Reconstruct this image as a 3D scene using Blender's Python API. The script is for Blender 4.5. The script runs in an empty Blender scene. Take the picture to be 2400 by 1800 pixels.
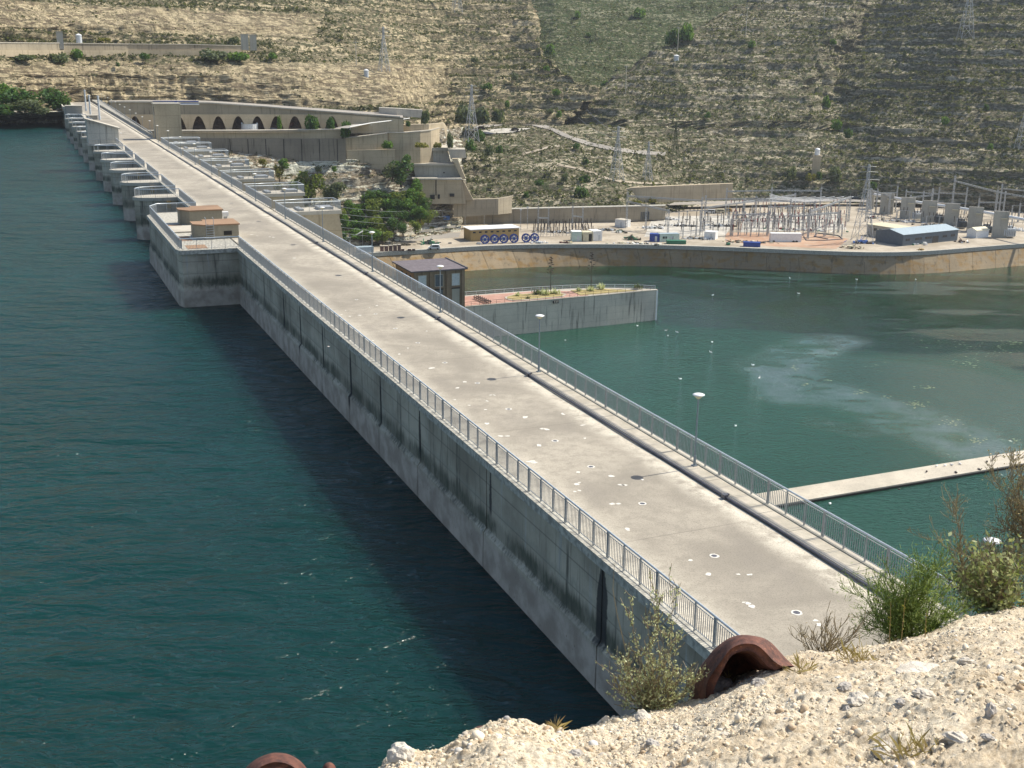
import bpy, math, random
import numpy as np
from mathutils import Vector, Matrix
random.seed(7); rng = np.random.default_rng(11)
R = math.radians
sc = bpy.context.scene
COL = sc.collection
# ------------------------------------------------------------------ camera, sky, sun, exposure
FPX, PITCH, ROLL, YAW, CZ = 2658.1, 0.2813, 0.0122, 0.4082, 18.2
fw = np.array([0, math.cos(PITCH), -math.sin(PITCH)]); r0 = np.array([1., 0, 0]); u0 = np.cross(r0, fw)
rt = r0*math.cos(ROLL)+u0*math.sin(ROLL); up = -r0*math.sin(ROLL)+u0*math.cos(ROLL)
cam_d = bpy.data.cameras.new('camera'); cam = bpy.data.objects.new('camera', cam_d); COL.objects.link(cam)
cam_d.sensor_width = 36; cam_d.lens = FPX/2400*36; cam_d.clip_start = .1; cam_d.clip_end = 5000
cam.matrix_world = Matrix(((rt[0], up[0], -fw[0], 0), (rt[1], up[1], -fw[1], 0), (rt[2], up[2], -fw[2], CZ), (0, 0, 0, 1)))
sc.camera = cam
SUN_AZ, SUN_EL = R(65), R(49.2)
w = bpy.data.worlds.new('World'); sc.world = w; w.use_nodes = True
nt = w.node_tree; bg = nt.nodes['Background']
sky = nt.nodes.new('ShaderNodeTexSky'); sky.sky_type = 'NISHITA'; sky.sun_disc = False
sky.sun_elevation = SUN_EL; sky.sun_rotation = SUN_AZ; sky.air_density = 1.0; sky.dust_density = 1.5
nt.links.new(sky.outputs[0], bg.inputs[0]); bg.inputs[1].default_value = 0.12
sl = bpy.data.lights.new('sun', 'SUN'); sl.energy = 4.5; sl.angle = R(.5); sl.color = (1, .935, .81)
so = bpy.data.objects.new('sun', sl); COL.objects.link(so)
sdir = Vector((math.sin(SUN_AZ)*math.cos(SUN_EL), math.cos(SUN_AZ)*math.cos(SUN_EL), math.sin(SUN_EL)))
so.rotation_euler = sdir.to_track_quat('Z', 'Y').to_euler(); so.location = (60, 40, 90)
sc.view_settings.view_transform = 'Standard'; sc.view_settings.look = 'None'
sc.view_settings.exposure = 0.5; sc.view_settings.gamma = 1; sc.view_settings.use_curve_mapping = False
sc.render.engine = 'CYCLES'

# ------------------------------------------------------------------ survey helpers: bearing + level / distance -> place
def ray(px, py):
    return fw + rt*((px-1200)/FPX) - up*((py-900)/FPX)
def U(px, py, z):
    d = ray(px, py); t = (z-CZ)/d[2]; return Vector((d[0]*t, d[1]*t, z))
def PD(px, py, dist):
    d = ray(px, py); t = dist/math.hypot(d[0], d[1]); return Vector((d[0]*t, d[1]*t, CZ+d[2]*t))
cy, sy = math.cos(YAW), math.sin(YAW)
def D(v, u, z=0.):          # dam frame: v across (downstream +), u along the crest
    return Vector((cy*v-sy*u, sy*v+cy*u, z))
def facing(p):               # rotation about z that turns local -Y toward the viewpoint terrace
    return math.atan2(p[1], p[0])-math.pi/2

# ------------------------------------------------------------------ numpy noise
def _h(i, j, k, s):
    n = (i.astype(np.int64)*374761393 + j.astype(np.int64)*668265263 + k.astype(np.int64)*2147483647 + s*974634777) & 0x7fffffff
    n = ((n ^ (n >> 13))*1274126177) & 0x7fffffff
    return ((n ^ (n >> 16)) & 0xffff)/65535.0
def vnoise(x, y, z, s=0):
    xi, yi, zi = np.floor(x), np.floor(y), np.floor(z); a, b, c = x-xi, y-yi, z-zi
    a = a*a*(3-2*a); b = b*b*(3-2*b); c = c*c*(3-2*c); o = 0
    for i in (0, 1):
        for j in (0, 1):
            for k in (0, 1):
                o = o + _h(xi+i, yi+j, zi+k, s)*(a if i else 1-a)*(b if j else 1-b)*(c if k else 1-c)
    return o*2-1
def fbm(x, y, z, o=4, s=0):
    t = 0; a = 1.; n = 0
    for i in range(o):
        t = t+a*vnoise(x*2**i, y*2**i, z*2**i, s+i); n += a; a *= .5
    return t/n

# ------------------------------------------------------------------ materials
def newmat(name):
    m = bpy.data.materials.new(name); m.use_nodes = True
    return m, m.node_tree, m.node_tree.nodes['Principled BSDF']
class N:
    def __init__(s, t): s.t = t
    def add(s, k, **kw):
        n = s.t.nodes.new(k)
        for a, b in kw.items(): setattr(n, a, b)
        return n
    def L(s, a, b): s.t.links.new(a, b)
    def val(s, sock, v):
        if hasattr(v, 'links') or isinstance(v, bpy.types.NodeSocket): s.L(v, sock)
        else: sock.default_value = v
    def pos(s): return s.add('ShaderNodeNewGeometry').outputs['Position']
    def mapv(s, v, sc_, rot=0, loc=(0, 0, 0)):
        m = s.add('ShaderNodeMapping'); s.L(v, m.inputs[0]); m.inputs['Scale'].default_value = sc_; m.inputs['Rotation'].default_value = (0, 0, rot); m.inputs['Location'].default_value = loc
        return m.outputs[0]
    def noise(s, v, scale, det=4, rough=.55, dist=0):
        n = s.add('ShaderNodeTexNoise'); s.L(v, n.inputs['Vector']); n.inputs['Scale'].default_value = scale
        n.inputs['Detail'].default_value = det; n.inputs['Roughness'].default_value = rough; n.inputs['Distortion'].default_value = dist
        return n.outputs[0]
    def vor(s, v, scale, feat='F1'):
        n = s.add('ShaderNodeTexVoronoi', feature=feat); s.L(v, n.inputs['Vector']); n.inputs['Scale'].default_value = scale
        return n
    def ramp(s, v, a, b, c0=0., c1=1.):
        n = s.add('ShaderNodeMapRange', interpolation_type='SMOOTHSTEP'); s.val(n.inputs[0], v)
        n.inputs[1].default_value = a; n.inputs[2].default_value = b; n.inputs[3].default_value = c0; n.inputs[4].default_value = c1
        return n.outputs[0]
    def mix(s, f, a, b, mode='MIX'):
        n = s.add('ShaderNodeMix', data_type='RGBA', blend_type=mode); s.val(n.inputs[0], f)
        for i, c in ((6, a), (7, b)):
            if isinstance(c, tuple): n.inputs[i].default_value = (*c, 1)
            else: s.L(c, n.inputs[i])
        return n.outputs[2]
    def m(s, op, a, b=0., c=0.):
        n = s.add('ShaderNodeMath', operation=op)
        s.val(n.inputs[0], a); s.val(n.inputs[1], b); s.val(n.inputs[2], c); return n.outputs[0]
    def xyz(s, v):
        n = s.add('ShaderNodeSeparateXYZ'); s.L(v, n.inputs[0]); return n.outputs
    def bump(s, h, strength, dist, bs):
        n = s.add('ShaderNodeBump'); s.L(h, n.inputs['Height']); n.inputs['Strength'].default_value = strength; n.inputs['Distance'].default_value = dist
        s.L(n.outputs[0], bs.inputs['Normal']); return n
def plain(name, col, rough=.6, metal=0., var=.15, scale=3., bump=0.):
    m, t, b = newmat(name); n = N(t); p = n.pos()
    f = n.noise(p, scale, 5); dark = tuple(c*(1-var*1.6) for c in col); lite = tuple(min(1, c*(1+var)) for c in col)
    n.L(n.mix(n.ramp(f, .3, .7), dark, lite), b.inputs['Base Color'])
    b.inputs['Roughness'].default_value = rough; b.inputs['Metallic'].default_value = metal
    if bump: n.bump(n.noise(p, scale*6, 3), bump, .02, b)
    return m
def concrete(name, col, streak=.5, dirt=(.09, .08, .06), scale=1., boards=0., bump=.3, ochre=None):
    m, t, b = newmat(name); n = N(t); p = n.pos()
    big = n.noise(p, .12*scale, 5); fine = n.noise(p, 4*scale, 6, .65)
    st = n.noise(n.mapv(p, (1.3*scale, 1.3*scale, .09*scale)), 1.0, 5, .6)
    c = n.mix(n.ramp(big, .3, .7), tuple(x*.82 for x in col), tuple(min(1, x*1.12) for x in col))
    c = n.mix(n.ramp(fine, .35, .75, 0, .35), c, tuple(x*.55 for x in col))
    if ochre: c = n.mix(n.ramp(n.noise(n.mapv(p, (.25, .25, .5)), 1, 4), .45, .68, 0, .8), c, ochre)
    c = n.mix(n.m('MULTIPLY', n.ramp(st, .52, .74), streak), c, dirt)
    if boards:
        z = n.xyz(p)[2]; fr = n.m('FRACT', n.m('MULTIPLY', z, boards))
        c = n.mix(n.m('MULTIPLY', n.ramp(fr, .0, .07, 1, 0), .35), c, dirt)
    n.L(c, b.inputs['Base Color']); b.inputs['Roughness'].default_value = .88
    n.bump(n.noise(p, 9*scale, 6, .7), bump, .03, b)
    return m
def leafmat(name, c1, c2, c3=None, rough=.6):
    m, t, b = newmat(name); n = N(t)
    g = n.add('ShaderNodeNewGeometry'); rnd = g.outputs['Random Per Island']
    c = n.mix(rnd, c1, c2)
    if c3: c = n.mix(n.ramp(n.noise(g.outputs['Position'], .6, 3), .5, .62), c, c3)
    n.L(c, b.inputs['Base Color']); b.inputs['Roughness'].default_value = rough
    b.inputs['Specular IOR Level'].default_value = .25
    tr = n.add('ShaderNodeBsdfTranslucent'); n.L(n.mix(.35, c, (.25, .3, .05)), tr.inputs[0]); mx = n.add('ShaderNodeMixShader'); mx.inputs[0].default_value = .38
    n.L(b.outputs[0], mx.inputs[1]); n.L(tr.outputs[0], mx.inputs[2]); n.L(mx.outputs[0], t.nodes['Material Output'].inputs[0])
    return m
def hillmat(name, rock, soil, scrub, dens, th=(.66, .40), bands=()):
    m, t, b = newmat(name); n = N(t); g = n.add('ShaderNodeNewGeometry'); p = g.outputs['Position']; nz = n.xyz(g.outputs['Normal'])[2]
    warp = n.add('ShaderNodeVectorMath', operation='ADD'); n.L(p, warp.inputs[0]); wn_ = n.noise(p, .06, 3); cmb = n.add('ShaderNodeCombineXYZ'); n.L(n.m('MULTIPLY', wn_, 5.), cmb.inputs[2]); n.L(cmb.outputs[0], warp.inputs[1]); pw = warp.outputs[0]
    sn = n.noise(n.mapv(pw, (.045, .045, .50)), 1., 4, .6, .2); s2 = n.noise(n.mapv(pw, (.02, .02, .16)), 1., 3, .5)
    patch = n.noise(p, .02, 5, .6); med = n.noise(p, .12, 5, .65); fine = n.noise(n.mapv(p, (.7, .7, 1.5)), .42, 4, .7); vf = n.noise(n.mapv(pw, (.42, .42, 1.9)), .75, 4, .72)
    rk = n.mix(n.ramp(sn, .40, .56), tuple(x*.5 for x in rock), rock)
    rk = n.mix(n.ramp(vf, .44, .54, .9, 0), rk, tuple(x*.3 for x in rock))
    rk = n.mix(n.ramp(vf, .56, .66, 0, .7), rk, tuple(min(.8, x*1.25) for x in rock))
    so_ = n.mix(n.ramp(vf, .43, .55), tuple(x*.5 for x in soil), tuple(min(1, x*1.08) for x in soil))
    ch = n.vor(n.mapv(p, (1, 1, 1.8)), .42); rc = n.xyz(ch.outputs['Color'])[0]
    k = n.m('MULTIPLY', n.ramp(rc, .6, .75), n.ramp(n.m('ADD', ch.outputs['Distance'], n.m('MULTIPLY', vf, .3)), .62, .5))
    so_ = n.mix(n.m('MULTIPLY', k, .9), so_, tuple(min(.75, x*1.3) for x in rock))
    led = n.m('MULTIPLY', n.ramp(sn, .53, .56), n.ramp(n.m('ADD', s2, n.m('MULTIPLY', fine, .5)), .60, .74))
    e = n.m('MAXIMUM', n.ramp(nz, th[0], th[1]), led)
    c = n.mix(e, so_, rk); c = n.mix(n.m('MULTIPLY', led, n.ramp(vf, .42, .5, .2, .85)), c, tuple(min(.8, x*1.35) for x in rock))
    cr_ = n.m('MULTIPLY', n.ramp(sn, .46, .485), n.ramp(sn, .53, .505)); c = n.mix(n.m('MULTIPLY', cr_, n.ramp(s2, .45, .6, 0, .75)), c, tuple(x*.28 for x in soil))
    v1 = n.vor(p, .30); v2 = n.vor(n.mapv(p, (1, 1, 1), 0, (31, 7, 3)), .55)
    d1 = n.ramp(n.m('ADD', v1.outputs['Distance'], n.m('MULTIPLY', fine, .4)), .62, .52); d2 = n.ramp(n.m('ADD', v2.outputs['Distance'], n.m('MULTIPLY', vf, .3)), .56, .46)
    dn = n.ramp(n.m('ADD', n.m('MULTIPLY', patch, .6), n.m('MULTIPLY', med, .5)), .60-dens*.22, .70-dens*.2)
    dn2 = n.m('ADD', n.m('MULTIPLY', dn, .7), .3*min(1, dens*1.3))
    if bands:
        X3 = n.xyz(p); zw = n.m('ADD', X3[2], n.m('MULTIPLY', n.m('SUBTRACT', med, .5), 7.)); mk = 0.
        for z0, z1, xm in bands: mk = n.m('MAXIMUM', mk, n.m('MULTIPLY', n.m('MULTIPLY', n.ramp(zw, z0-1, z0+1.5), n.ramp(zw, z1+1, z1-1.5)), n.ramp(n.m('ADD', X3[0], n.m('MULTIPLY', med, 30.)), xm+30, xm)))
        bl = n.noise(n.mapv(pw, (.30, .30, .10)), 1., 4, .7); sn3 = n.noise(n.mapv(pw, (.03, .03, .42)), 1., 3, .6)
        cf = n.mix(n.ramp(bl, .44, .52), tuple(x*.5 for x in rock), (.66, .55, .35)); cf = n.mix(n.m('MULTIPLY', n.m('MULTIPLY', n.ramp(sn3, .45, .48), n.ramp(sn3, .53, .50)), .85), cf, (.13, .10, .07)); cf = n.mix(n.ramp(vf, .46, .56, .45, 0), cf, (.2, .16, .10))
        c = n.mix(n.m('MULTIPLY', mk, n.ramp(med, .30, .5, .55, 1.)), c, cf); dn2 = n.m('MULTIPLY', dn2, n.m('SUBTRACT', 1., n.m('MULTIPLY', mk, .8)))
    gr = n.mix(n.xyz(v1.outputs['Color'])[1], scrub, tuple(x*2. for x in scrub))
    c = n.mix(n.m('MULTIPLY', n.m('MULTIPLY', n.m('MAXIMUM', d1, n.m('MULTIPLY', d2, .85)), dn2), n.ramp(nz, .2, .55, .25, .95)), c, gr)
    c = n.mix(n.m('MULTIPLY', n.m('MULTIPLY', dn, .22*dens), n.m('SUBTRACT', 1., mk) if bands else 1.), c, tuple(x*1.8 for x in scrub))
    n.L(c, b.inputs['Base Color']); b.inputs['Roughness'].default_value = .95; b.inputs['Specular IOR Level'].default_value = .1
    n.bump(n.m('ADD', n.noise(p, .45, 8, .75), n.m('MULTIPLY', sn, .8)), 1., 2.4, b)
    return m
M = {}
M['concrete'] = concrete('concrete', (.36, .34, .29), .5)
M['pale_concrete'] = concrete('pale_concrete', (.5, .46, .38), .35)
M['grey_terrace'] = concrete('terrace_concrete', (.27, .235, .18), .9, (.10, .085, .06), boards=.4)
M['brown_wall'] = concrete('brown_render', (.25, .18, .115), .8, (.10, .06, .035), boards=.4)
M['orange_wall'] = concrete('orange_brown_render', (.44, .235, .11), .6, (.18, .09, .05))
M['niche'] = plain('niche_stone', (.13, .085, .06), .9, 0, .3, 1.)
M['pale_arcade'] = concrete('arcade_concrete', (.56, .455, .30), .5, (.25, .18, .11), boards=.5)
M['old_wall'] = concrete('old_wall', (.33, .285, .205), .9, (.12, .1, .07), boards=.55)
M['grey_wall'] = concrete('grey_wall', (.55, .515, .43), 1., (.1, .1, .085), boards=.5)
M['tan_wall'] = concrete('tan_wall', (.47, .39, .265), .6, (.17, .13, .08), boards=.4)
M['firewall'] = concrete('firewall', (.42, .4, .34), .4)
M['quay'] = concrete('quay', (.31, .235, .14), .7, (.09, .07, .045), .6, .55, ochre=(.27, .155, .04))
M['coping'] = plain('coping', (.42, .40, .34), .9, 0, .25, 4., .3)
M['galv'] = plain('galvanised', (.37, .385, .39), .5, .35, .1, 9)
M['galv_dark'] = plain('galvanised_dark', (.22, .26, .29), .5, .3, .1, 9)
M['lattice'] = plain('lattice_steel', (.45, .46, .46), .6, .2, .1, 2)
M['handrail'] = plain('handrail_sheen', (.64, .69, .72), .3, .2, .08, 7)  # crest handrails: sky reflection on galvanised steel put into the pale blue colour
M['white'] = plain('white_paint', (.78, .78, .76), .5, 0, .05, 2)
M['cream'] = plain('cream_paint', (.6, .55, .38), .6, 0, .08, 2)
M['ochre'] = concrete('ochre_render', (.40, .28, .11), .3)
M['ochre_pale'] = concrete('ochre_pale_render', (.50, .42, .24), .35)
M['blue'] = plain('blue_paint', (.02, .06, .30), .45, 0, .12, 2)
M['tarp'] = plain('blue_tarp', (.10, .22, .55), .4, 0, .2, 2)
M['green_paint'] = plain('green_paint', (.02, .16, .08), .5, 0, .12, 2)
M['pale_green'] = plain('pale_green_paint', (.52, .62, .55), .5, 0, .06, 2)
M['dark'] = plain('dark_recess', (.02, .018, .015), .8)
M['glass'] = plain('window_glass', (.03, .035, .04), .12)
M['black_pipe'] = plain('black_pipe', (.09, .09, .105), .45, 0, .2, 5)
M['tank_grey'] = plain('tank_grey', (.55, .58, .6), .4, .2, .08, 3)
M['tank_red'] = plain('tank_red', (.2, .085, .06), .7, 0, .2, 2)
M['slate'] = plain('purple_roof', (.135, .115, .125), .8, 0, .15, 1)
M['steel_blue'] = plain('steel_blue_cladding', (.085, .115, .145), .5, .1, .06, 1)
M['roof_blue'] = plain('pale_blue_roof', (.34, .42, .46), .45, .1, .06, 1)
M['insul'] = plain('insulator_brown', (.035, .022, .02), .3, 0, .2, 5)
M['insul_red'] = plain('insulator_red', (.24, .03, .03), .4, 0, .2, 5)
M['transf'] = plain('transformer_grey', (.07, .09, .11), .5, .1, .15, 1)
M['boom'] = concrete('boom_concrete', (.50, .45, .36), .5, (.2, .16, .11), 1.6)
M['brick_stack'] = plain('brick_stack', (.21, .12, .09), .85, 0, .25, 2)
M['rust_roof'] = concrete('rusty_roof', (.29, .18, .105), .2, (.16, .08, .04), 2.)
M['hatch_wall'] = concrete('hatch_wall', (.30, .265, .19), .4, (.12, .1, .07))
M['scrap'] = plain('scrap_metal', (.10, .09, .06), .7, .2, .5, 2)
M['timber'] = plain('dark_timber', (.06, .035, .025), .7, 0, .3, 6)
M['paint_white_metal'] = plain('white_metal', (.7, .72, .72), .4, .1, .05, 2)
M['trunk'] = plain('bark', (.10, .075, .05), .9, 0, .3, 5)
M['leaf_dark'] = leafmat('leaf_dark', (.02, .065, .012), (.07, .17, .03))
M['leaf_mid'] = leafmat('leaf_mid', (.04, .12, .012), (.16, .30, .04))
M['leaf_pine'] = leafmat('leaf_pine', (.07, .12, .015), (.24, .29, .05))
M['leaf_olive'] = leafmat('leaf_olive', (.06, .085, .04), (.15, .18, .09))
M['leaf_yellow'] = leafmat('leaf_yellow', (.14, .15, .02), (.3, .26, .05))
M['scrub'] = leafmat('scrub_leaf', (.035, .045, .018), (.12, .12, .055))
M['greentwig'] = leafmat('green_twig', (.14, .20, .04), (.26, .34, .08))
M['dry'] = leafmat('dry_grass', (.30, .22, .09), (.50, .38, .19))
M['saltbush'] = leafmat('saltbush_leaf', (.42, .45, .22), (.68, .70, .42))
M['silver'] = leafmat('silver_leaf', (.20, .25, .06), (.52, .54, .30))
M['feather'] = leafmat('feather_leaf', (.17, .27, .06), (.42, .50, .17))
M['twig'] = leafmat('twig', (.25, .19, .12), (.46, .38, .26))
M['darktwig'] = leafmat('dark_twig', (.05, .035, .03), (.12, .09, .07))
M['hill_left'] = hillmat('hill_left', (.56, .465, .30), (.31, .26, .165), (.06, .066, .033), .78, (.80, .58), ((-3, 14.5, -35), (25.5, 37, -95)))
M['hill_right'] = hillmat('hill_right', (.47, .41, .30), (.26, .225, .15), (.06, .07, .034), .85, (.70, .45))
M['hill_back'] = hillmat('hill_back', (.25, .235, .155), (.12, .125, .06), (.028, .046, .015), 1.15)
M['bank'] = hillmat('bank_rock', (.70, .63, .49), (.40, .33, .23), (.06, .07, .03), .1)
def mk_rust():
    m, t, b = newmat('rusty_steel'); n = N(t); p = n.pos()
    f = n.noise(p, 22, 6, .7); c = n.mix(n.ramp(f, .3, .7), (.05, .02, .015), (.16, .06, .038))
    c = n.mix(n.ramp(n.noise(p, 70, 4), .58, .72, 0, .7), c, (.3, .13, .07))
    n.L(c, b.inputs['Base Color']); b.inputs['Roughness'].default_value = .8; n.bump(n.noise(p, 60, 6, .7), .5, .006, b); return m
M['rust'] = mk_rust()
def dam_u(n, p):
    x, y, z = n.xyz(p)
    return n.m('ADD', n.m('MULTIPLY', x, -sy), n.m('MULTIPLY', y, cy)), n.m('ADD', n.m('MULTIPLY', x, cy), n.m('MULTIPLY', y, sy)), z
def mk_road():
    m, t, b = newmat('deck_surface'); n = N(t); p = n.pos(); u, v, z = dam_u(n, p)
    big = n.noise(p, .16, 5, .6, .6); med = n.noise(p, .9, 5, .6); fine = n.noise(p, 26, 3, .8); vfine = n.noise(p, 70, 2, .8)
    c = n.mix(n.ramp(big, .3, .72), (.25, .222, .178), (.42, .375, .30))
    c = n.mix(n.ramp(n.noise(p, 1.6, 7, .78), .44, .62, 0, .55), c, (.24, .215, .17))
    c = n.mix(n.ramp(n.noise(n.mapv(p, (.9, .35, 1), YAW), .35, 4, .6), .52, .7, 0, .55), c, (.23, .205, .17))
    uj = n.m('ABSOLUTE', n.m('SUBTRACT', n.m('FRACT', n.m('DIVIDE', u, 14.3)), .5)); c = n.mix(n.m('MULTIPLY', n.ramp(uj, .0035, .0012), .4), c, (.12, .1, .08))
    e = n.m('MAXIMUM', n.ramp(n.m('ADD', v, n.m('MULTIPLY', med, 1.6)), 22.2, 19.8), n.ramp(n.m('ADD', v, n.m('MULTIPLY', big, -1.6)), 24.2, 25.8))
    c = n.mix(n.m('MULTIPLY', e, n.ramp(n.noise(p, .9, 7, .7), .36, .58, .15, .95)), c, (.70, .64, .52))
    c = n.mix(n.m('MULTIPLY', n.ramp(v, 26.2, 26.5), n.ramp(med, .45, .6, 0, .4)), c, (.20, .17, .12))
    c = n.mix(n.ramp(n.noise(p, 14, 5, .85), .5, .62, 0, .6), c, (.13, .115, .09))
    c = n.mix(n.ramp(vfine, .6, .75, 0, .6), c, (.5, .46, .38))
    n.L(c, b.inputs['Base Color']); b.inputs['Roughness'].default_value = .92
    n.bump(fine, .35, .02, b); return m
M['road'] = mk_road()
def mk_damwall():
    m, t, b = newmat('stained_dam_wall'); n = N(t); p = n.pos(); u, v, z = dam_u(n, p)
    big = n.noise(p, .22, 5, .6); st = n.noise(n.mapv(p, (1.6, 1.6, .12)), 1, 5, .65); fine = n.noise(p, 5, 6, .7)
    st3 = n.noise(n.mapv(p, (.35, .35, .35)), 1, 5, .65); zj = n.m('ADD', z, n.m('ADD', n.m('MULTIPLY', n.m('SUBTRACT', n.noise(n.mapv(p, (6, 6, .6)), 1, 4, .7), .5), .9), n.m('MULTIPLY', n.m('SUBTRACT', st3, .5), .9)))
    c = n.mix(n.ramp(big, .3, .7), (.25, .22, .165), (.50, .45, .35))
    c = n.mix(n.ramp(st, .54, .70, 0, .85), c, (.07, .065, .05))
    c = n.mix(n.ramp(n.noise(n.mapv(p, (4, 4, .25)), 1, 5, .7), .56, .7, 0, .6), c, (.10, .09, .07))
    c = n.mix(n.ramp(st, .42, .28, 0, .6), c, (.42, .43, .41))
    c = n.mix(n.ramp(z, -.5, -.15, 0, .6), c, (.10, .085, .055))
    band = n.m('MULTIPLY', n.ramp(zj, -3.75, -3.35), n.ramp(zj, -2.35, -3.0))
    c = n.mix(n.m('MULTIPLY', band, n.ramp(n.noise(n.mapv(p, (.5, .5, .2)), 1, 5, .7), .35, .6, .35, .9)), c, (.05, .06, .04))
    for zl in (-1.15, -2.3): c = n.mix(n.m('MULTIPLY', n.ramp(n.m('ABSOLUTE', n.m('SUBTRACT', z, zl)), .05, .015), .45), c, (.08, .075, .06))
    c = n.mix(n.m('MULTIPLY', n.ramp(zj, -2.5, -2.2), n.ramp(zj, -1.9, -2.2, 0, .5)), c, (.30, .29, .23))
    low = n.mix(n.ramp(n.noise(p, .8, 4), .35, .7), (.30, .255, .205), (.48, .42, .35))
    low = n.mix(n.ramp(n.vor(p, 1.8).outputs['Distance'], .1, .05, 0, .7), low, (.12, .1, .08))
    c = n.mix(n.ramp(n.m('ADD', z, n.m('MULTIPLY', big, .5)), -3.35, -3.75), c, low)
    c = n.mix(n.ramp(n.m('ADD', z, n.m('MULTIPLY', fine, .35)), -5.3, -5.6), c, (.08, .06, .035))
    for uu, wd, z1 in ((34.7, .42, -3.7), (56.3, .16, -3.2), (63.7, .14, -3.4), (70.5, .2, -4.2), (77.9, .14, -3.4), (85., .14, -4.), (90.9, .18, -3.4), (98.8, .1, -3.2), (46, .12, -2.6)):
        wid = n.m('MULTIPLY', n.ramp(n.m('ADD', z, n.m('MULTIPLY', st, 1.)), -1.2, .6, 1., .12), wd)
        dd = n.m('ABSOLUTE', n.m('SUBTRACT', n.m('ADD', u, n.m('MULTIPLY', n.m('SUBTRACT', fine, .5), .25)), uu))
        k = n.m('MULTIPLY', n.ramp(n.m('SUBTRACT', dd, wid), .08, -.04), n.ramp(zj, z1-.3, z1+.3))
        c = n.mix(n.m('MULTIPLY', k, .9), c, (.016, .017, .02))
    c = n.mix(n.ramp(fine, .55, .8, 0, .3), c, (.08, .08, .07))
    n.L(c, b.inputs['Base Color']); b.inputs['Roughness'].default_value = .85; n.bump(n.noise(p, 7, 6, .7), .35, .04, b); return m
M['damwall'] = mk_damwall()
def mk_walk():
    m, t, b = newmat('walkway_slabs'); n = N(t); p = n.pos(); med = n.noise(p, 1.2, 5)
    c = n.mix(n.ramp(med, .35, .7), (.44, .395, .31), (.60, .54, .43)); c = n.mix(n.ramp(n.noise(p, 30, 3), .5, .7, 0, .4), c, (.2, .18, .14))
    n.L(c, b.inputs['Base Color']); b.inputs['Roughness'].default_value = .9; return m
M['walk'] = mk_walk()
def mk_up():
    m, t, b = newmat('reservoir_water'); n = N(t); p = n.pos()
    big = n.noise(p, .02, 3)
    n.L(n.mix(n.ramp(big, .35, .7), (.0028, .028, .025), (.004, .037, .034)), b.inputs['Base Color'])
    b.inputs['Roughness'].default_value = .24; b.inputs['IOR'].default_value = 1.33
    q = n.mapv(p, (.55, 1.25, 1), R(-35))
    w1 = n.noise(q, .5, 3, .5, .8); w2 = n.noise(n.mapv(p, (.9, 1.9, 1), R(-15)), 1.5, 3, .55, .6); w3 = n.noise(p, .06, 2); gust = n.ramp(n.noise(p, .018, 3, .6), .35, .65, .6, 1.15)
    w0 = n.noise(n.mapv(p, (.6, 1.2, 1), R(-40)), .2, 3, .5, .6)
    h = n.m('MULTIPLY', n.m('ADD', n.m('ADD', n.m('MULTIPLY', w0, 1.7), n.m('MULTIPLY', w1, 1.25)), n.m('MULTIPLY', w2, .34)), gust)
    n.bump(h, 1.0, .8, b); return m
M['water_up'] = mk_up()
_b = M['water_up'].node_tree.nodes['Principled BSDF']; _b.inputs['Subsurface Weight'].default_value = 1.; _b.inputs['Subsurface Radius'].default_value = (.6, 1., .9); _b.inputs['Subsurface Scale'].default_value = 14
def mk_down():
    m, t, b = newmat('tailrace_water'); n = N(t); p = n.pos()
    at = n.add('ShaderNodeAttribute', attribute_name='ripple'); rip = at.outputs['Fac']; af = n.add('ShaderNodeAttribute', attribute_name='reflection_tone'); reflection_tone = af.outputs['Fac']
    c = n.mix(reflection_tone, (.0015, .022, .008), (.016, .074, .048)); c = n.mix(n.add('ShaderNodeAttribute', attribute_name='pale_swirl').outputs['Fac'], c, (.12, .18, .20))  # calm water gets a darker base colour: the hill's reflection painted in
    fo = n.add('ShaderNodeAttribute', attribute_name='foam').outputs['Fac']
    foam = n.ramp(n.noise(n.mapv(p, (1, 2.2, 1)), .22, 8, .72, 2.4), .63, .70)
    c = n.mix(n.m('MULTIPLY', foam, n.m('MULTIPLY', fo, .5)), c, (.38, .45, .44))
    n.L(c, b.inputs['Base Color']); b.inputs['IOR'].default_value = 1.33; b.inputs['Roughness'].default_value = .05
    h = n.m('ADD', n.noise(n.mapv(p, (.7, 1.7, 1)), 1.1, 4, .6, .6), n.m('MULTIPLY', n.noise(n.mapv(p, (1, 1.6, 1)), .22, 3, .5, 1.), 1.0))
    bp = n.bump(h, .5, .8, b); n.L(rip, bp.inputs['Strength']); return m
M['water_down'] = mk_down()
_b = M['water_down'].node_tree.nodes['Principled BSDF']; _b.inputs['Subsurface Weight'].default_value = 1.; _b.inputs['Subsurface Radius'].default_value = (.6, 1., .9); _b.inputs['Subsurface Scale'].default_value = 10
def mk_ground(name, a, b_, c_, s=1.):
    m, t, b = newmat(name); n = N(t); p = n.pos()
    c = n.mix(n.ramp(n.noise(p, .05*s, 5, .6), .35, .65), a, b_); c = n.mix(n.ramp(n.noise(p, .35*s, 6, .7), .5, .7, 0, .8), c, c_)
    n.L(c, b.inputs['Base Color']); b.inputs['Roughness'].default_value = .95; return m
M['yard'] = mk_ground('yard_ground', (.29, .245, .18), (.44, .385, .30), (.24, .19, .13), 1.6)
M['yard_red'] = mk_ground('yard_red_ground', (.36, .21, .13), (.44, .30, .2), (.42, .36, .28))
M['gravel_white'] = mk_ground('white_gravel', (.36, .34, .29), (.54, .51, .45), (.22, .2, .17), 5)
M['asphalt'] = mk_ground('pale_asphalt', (.26, .24, .21), (.33, .3, .26), (.22, .2, .17))
M['pink'] = mk_ground('pink_paving', (.36, .19, .14), (.44, .26, .2), (.4, .3, .24), 4)
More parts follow.
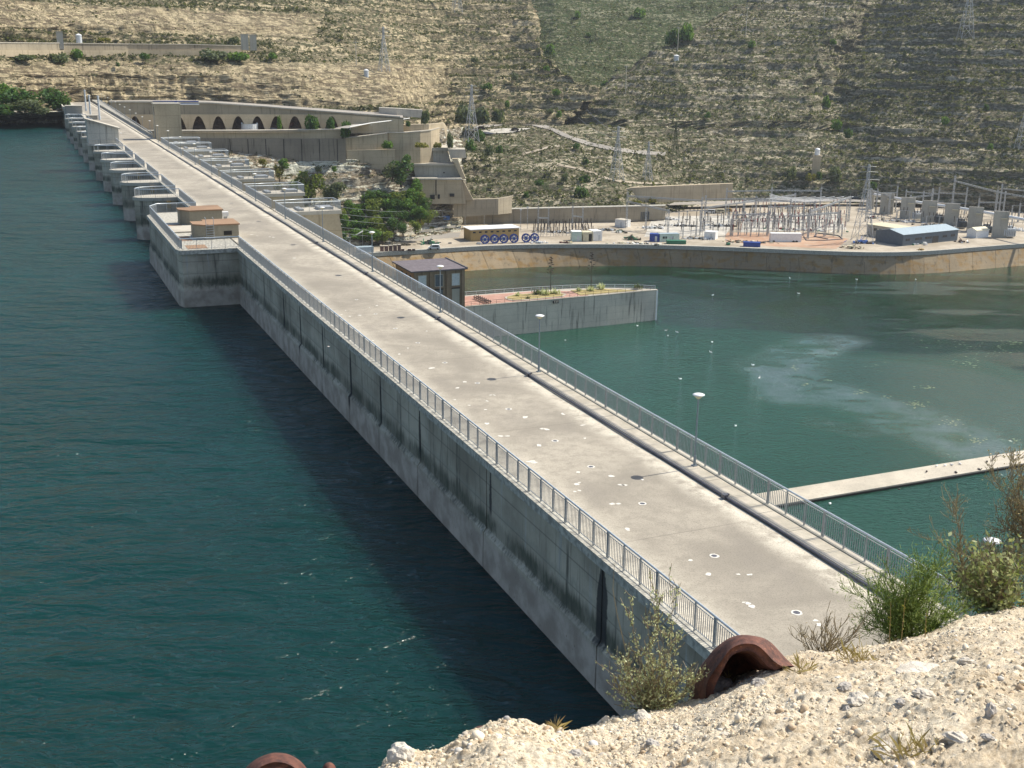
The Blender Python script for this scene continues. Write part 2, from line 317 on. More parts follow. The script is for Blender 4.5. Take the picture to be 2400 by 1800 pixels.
M['bed'] = mk_ground('dry_garden_bed', (.30, .24, .09), (.38, .30, .13), (.16, .17, .05), 6)
def mk_fg():
    m, t, b = newmat('gravel_rock'); n = N(t); p = n.pos()
    c = n.mix(n.ramp(n.noise(p, 2.2, 5), .35, .65), (.66, .545, .385), (.82, .72, .55))
    c = n.mix(n.ramp(n.noise(p, 34, 6, .7), .46, .62, 0, .7), c, (.42, .32, .20))
    c = n.mix(n.ramp(n.noise(p, 90, 3, .7), .58, .7, 0, .8), c, (.80, .73, .60))
    n.L(c, b.inputs['Base Color']); b.inputs['Roughness'].default_value = .95; n.bump(n.noise(p, 55, 8, .75), .9, .02, b); return m
M['fg'] = mk_fg()
def mk_peb():
    m, t, b = newmat('pebbles'); n = N(t); g = n.add('ShaderNodeNewGeometry'); rr = n.add('ShaderNodeValToRGB')
    n.L(g.outputs['Random Per Island'], rr.inputs[0]); e = rr.color_ramp.elements
    e[0].position = 0; e[0].color = (.56, .46, .31, 1); e[1].position = .6; e[1].color = (.74, .65, .50, 1)
    for q, c in ((.74, (.44, .32, .2, 1)), (.88, (.5, .42, .3, 1)), (.95, (.33, .32, .31, 1)), (.97, (.68, .65, .58, 1))):
        x = e.new(q); x.color = c
    n.L(rr.outputs[0], b.inputs['Base Color']); b.inputs['Roughness'].default_value = .8
    n.bump(n.noise(g.outputs['Position'], 80, 4, .7), .4, .006, b); return m
M['peb'] = mk_peb()
M['rock_pale'] = plain('pale_rock', (.55, .5, .42), .9, 0, .15, 14, .5)
M['rock_grey'] = plain('grey_rock', (.40, .37, .33), .7, 0, .2, 20, .3)
M['mortar'] = plain('mortar_patch', (.66, .63, .56), .9, 0, .12, 9)
M['algae'] = plain('algae_flakes', (.22, .26, .12), .8, 0, .2, 2)
M['gull'] = plain('gull_white', (.8, .8, .8), .7)

# ------------------------------------------------------------------ mesh building
class MB:
    def __init__(s): s.v = []; s.f = []; s.mi = []; s.k = 0
    def mat(s, k): s.k = k; return s
    def add(s, vs, fs):
        o = len(s.v); s.v += [tuple(x) for x in vs]; s.f += [tuple(i+o for i in f) for f in fs]; s.mi += [s.k]*len(fs); return s
    def hexa(s, p):
        return s.add(p, [(0, 3, 2, 1), (4, 5, 6, 7), (0, 1, 5, 4), (1, 2, 6, 5), (2, 3, 7, 6), (3, 0, 4, 7)])
    def box(s, c, d, rz=0.):
        x, y, z = (q/2 for q in d); ca, sa = math.cos(rz), math.sin(rz)
        P = [(-x, -y, -z), (x, -y, -z), (x, y, -z), (-x, y, -z), (-x, -y, z), (x, -y, z), (x, y, z), (-x, y, z)]
        return s.hexa([(c[0]+a*ca-b*sa, c[1]+a*sa+b*ca, c[2]+e) for a, b, e in P])
    def bb(s, x0, x1, y0, y1, z0, z1): return s.box(((x0+x1)/2, (y0+y1)/2, (z0+z1)/2), (abs(x1-x0), abs(y1-y0), abs(z1-z0)))
    def prism(s, poly, z0, z1):
        n = len(poly); zt = z1 if isinstance(z1, (list, tuple)) else [z1]*n; zb = z0 if isinstance(z0, (list, tuple)) else [z0]*n
        vs = [(a[0], a[1], zb[i]) for i, a in enumerate(poly)]+[(a[0], a[1], zt[i]) for i, a in enumerate(poly)]
        return s.add(vs, [tuple(range(n))[::-1], tuple(range(n, 2*n))]+[(i, (i+1) % n, n+(i+1) % n, n+i) for i in range(n)])
    def tube(s, pts, r, n=6, caps=True):
        pts = [Vector(p) for p in pts]; rs = r if isinstance(r, (list, tuple)) else [r]*len(pts); vs = []; fs = []
        for i, p in enumerate(pts):
            t = (pts[min(i+1, len(pts)-1)]-pts[max(i-1, 0)]).normalized()
            a = t.cross(Vector((0, 0, 1)));
            if a.length < .05: a = t.cross(Vector((1, 0, 0)))
            a.normalize(); b = t.cross(a)
            for k in range(n):
                q = 2*math.pi*k/n+math.pi/n; vs.append(p+a*(math.cos(q)*rs[i])+b*(math.sin(q)*rs[i]))
        for i in range(len(pts)-1):
            for k in range(n): fs.append((i*n+k, i*n+(k+1) % n, (i+1)*n+(k+1) % n, (i+1)*n+k))
        if caps: fs += [tuple(range(n)), tuple(range((len(pts)-1)*n, len(pts)*n))[::-1]]
        return s.add(vs, fs)
    def lathe(s, prof, n=16, c=(0, 0, 0)):
        vs = [(c[0]+r*math.cos(2*math.pi*k/n), c[1]+r*math.sin(2*math.pi*k/n), c[2]+z) for r, z in prof for k in range(n)]
        fs = [(i*n+k, i*n+(k+1) % n, (i+1)*n+(k+1) % n, (i+1)*n+k) for i in range(len(prof)-1) for k in range(n)]
        fs += [tuple(range(n))[::-1], tuple(range((len(prof)-1)*n, len(prof)*n))]
        return s.add(vs, fs)
    def obj(s, name, mats, parent=None, smooth=False, loc=None, rz=0.):
        me = bpy.data.meshes.new(name); me.from_pydata(s.v, [], s.f)
        for m in (mats if isinstance(mats, (list, tuple)) else [mats]): me.materials.append(M[m])
        if isinstance(mats, (list, tuple)): me.polygons.foreach_set('material_index', s.mi)
        if smooth: me.polygons.foreach_set('use_smooth', [True]*len(s.f))
        me.update(); return link(name, me, parent, loc, rz)
def link(name, me, parent=None, loc=None, rz=0., scale=None):
    o = bpy.data.objects.new(name, me); COL.objects.link(o)
    if parent: o.parent = parent
    if loc is not None: o.location = loc
    o.rotation_euler = (0, 0, rz)
    if scale is not None: o.scale = scale if isinstance(scale, (tuple, list)) else (scale,)*3
    return o
def tag(o, label=None, cat=None, group=None, kind=None):
    if label: o['label'] = label
    if cat: o['category'] = cat
    if group: o['group'] = group
    if kind: o['kind'] = kind
    return o
def thing(name, label, cat, loc=(0, 0, 0), rz=0., group=None):
    o = bpy.data.objects.new(name, None); COL.objects.link(o); o.location = loc; o.rotation_euler = (0, 0, rz); o.empty_display_size = .2
    return tag(o, label, cat, group)
def fastmesh(name, V, F, mats, mi=None, smooth=False):
    V = np.ascontiguousarray(V, dtype=np.float32); F = np.ascontiguousarray(F, dtype=np.int32); k = F.shape[1]
    me = bpy.data.meshes.new(name); me.vertices.add(len(V)); me.vertices.foreach_set('co', V.ravel())
    me.loops.add(F.size); me.loops.foreach_set('vertex_index', F.ravel()); me.polygons.add(len(F))
    me.polygons.foreach_set('loop_start', np.arange(0, F.size, k, dtype=np.int32))
    me.polygons.foreach_set('loop_total', np.full(len(F), k, dtype=np.int32))
    for m in (mats if isinstance(mats, (list, tuple)) else [mats]): me.materials.append(M[m])
    if mi is not None: me.polygons.foreach_set('material_index', np.asarray(mi, dtype=np.int32))
    if smooth: me.polygons.foreach_set('use_smooth', np.ones(len(F), dtype=bool))
    me.update(calc_edges=True); return me
def damthing(name, label, cat, group=None, v=0., u=0., z=0.): return thing(name, label, cat, D(v, u, z), YAW, group)

# ------------------------------------------------------------------ terrain
def interp2(px, py, XA, YA, T):
    T = np.asarray(T, float); rows = np.array([np.interp(px.ravel(), XA, T[i]) for i in range(len(YA))])
    ya = np.array(YA[::-1], float); rows = rows[::-1]; q = py.ravel()
    i = np.clip(np.searchsorted(ya, q)-1, 0, len(ya)-2); f = np.clip((q-ya[i])/(ya[i+1]-ya[i]), 0, 1)
    k = np.arange(len(q)); return (rows[i, k]*(1-f)+rows[i+1, k]*f).reshape(px.shape)
UPPER = [(1110, 303), (1140, 297), (1175, 290), (1215, 288), (1250, 292), (1285, 300), (1310, 312), (1340, 325), (1380, 338), (1430, 349), (1490, 358), (1560, 362)]
PATHS = [[(1225, 362), (1250, 356), (1280, 347), (1312, 342)], [(1305, 386), (1345, 394), (1378, 402), (1400, 410)], [(1400, 412), (1440, 424), (1500, 430), (1560, 430)]]
CLEAR = [(1130, 308), (1230, 306)]
ROADS = [UPPER, CLEAR]+PATHS
HILL = {}
def fold(name, px, py):
    if name != 'hill_right': return px
    px = np.asarray(px, float); py = np.asarray(py, float); sh_ = np.interp(py, [-170, 0, 100, 200, 300, 350, 420, 500], [230, 125, 60, -5, 5, 25, 70, 90])
    wv = vnoise(px/45., py/30., px*0, 77)*16+vnoise(px/14., py/10., px*0, 78)*6
    return px-sh_*np.clip(1-np.abs(px-1990)/320, 0, 1)+wv*np.clip((px-1450)/120, 0, 1)*np.clip((380-py)/80, 0, 1)
def hill(name, mat, XA, YA, T, left, right, nx, ny, wl, wr, ledge, big, scrub_n, smooth_px=1.0, seed=0, calm=None, ter=.75, butt=0.):
    HILL[name] = (XA, YA, T)
    py = np.linspace(YA[0], YA[-1], ny)[:, None]; xl = np.interp(-py, [-a for a, b in left], [b for a, b in left]) if isinstance(left, list) else np.full_like(py, left)
    xr = np.interp(-py, [-a for a, b in right], [b for a, b in right]) if isinstance(right, list) else np.full_like(py, right)
    if wr or wl:
        wob = 9*vnoise(py/26., py*0, py*0+seed, 3)+5*vnoise(py/8., py*0, py*0+seed, 4)+2*vnoise(py/3., py*0, py*0, 5)
        if wr: xr = xr+wob
        if wl: xl = xl+wob*(py < 280)
    s = np.linspace(0, 1, nx)[None, :]; px = xl+(xr-xl)*s; py = np.broadcast_to(py, px.shape).copy()
    d = interp2(fold(name, px, py), py, XA, YA, T)
    k = 10
    if wr: px = np.hstack([px, px[:, -1:]-np.linspace(.5, 12, k)[None]]); py = np.hstack([py, np.repeat(py[:, -1:], k, 1)]); d = np.hstack([d, d[:, -1:]+np.linspace(.1, 1, k)[None]**1.3*wr])
    if wl: px = np.hstack([px[:, :1]+np.linspace(12, .5, k)[None], px]); py = np.hstack([np.repeat(py[:, :1], k, 1), py]); d = np.hstack([d[:, :1]+np.linspace(1, .1, k)[None]**1.3*wl, d])
    dx = fw[None, None]+rt[None, None]*((px-1200)/FPX)[..., None]-up[None, None]*((py-900)/FPX)[..., None]
    t = d/np.hypot(dx[..., 0], dx[..., 1]); P = dx*t[..., None]; P[..., 2] += CZ
    def normals(P):
        a = np.gradient(P, axis=1); b = np.gradient(P, axis=0); n = np.cross(a, b); return n/(np.linalg.norm(n, axis=2, keepdims=True)+1e-9)
    n = normals(P); hd = n[..., :2].copy(); flip = np.where((hd*P[..., :2]).sum(-1) > 0, -1, 1)[..., None]; hd *= flip; hd /= (np.linalg.norm(hd, axis=2, keepdims=True)+.25)
    steep = np.clip((.86-np.abs(n[..., 2]))/.4, 0, 1)
    x, y, z = P[..., 0], P[..., 1], P[..., 2]
    cm = 1. if calm is None else calm(px, py)
    off = big*fbm(x/70, y/70, z/40, 3, seed)*cm+big*.35*fbm(x/18, y/18, z/14, 3, seed+9)*cm
    zz = z+1.4*vnoise(x/50, y/50, z*0, seed+3)
    def layer(th, amp, sd):
        q = zz/th; i = np.floor(q); f = q-i; a = _h(i, i*0, i*0, sd); a2 = _h(i+1, i*0, i*0, sd)
        g = vnoise(x/22+i*7.3, y/22, i*1.7, sd+5)*.5+.5
        prot = (a*.6+g*.7)
        return amp*prot*np.clip(np.minimum((1-f)*7, .35+f*1.1), 0, 1)
    pat = np.clip(.45+1.1*fbm(x/45, y/45, z/20, 2, seed+21), .12, 1)
    off = off+layer(3.1, ledge*1.2, 5+seed)*pat*(.35+steep)+layer(1.15, ledge*.5, 8+seed)*(.4+.6*steep)
    cr = fbm(x/8., y/8., z/2.4, 4, seed+31); off = off+ledge*1.3*cr*(.35+.9*steep)
    off2 = fbm(x/5, y/5, z/5, 4, seed+40)
    flat = np.ones_like(px)
    if name == 'hill_right':
        for rd_ in ROADS:
            for (a0, b0), (a1, b1) in zip(rd_[:-1], rd_[1:]):
                L_ = (a1-a0)**2+(b1-b0)**2; t_ = np.clip(((px-a0)*(a1-a0)+(py-b0)*(b1-b0))/L_, 0, 1); dq = np.hypot(px-a0-(a1-a0)*t_, (py-b0-(b1-b0)*t_)*2.2); flat = np.minimum(flat, np.clip((dq-16)/16, 0, 1))
    cm = cm*flat; off = off*flat
    if butt: off = off+flat*butt*(fbm(x/8, y/8, z/30, 3, seed+80)*(.25+1.4*steep)+.3*fbm(x/2.2, y/2.2, z/9, 2, seed+85)*steep)
    def terr(th, st_, sd):
        q = (P[..., 2]+1.8*vnoise(x/60, y/60, z*0, sd)+.8*vnoise(x/13, y/13, z*0, sd+7)+.35*vnoise(x/4, y/4, z*0, sd+8))/th; i = np.floor(q); f = q-i; a = _h(i, i*0, i*0, sd); g = np.clip(fbm(x/30+i*9.1, y/30, i*2.3, 3, sd+2)*2.+.25+.7*a, .12, 1)
        s_ = np.clip((f-.5)*(3.5+3*a)+.5, 0, 1); return st_*g*(s_-f)*th*np.clip(cm+.4, .5, 1)
    P[..., 2] += terr(4.3, ter, seed+60)*flat; P[..., 2] += terr(1.7, ter*.8, seed+63)*flat
    off = off*flat
    P[..., 0] += hd[..., 0]*off; P[..., 1] += hd[..., 1]*off; P[..., 2] += off2*.9*flat
    H, W = px.shape; idx = np.arange(H*W).reshape(H, W)
    F = np.stack([idx[:-1, :-1], idx[:-1, 1:], idx[1:, 1:], idx[1:, :-1]], -1).reshape(-1, 4)
    me = fastmesh(name, P.reshape(-1, 3), F, mat); o = link(name, me); tag(o, kind='structure')
    # sparse scrub growing on it
    if scrub_n:
        nn = normals(P); w_ = np.abs(nn[..., 2]).ravel()
        den = np.clip(.6+.55*fbm(x/25, y/25, z/25, 3, seed+50).ravel(), .2, 1)*np.clip((w_-.45)*3, 0.05, 1)
        if name == 'hill_left': zr_ = z.ravel(); den = den*np.where(((zr_ > -3)*(zr_ < 14.5)*(x.ravel() < -35))+((zr_ > 25.5)*(zr_ < 37)*(x.ravel() < -95)) > 0, .22, 1.)
        inv = (px.ravel() > -60)*(px.ravel() < 2470)*(py.ravel() > -40)
        pr = den*inv; pr /= pr.sum(); ii = rng.choice(len(pr), scrub_n, p=pr); c = P.reshape(-1, 3)[ii]+rng.normal(0, .35, (scrub_n, 3))*[1, 1, 0]
        sz = rng.uniform(.32, .8, scrub_n)*np.where(rng.random(scrub_n) < .07, 2., 1.)*np.clip(den[ii]+.5, .6, 1.3)
        me = bushes(name+'_scrub', c, sz, 'scrub'); tag(link('hill_scrub', me), 'low grey green scrub dotted over the '+{'hill_left': 'left rocky hill', 'hill_right': 'right layered hill', 'hill_back': 'green hill behind the ravine', 'river_bank': 'stepped rock bank'}[name], 'scrub', kind='stuff')
    return o
def bushes(name, c, sz, mat):
    k = len(c); nb = 4
    base = rng.normal(0, 1, (k, nb, 3)); base /= np.linalg.norm(base, axis=2, keepdims=True); base[..., 2] = np.abs(base[..., 2])*.9+.1
    ctr = c[:, None]+base*(sz[:, None, None]*.75); a = rng.normal(0, 1, (k, nb, 3)); b = rng.normal(0, 1, (k, nb, 3))
    a *= (sz[:, None, None]*.55)/np.linalg.norm(a, axis=2, keepdims=True); b *= (sz[:, None, None]*.55)/np.linalg.norm(b, axis=2, keepdims=True)
    V = np.stack([ctr-a, ctr+b, ctr+a, ctr-b], 2).reshape(-1, 3); F = np.arange(len(V)).reshape(-1, 4)
    return fastmesh(name, V, F, mat)
def hd_(name, px, py):
    XA, YA, T = HILL[name]; return float(interp2(fold(name, np.array([[px]], float), np.array([[py]], float)), np.array([[py]], float), XA, YA, T)[0, 0])
def onhill(name, px, py, near=0.): return PD(px, py, hd_(name, px, py)-near)
YL = [360, 300, 262, 235, 205, 170, 134, 129, 96, 60, 30, 0, -60, -170]
XL = [-320, 0, 200, 400, 700, 900, 975, 1060, 1200, 1420]
TL = [[395, 418, 462, 474, 482, 490, 497, 568, 580, 590], [398, 422, 464, 476, 484, 492, 500, 584, 596, 603], [402, 428, 466, 478, 486, 495, 514, 600, 612, 612], [406, 433, 468, 480, 490, 502, 536, 606, 620, 620], [411, 437, 469, 482.5, 495, 516, 560, 612, 629, 630], [418, 443, 473, 486, 502, 540, 584, 622, 640, 643], [427, 455, 488, 497, 524, 566, 604, 634, 653, 656], [437, 466, 500, 509, 533, 572, 608, 637, 656, 659], [444, 471, 505, 516, 552, 592, 624, 650, 667, 671], [452, 475, 509, 524, 570, 612, 641, 664, 679, 683], [461, 486, 522, 548, 592, 628, 655, 676, 690, 694], [474, 502, 545, 574, 612, 645, 670, 690, 703, 707], [504, 532, 578, 608, 648, 680, 702, 722, 734, 738], [560, 588, 636, 668, 708, 740, 762, 780, 792, 796]]
hill('hill_left', 'hill_left', XL, YL, TL, -320, [(360, 1200), (300, 1310), (275, 1330), (228, 1382), (206, 1402), (203, 1380), (180, 1330), (152, 1297), (120, 1270), (41, 1253), (0, 1232), (-170, 1150)],
     800, 330, 0, 90, 2.0, 5., 20000, seed=1, calm=lambda a, b: np.clip((a-850)/150, .12, 1)*.999, ter=.9, butt=3.2)
YB = [330, 260, 200, 140, 60, 0, -60, -170]; XB = [1080, 1300, 1500, 1700, 2100]
hill('hill_back', 'hill_back', XB, YB, [[690, 690, 700, 720, 760], [720, 715, 730, 760, 800], [760, 748, 770, 790, 830], [810, 785, 812, 830, 860], [880, 840, 868, 885, 900], [930, 890, 918, 930, 940], [985, 945, 970, 980, 990], [1080, 1040, 1065, 1075, 1080]],
     1080, 2100, 380, 180, 0, 0, 1.1, 12., 17000, seed=4, ter=.5, butt=3.)
YR = [500, 478, 440, 400, 340, 300, 285, 220, 140, 60, 0, -60, -170]
XR = [960, 1150, 1300, 1450, 1600, 1750, 1880, 1950, 2080, 2250, 2450, 2750]
TR = [[472.0, 474.0, 476.0, 482.0, 520.0, 560.0, 570.0, 572.0, 574.0, 576.0, 576.0, 576.0], [476.0, 479.0, 481.0, 486.0, 540.0, 566.0, 574.0, 575.0, 576.0, 578.0, 578.0, 578.0], [488.0, 494.0, 496.0, 504.0, 560.0, 574.0, 579.0, 580.0, 580.0, 580.0, 580.0, 580.0], [502.0, 508.0, 512.0, 530.0, 576.0, 585.0, 588.0, 590.0, 588.0, 588.0, 588.0, 588.0], [532.0, 540.0, 548.0, 562.0, 596.0, 604.5, 609.3, 614.7, 610.0, 606.0, 606.0, 606.0], [562.0, 575.0, 585.0, 590.0, 608.0, 617.5, 623.9, 640.5, 622.0, 615.0, 618.0, 618.0], [619.0, 626.0, 629.9, 606.7, 613.0, 622.8, 630.0, 648.4, 628.0, 620.0, 623.0, 623.0], [634.0, 639.0, 640.0, 639.6, 635.4, 643.8, 653.6, 678.6, 653.0, 640.0, 641.0, 641.0], [664.0, 669.0, 674.0, 676.0, 679.4, 670.6, 682.4, 712.9, 688.0, 667.0, 667.0, 667.0], [704.0, 706.0, 709.0, 712.0, 724.0, 720.0, 714.5, 749.0, 726.0, 699.0, 697.0, 697.0], [734.0, 734.0, 736.0, 738.0, 749.0, 759.3, 754.2, 777.0, 756.0, 725.0, 721.0, 721.0], [764.0, 764.0, 764.0, 768.0, 776.0, 787.8, 791.6, 807.0, 786.0, 753.0, 748.0, 748.0], [824.0, 824.0, 824.0, 828.0, 834.0, 846.0, 861.4, 867.1, 846.0, 811.0, 806.0, 806.0]]
hill('hill_right', 'hill_right', XR, YR, TR, [(500, 985), (440, 1030), (400, 1050), (340, 1045), (300, 1060), (286, 1290), (270, 1330), (222, 1390), (110, 1560), (30, 1700), (-20, 1770), (-170, 1900)], 2750,
     860, 340, 60, 0, 1.7, 7., 30000, seed=7, calm=lambda a, b: np.clip((340-b)/80, .15, 1), ter=.88, butt=2.6)
YK = [640, 560, 520, 470, 420, 372, 340, 300]; XK = [380, 700, 830, 950, 1060, 1120]
hill('river_bank', 'bank', XK, YK, [[386, 396, 400, 400, 405, 410], [394, 404, 410, 424, 436, 446], [402, 413, 424, 438, 456, 462], [412, 424, 429, 443, 460, 474], [421, 434, 438, 451, 468, 488], [430, 444, 445.5, 457, 476, 500], [440, 456, 462, 476, 498, 530], [458, 468, 476, 492, 520, 560]],
     380, 1080, 400, 300, 0, 0, 2.6, 1.2, 1800, seed=13, ter=.95, butt=1.)

# ------------------------------------------------------------------ water, yard, roads (setting)
ZU, ZT, ZY = -5.5, -55.5, -48.0
def sheet(name, mat, pts, kind='structure', thick=None):
    mb = MB(); mb.add(pts, [tuple(range(len(pts)))]); return tag(mb.obj(name, mat), kind=kind)
sheet('reservoir_water', 'water_up', [D(-900, -120, ZU), D(19.8, -120, ZU), D(19.8, 470, ZU), D(-900, 470, ZU)])
def river():
    gv, gu = np.meshgrid(np.r_[np.linspace(24, 330, 420), np.linspace(340, 1200, 40)], np.r_[np.linspace(-200, 90, 16), np.linspace(94, 470, 420)]); V = np.stack([cy*gv-sy*gu, sy*gv+cy*gu, gv*0+ZT], -1)
    q = V-np.array([0, 0, CZ]); dd_ = np.maximum(q@fw, 1); px = 1200+FPX*(q@rt)/dd_; py = 900-FPX*(q@up)/dd_; x, y = V[..., 0], V[..., 1]
    n1 = fbm(x/26, y/14, x*0, 4, 301); n2 = fbm(x/9, y/5, x*0, 4, 302); ss = lambda a, b, t_: (lambda k: k*k*(3-2*k))(np.clip((t_-a)/(b-a), 0, 1))
    def near(pts, w_):
        P = np.array([tuple(U(a, b, ZT))[:2] for a, b in pts]); best = np.full(x.shape, 1e9)
        for A, B in zip(P[:-1], P[1:]):
            ab = B-A; t_ = np.clip(((x-A[0])*ab[0]+(y-A[1])*ab[1])/(ab@ab), 0, 1); best = np.minimum(best, np.hypot(x-A[0]-ab[0]*t_, y-A[1]-ab[1]*t_))
        return ss(1.35, .55, (best*(1+.25*n1)+3.5*n2)/w_)
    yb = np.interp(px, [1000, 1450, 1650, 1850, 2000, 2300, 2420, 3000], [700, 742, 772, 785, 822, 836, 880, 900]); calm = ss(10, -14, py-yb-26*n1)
    sw = near([(1960, 800), (1860, 830), (1822, 870), (1850, 925), (1960, 925), (2080, 965), (2230, 1020), (2420, 1100)], 9.); sw2 = near([(1920, 990), (2010, 1012), (2070, 1000)], 4.)*.5; inn = ss(.2, .8, near([(1950, 870), (2150, 900), (2330, 960)], 22.))
    streak = ss(.12, .4, fbm(x/34, y/9, x*0, 5, 310))*calm; fo = near([(1090, 668), (1250, 668), (1440, 660)], 10.)+near([(1540, 662), (1640, 680), (1750, 690)], 11.)*.9
    rip = np.clip(.34*(1-calm)+.10*calm+.45*streak+.62*sw+sw2+.12*inn+.35*fo+.05*n2, .05, 1); reflection_tone = np.clip((1-calm)*.75+.15*n1+.2*streak+.35*sw-.1*inn, 0, 1)
    H, W = x.shape; idx = np.arange(H*W).reshape(H, W); F = np.stack([idx[:-1, :-1], idx[:-1, 1:], idx[1:, 1:], idx[1:, :-1]], -1).reshape(-1, 4); me = fastmesh('river_water', V.reshape(-1, 3), F, 'water_down')
    pale_swirl = np.clip((sw*.5+sw2*.4+streak*.08)*np.clip(.75+1.1*n2+.5*fbm(x/3.5, y/1.8, x*0, 3, 330), .1, 1.3)+inn*.14, 0, 1)  # paler colour along the swirl, the streaks and the water inside it
    for nm, a in (('pale_swirl', pale_swirl), ('ripple', rip), ('reflection_tone', reflection_tone), ('foam', np.clip(fo, 0, 1))): at = me.attributes.new(nm, 'FLOAT', 'POINT'); at.data.foreach_set('value', a.astype(np.float32).ravel())
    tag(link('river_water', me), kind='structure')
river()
edge = [(700, 612), (857, 592), (1017, 584), (1120, 576.5), (1200, 573.5), (1350, 572), (1500, 573), (1640, 577), (1740, 580.5), (1800, 583), (1936, 588.5), (2010, 591), (2071, 592.5), (2126, 591.5), (2207, 586.5), (2288, 579.5), (2400, 571), (2700, 552)]
foot = [(700, 655), (857, 650), (1017, 641), (1090, 635), (1160, 630), (1249, 625.5), (1423, 623), (1500, 623.5), (1600, 625.5), (1700, 629), (1800, 633), (1936, 640), (2044, 644), (2152, 643), (2200, 640), (2288, 632), (2400, 622), (2700, 602)]
ET = [U(a, b, ZY) for a, b in edge]; EF = [U(a, b, ZT) for a, b in foot]
def resample(P, n):
    P = np.array([tuple(p) for p in P]); s = np.r_[0, np.cumsum(np.linalg.norm(np.diff(P, axis=0), axis=1))]; t = np.linspace(0, s[-1], n)
    k = np.ones(5)/5; Q = np.stack([np.interp(t, s, P[:, i]) for i in range(3)], 1)
    for i in range(2):
        Qp = np.vstack([Q[:1]]*2+[Q]+[Q[-1:]]*2); Q[:, i] = np.convolve(Qp[:, i], k, 'valid')
    return Q
NE = 61; ET = resample(ET, NE); EF = resample(EF, NE)
vn = np.stack([-(ET[:, 0]), -(ET[:, 1]), 0*ET[:, 0]], 1); vn /= np.linalg.norm(vn, axis=1, keepdims=True)
yard_pts = [tuple(p) for p in ET]+[tuple(U(2750, 452, ZY)), tuple(U(1750, 455, ZY)), tuple(U(1500, 492, ZY)), tuple(U(1250, 505, ZY)), tuple(U(1000, 515, ZY)), tuple(U(820, 545, ZY)), tuple(U(700, 560, ZY))]
sheet('yard_ground', 'yard', yard_pts)
qw = thing('quay_wall', 'long curved sloping ochre stained concrete river wall below the substation yard', 'river wall')
per = 2
for i in range(0, NE-1, per):     # battered panels, butted with open joints
    mb = MB(); j = i+per
    for a, b in [(i, i+1), (i+1, j)]:
        A, B, Cc, Dd = ET[a], ET[b], EF[b], EF[a]; g = (B-A)*(.012 if a == i else 0); g2 = (B-A)*(.012 if b == j else 0)
        A = A+g; B = B-g2; Dd = Dd+g; Cc = Cc-g2; dz = np.array([0, 0, 1.])
        A = A-dz*.9; B = B-dz*.9; bk = -vn[a]*2.5; lo = (Dd-A)*.15
        mb.hexa([Dd+lo, Cc+lo, Cc+lo+bk*3, Dd+lo+bk*3, A, B, B+bk, A+bk])
    mb.obj('wall_panel', 'quay', qw)
mb = MB()
for i in range(NE-1):
    A, B = ET[i], ET[i+1]; n1, n2 = vn[i], vn[i+1]; o = .75; z = np.array([0, 0, 1.])
    mb.hexa([A+n1*o-z*1.3, B+n2*o-z*1.3, B-n2*.8-z*1.3, A-n1*.8-z*1.3, A+n1*o+z*.12, B+n2*o+z*.12, B-n2*.8+z*.12, A-n1*.8+z*.12])
mb.obj('coping', 'coping', qw)
def band(name, mat, pts, wdt, z=None, hl=None, dz=.25, cat=None, label=None):
    P = [U(a, b, z) if hl is None else onhill(hl, a, b)+Vector((0, 0, dz)) for a, b in pts]; mb = MB(); vs = []
    for i, p in enumerate(P):
        t = (P[min(i+1, len(P)-1)]-P[max(i-1, 0)]); nrm = Vector((-t.y, t.x, 0)).normalized()*wdt/2; vs += [p+nrm, p-nrm]
    mb.add(vs, [(2*i, 2*i+1, 2*i+3, 2*i+2) for i in range(len(P)-1)]); return tag(mb.obj(name, mat), kind='structure')

def haze():
    m = bpy.data.materials.new('haze'); m.use_nodes = True; t = m.node_tree; t.nodes.clear(); o_ = t.nodes.new('ShaderNodeOutputMaterial'); v_ = t.nodes.new('ShaderNodeVolumePrincipled')
    v_.inputs['Color'].default_value = (.86, .92, 1, 1); v_.inputs['Density'].default_value = .00008; v_.inputs['Anisotropy'].default_value = .2; t.links.new(v_.outputs[0], o_.inputs['Volume']); M['haze'] = m
    mb = MB(); mb.bb(-1400, 1400, -900, 1400, -75, 175); tag(mb.obj('haze', 'haze'), kind='stuff')
haze()
# ------------------------------------------------------------------ the dam
dam = damthing('dam', 'long grey concrete dam crossing the picture with stained upstream face and piers', 'dam')
joints = [8, 20.5, 34.7, 46.5, 56.3, 63.7, 70.5, 77.9, 85, 90.9, 98.8, 107.5]
def face_panel(u_a, u_b, v_top, z0=-7., cop=True):
    mb = MB(); g = .05
    prof = [(v_top, -.28), (v_top+.03, -3.45), (v_top-.14, -3.68), (v_top-.15, -5.2), (v_top-.16, -8), (v_top+2, -8), (v_top+2, -.28)]
    n = len(prof); vs = [(a, u_a+g, b) for a, b in prof]+[(a, u_b-g, b) for a, b in prof]
    mb.add(vs, [tuple(range(n)), tuple(range(n, 2*n))[::-1]]+[(i, n+i, n+(i+1) % n, (i+1) % n) for i in range(n)])
    return mb.obj('wall_panel', 'damwall', dam)
for a, b in zip(joints[:-1], joints[1:]): face_panel(a, b, 18.85)
face_panel(107.5, 111.2, 18.85)
mb = MB(); mb.add([(20, u, z) for u, z in ((8, 0),)], [])
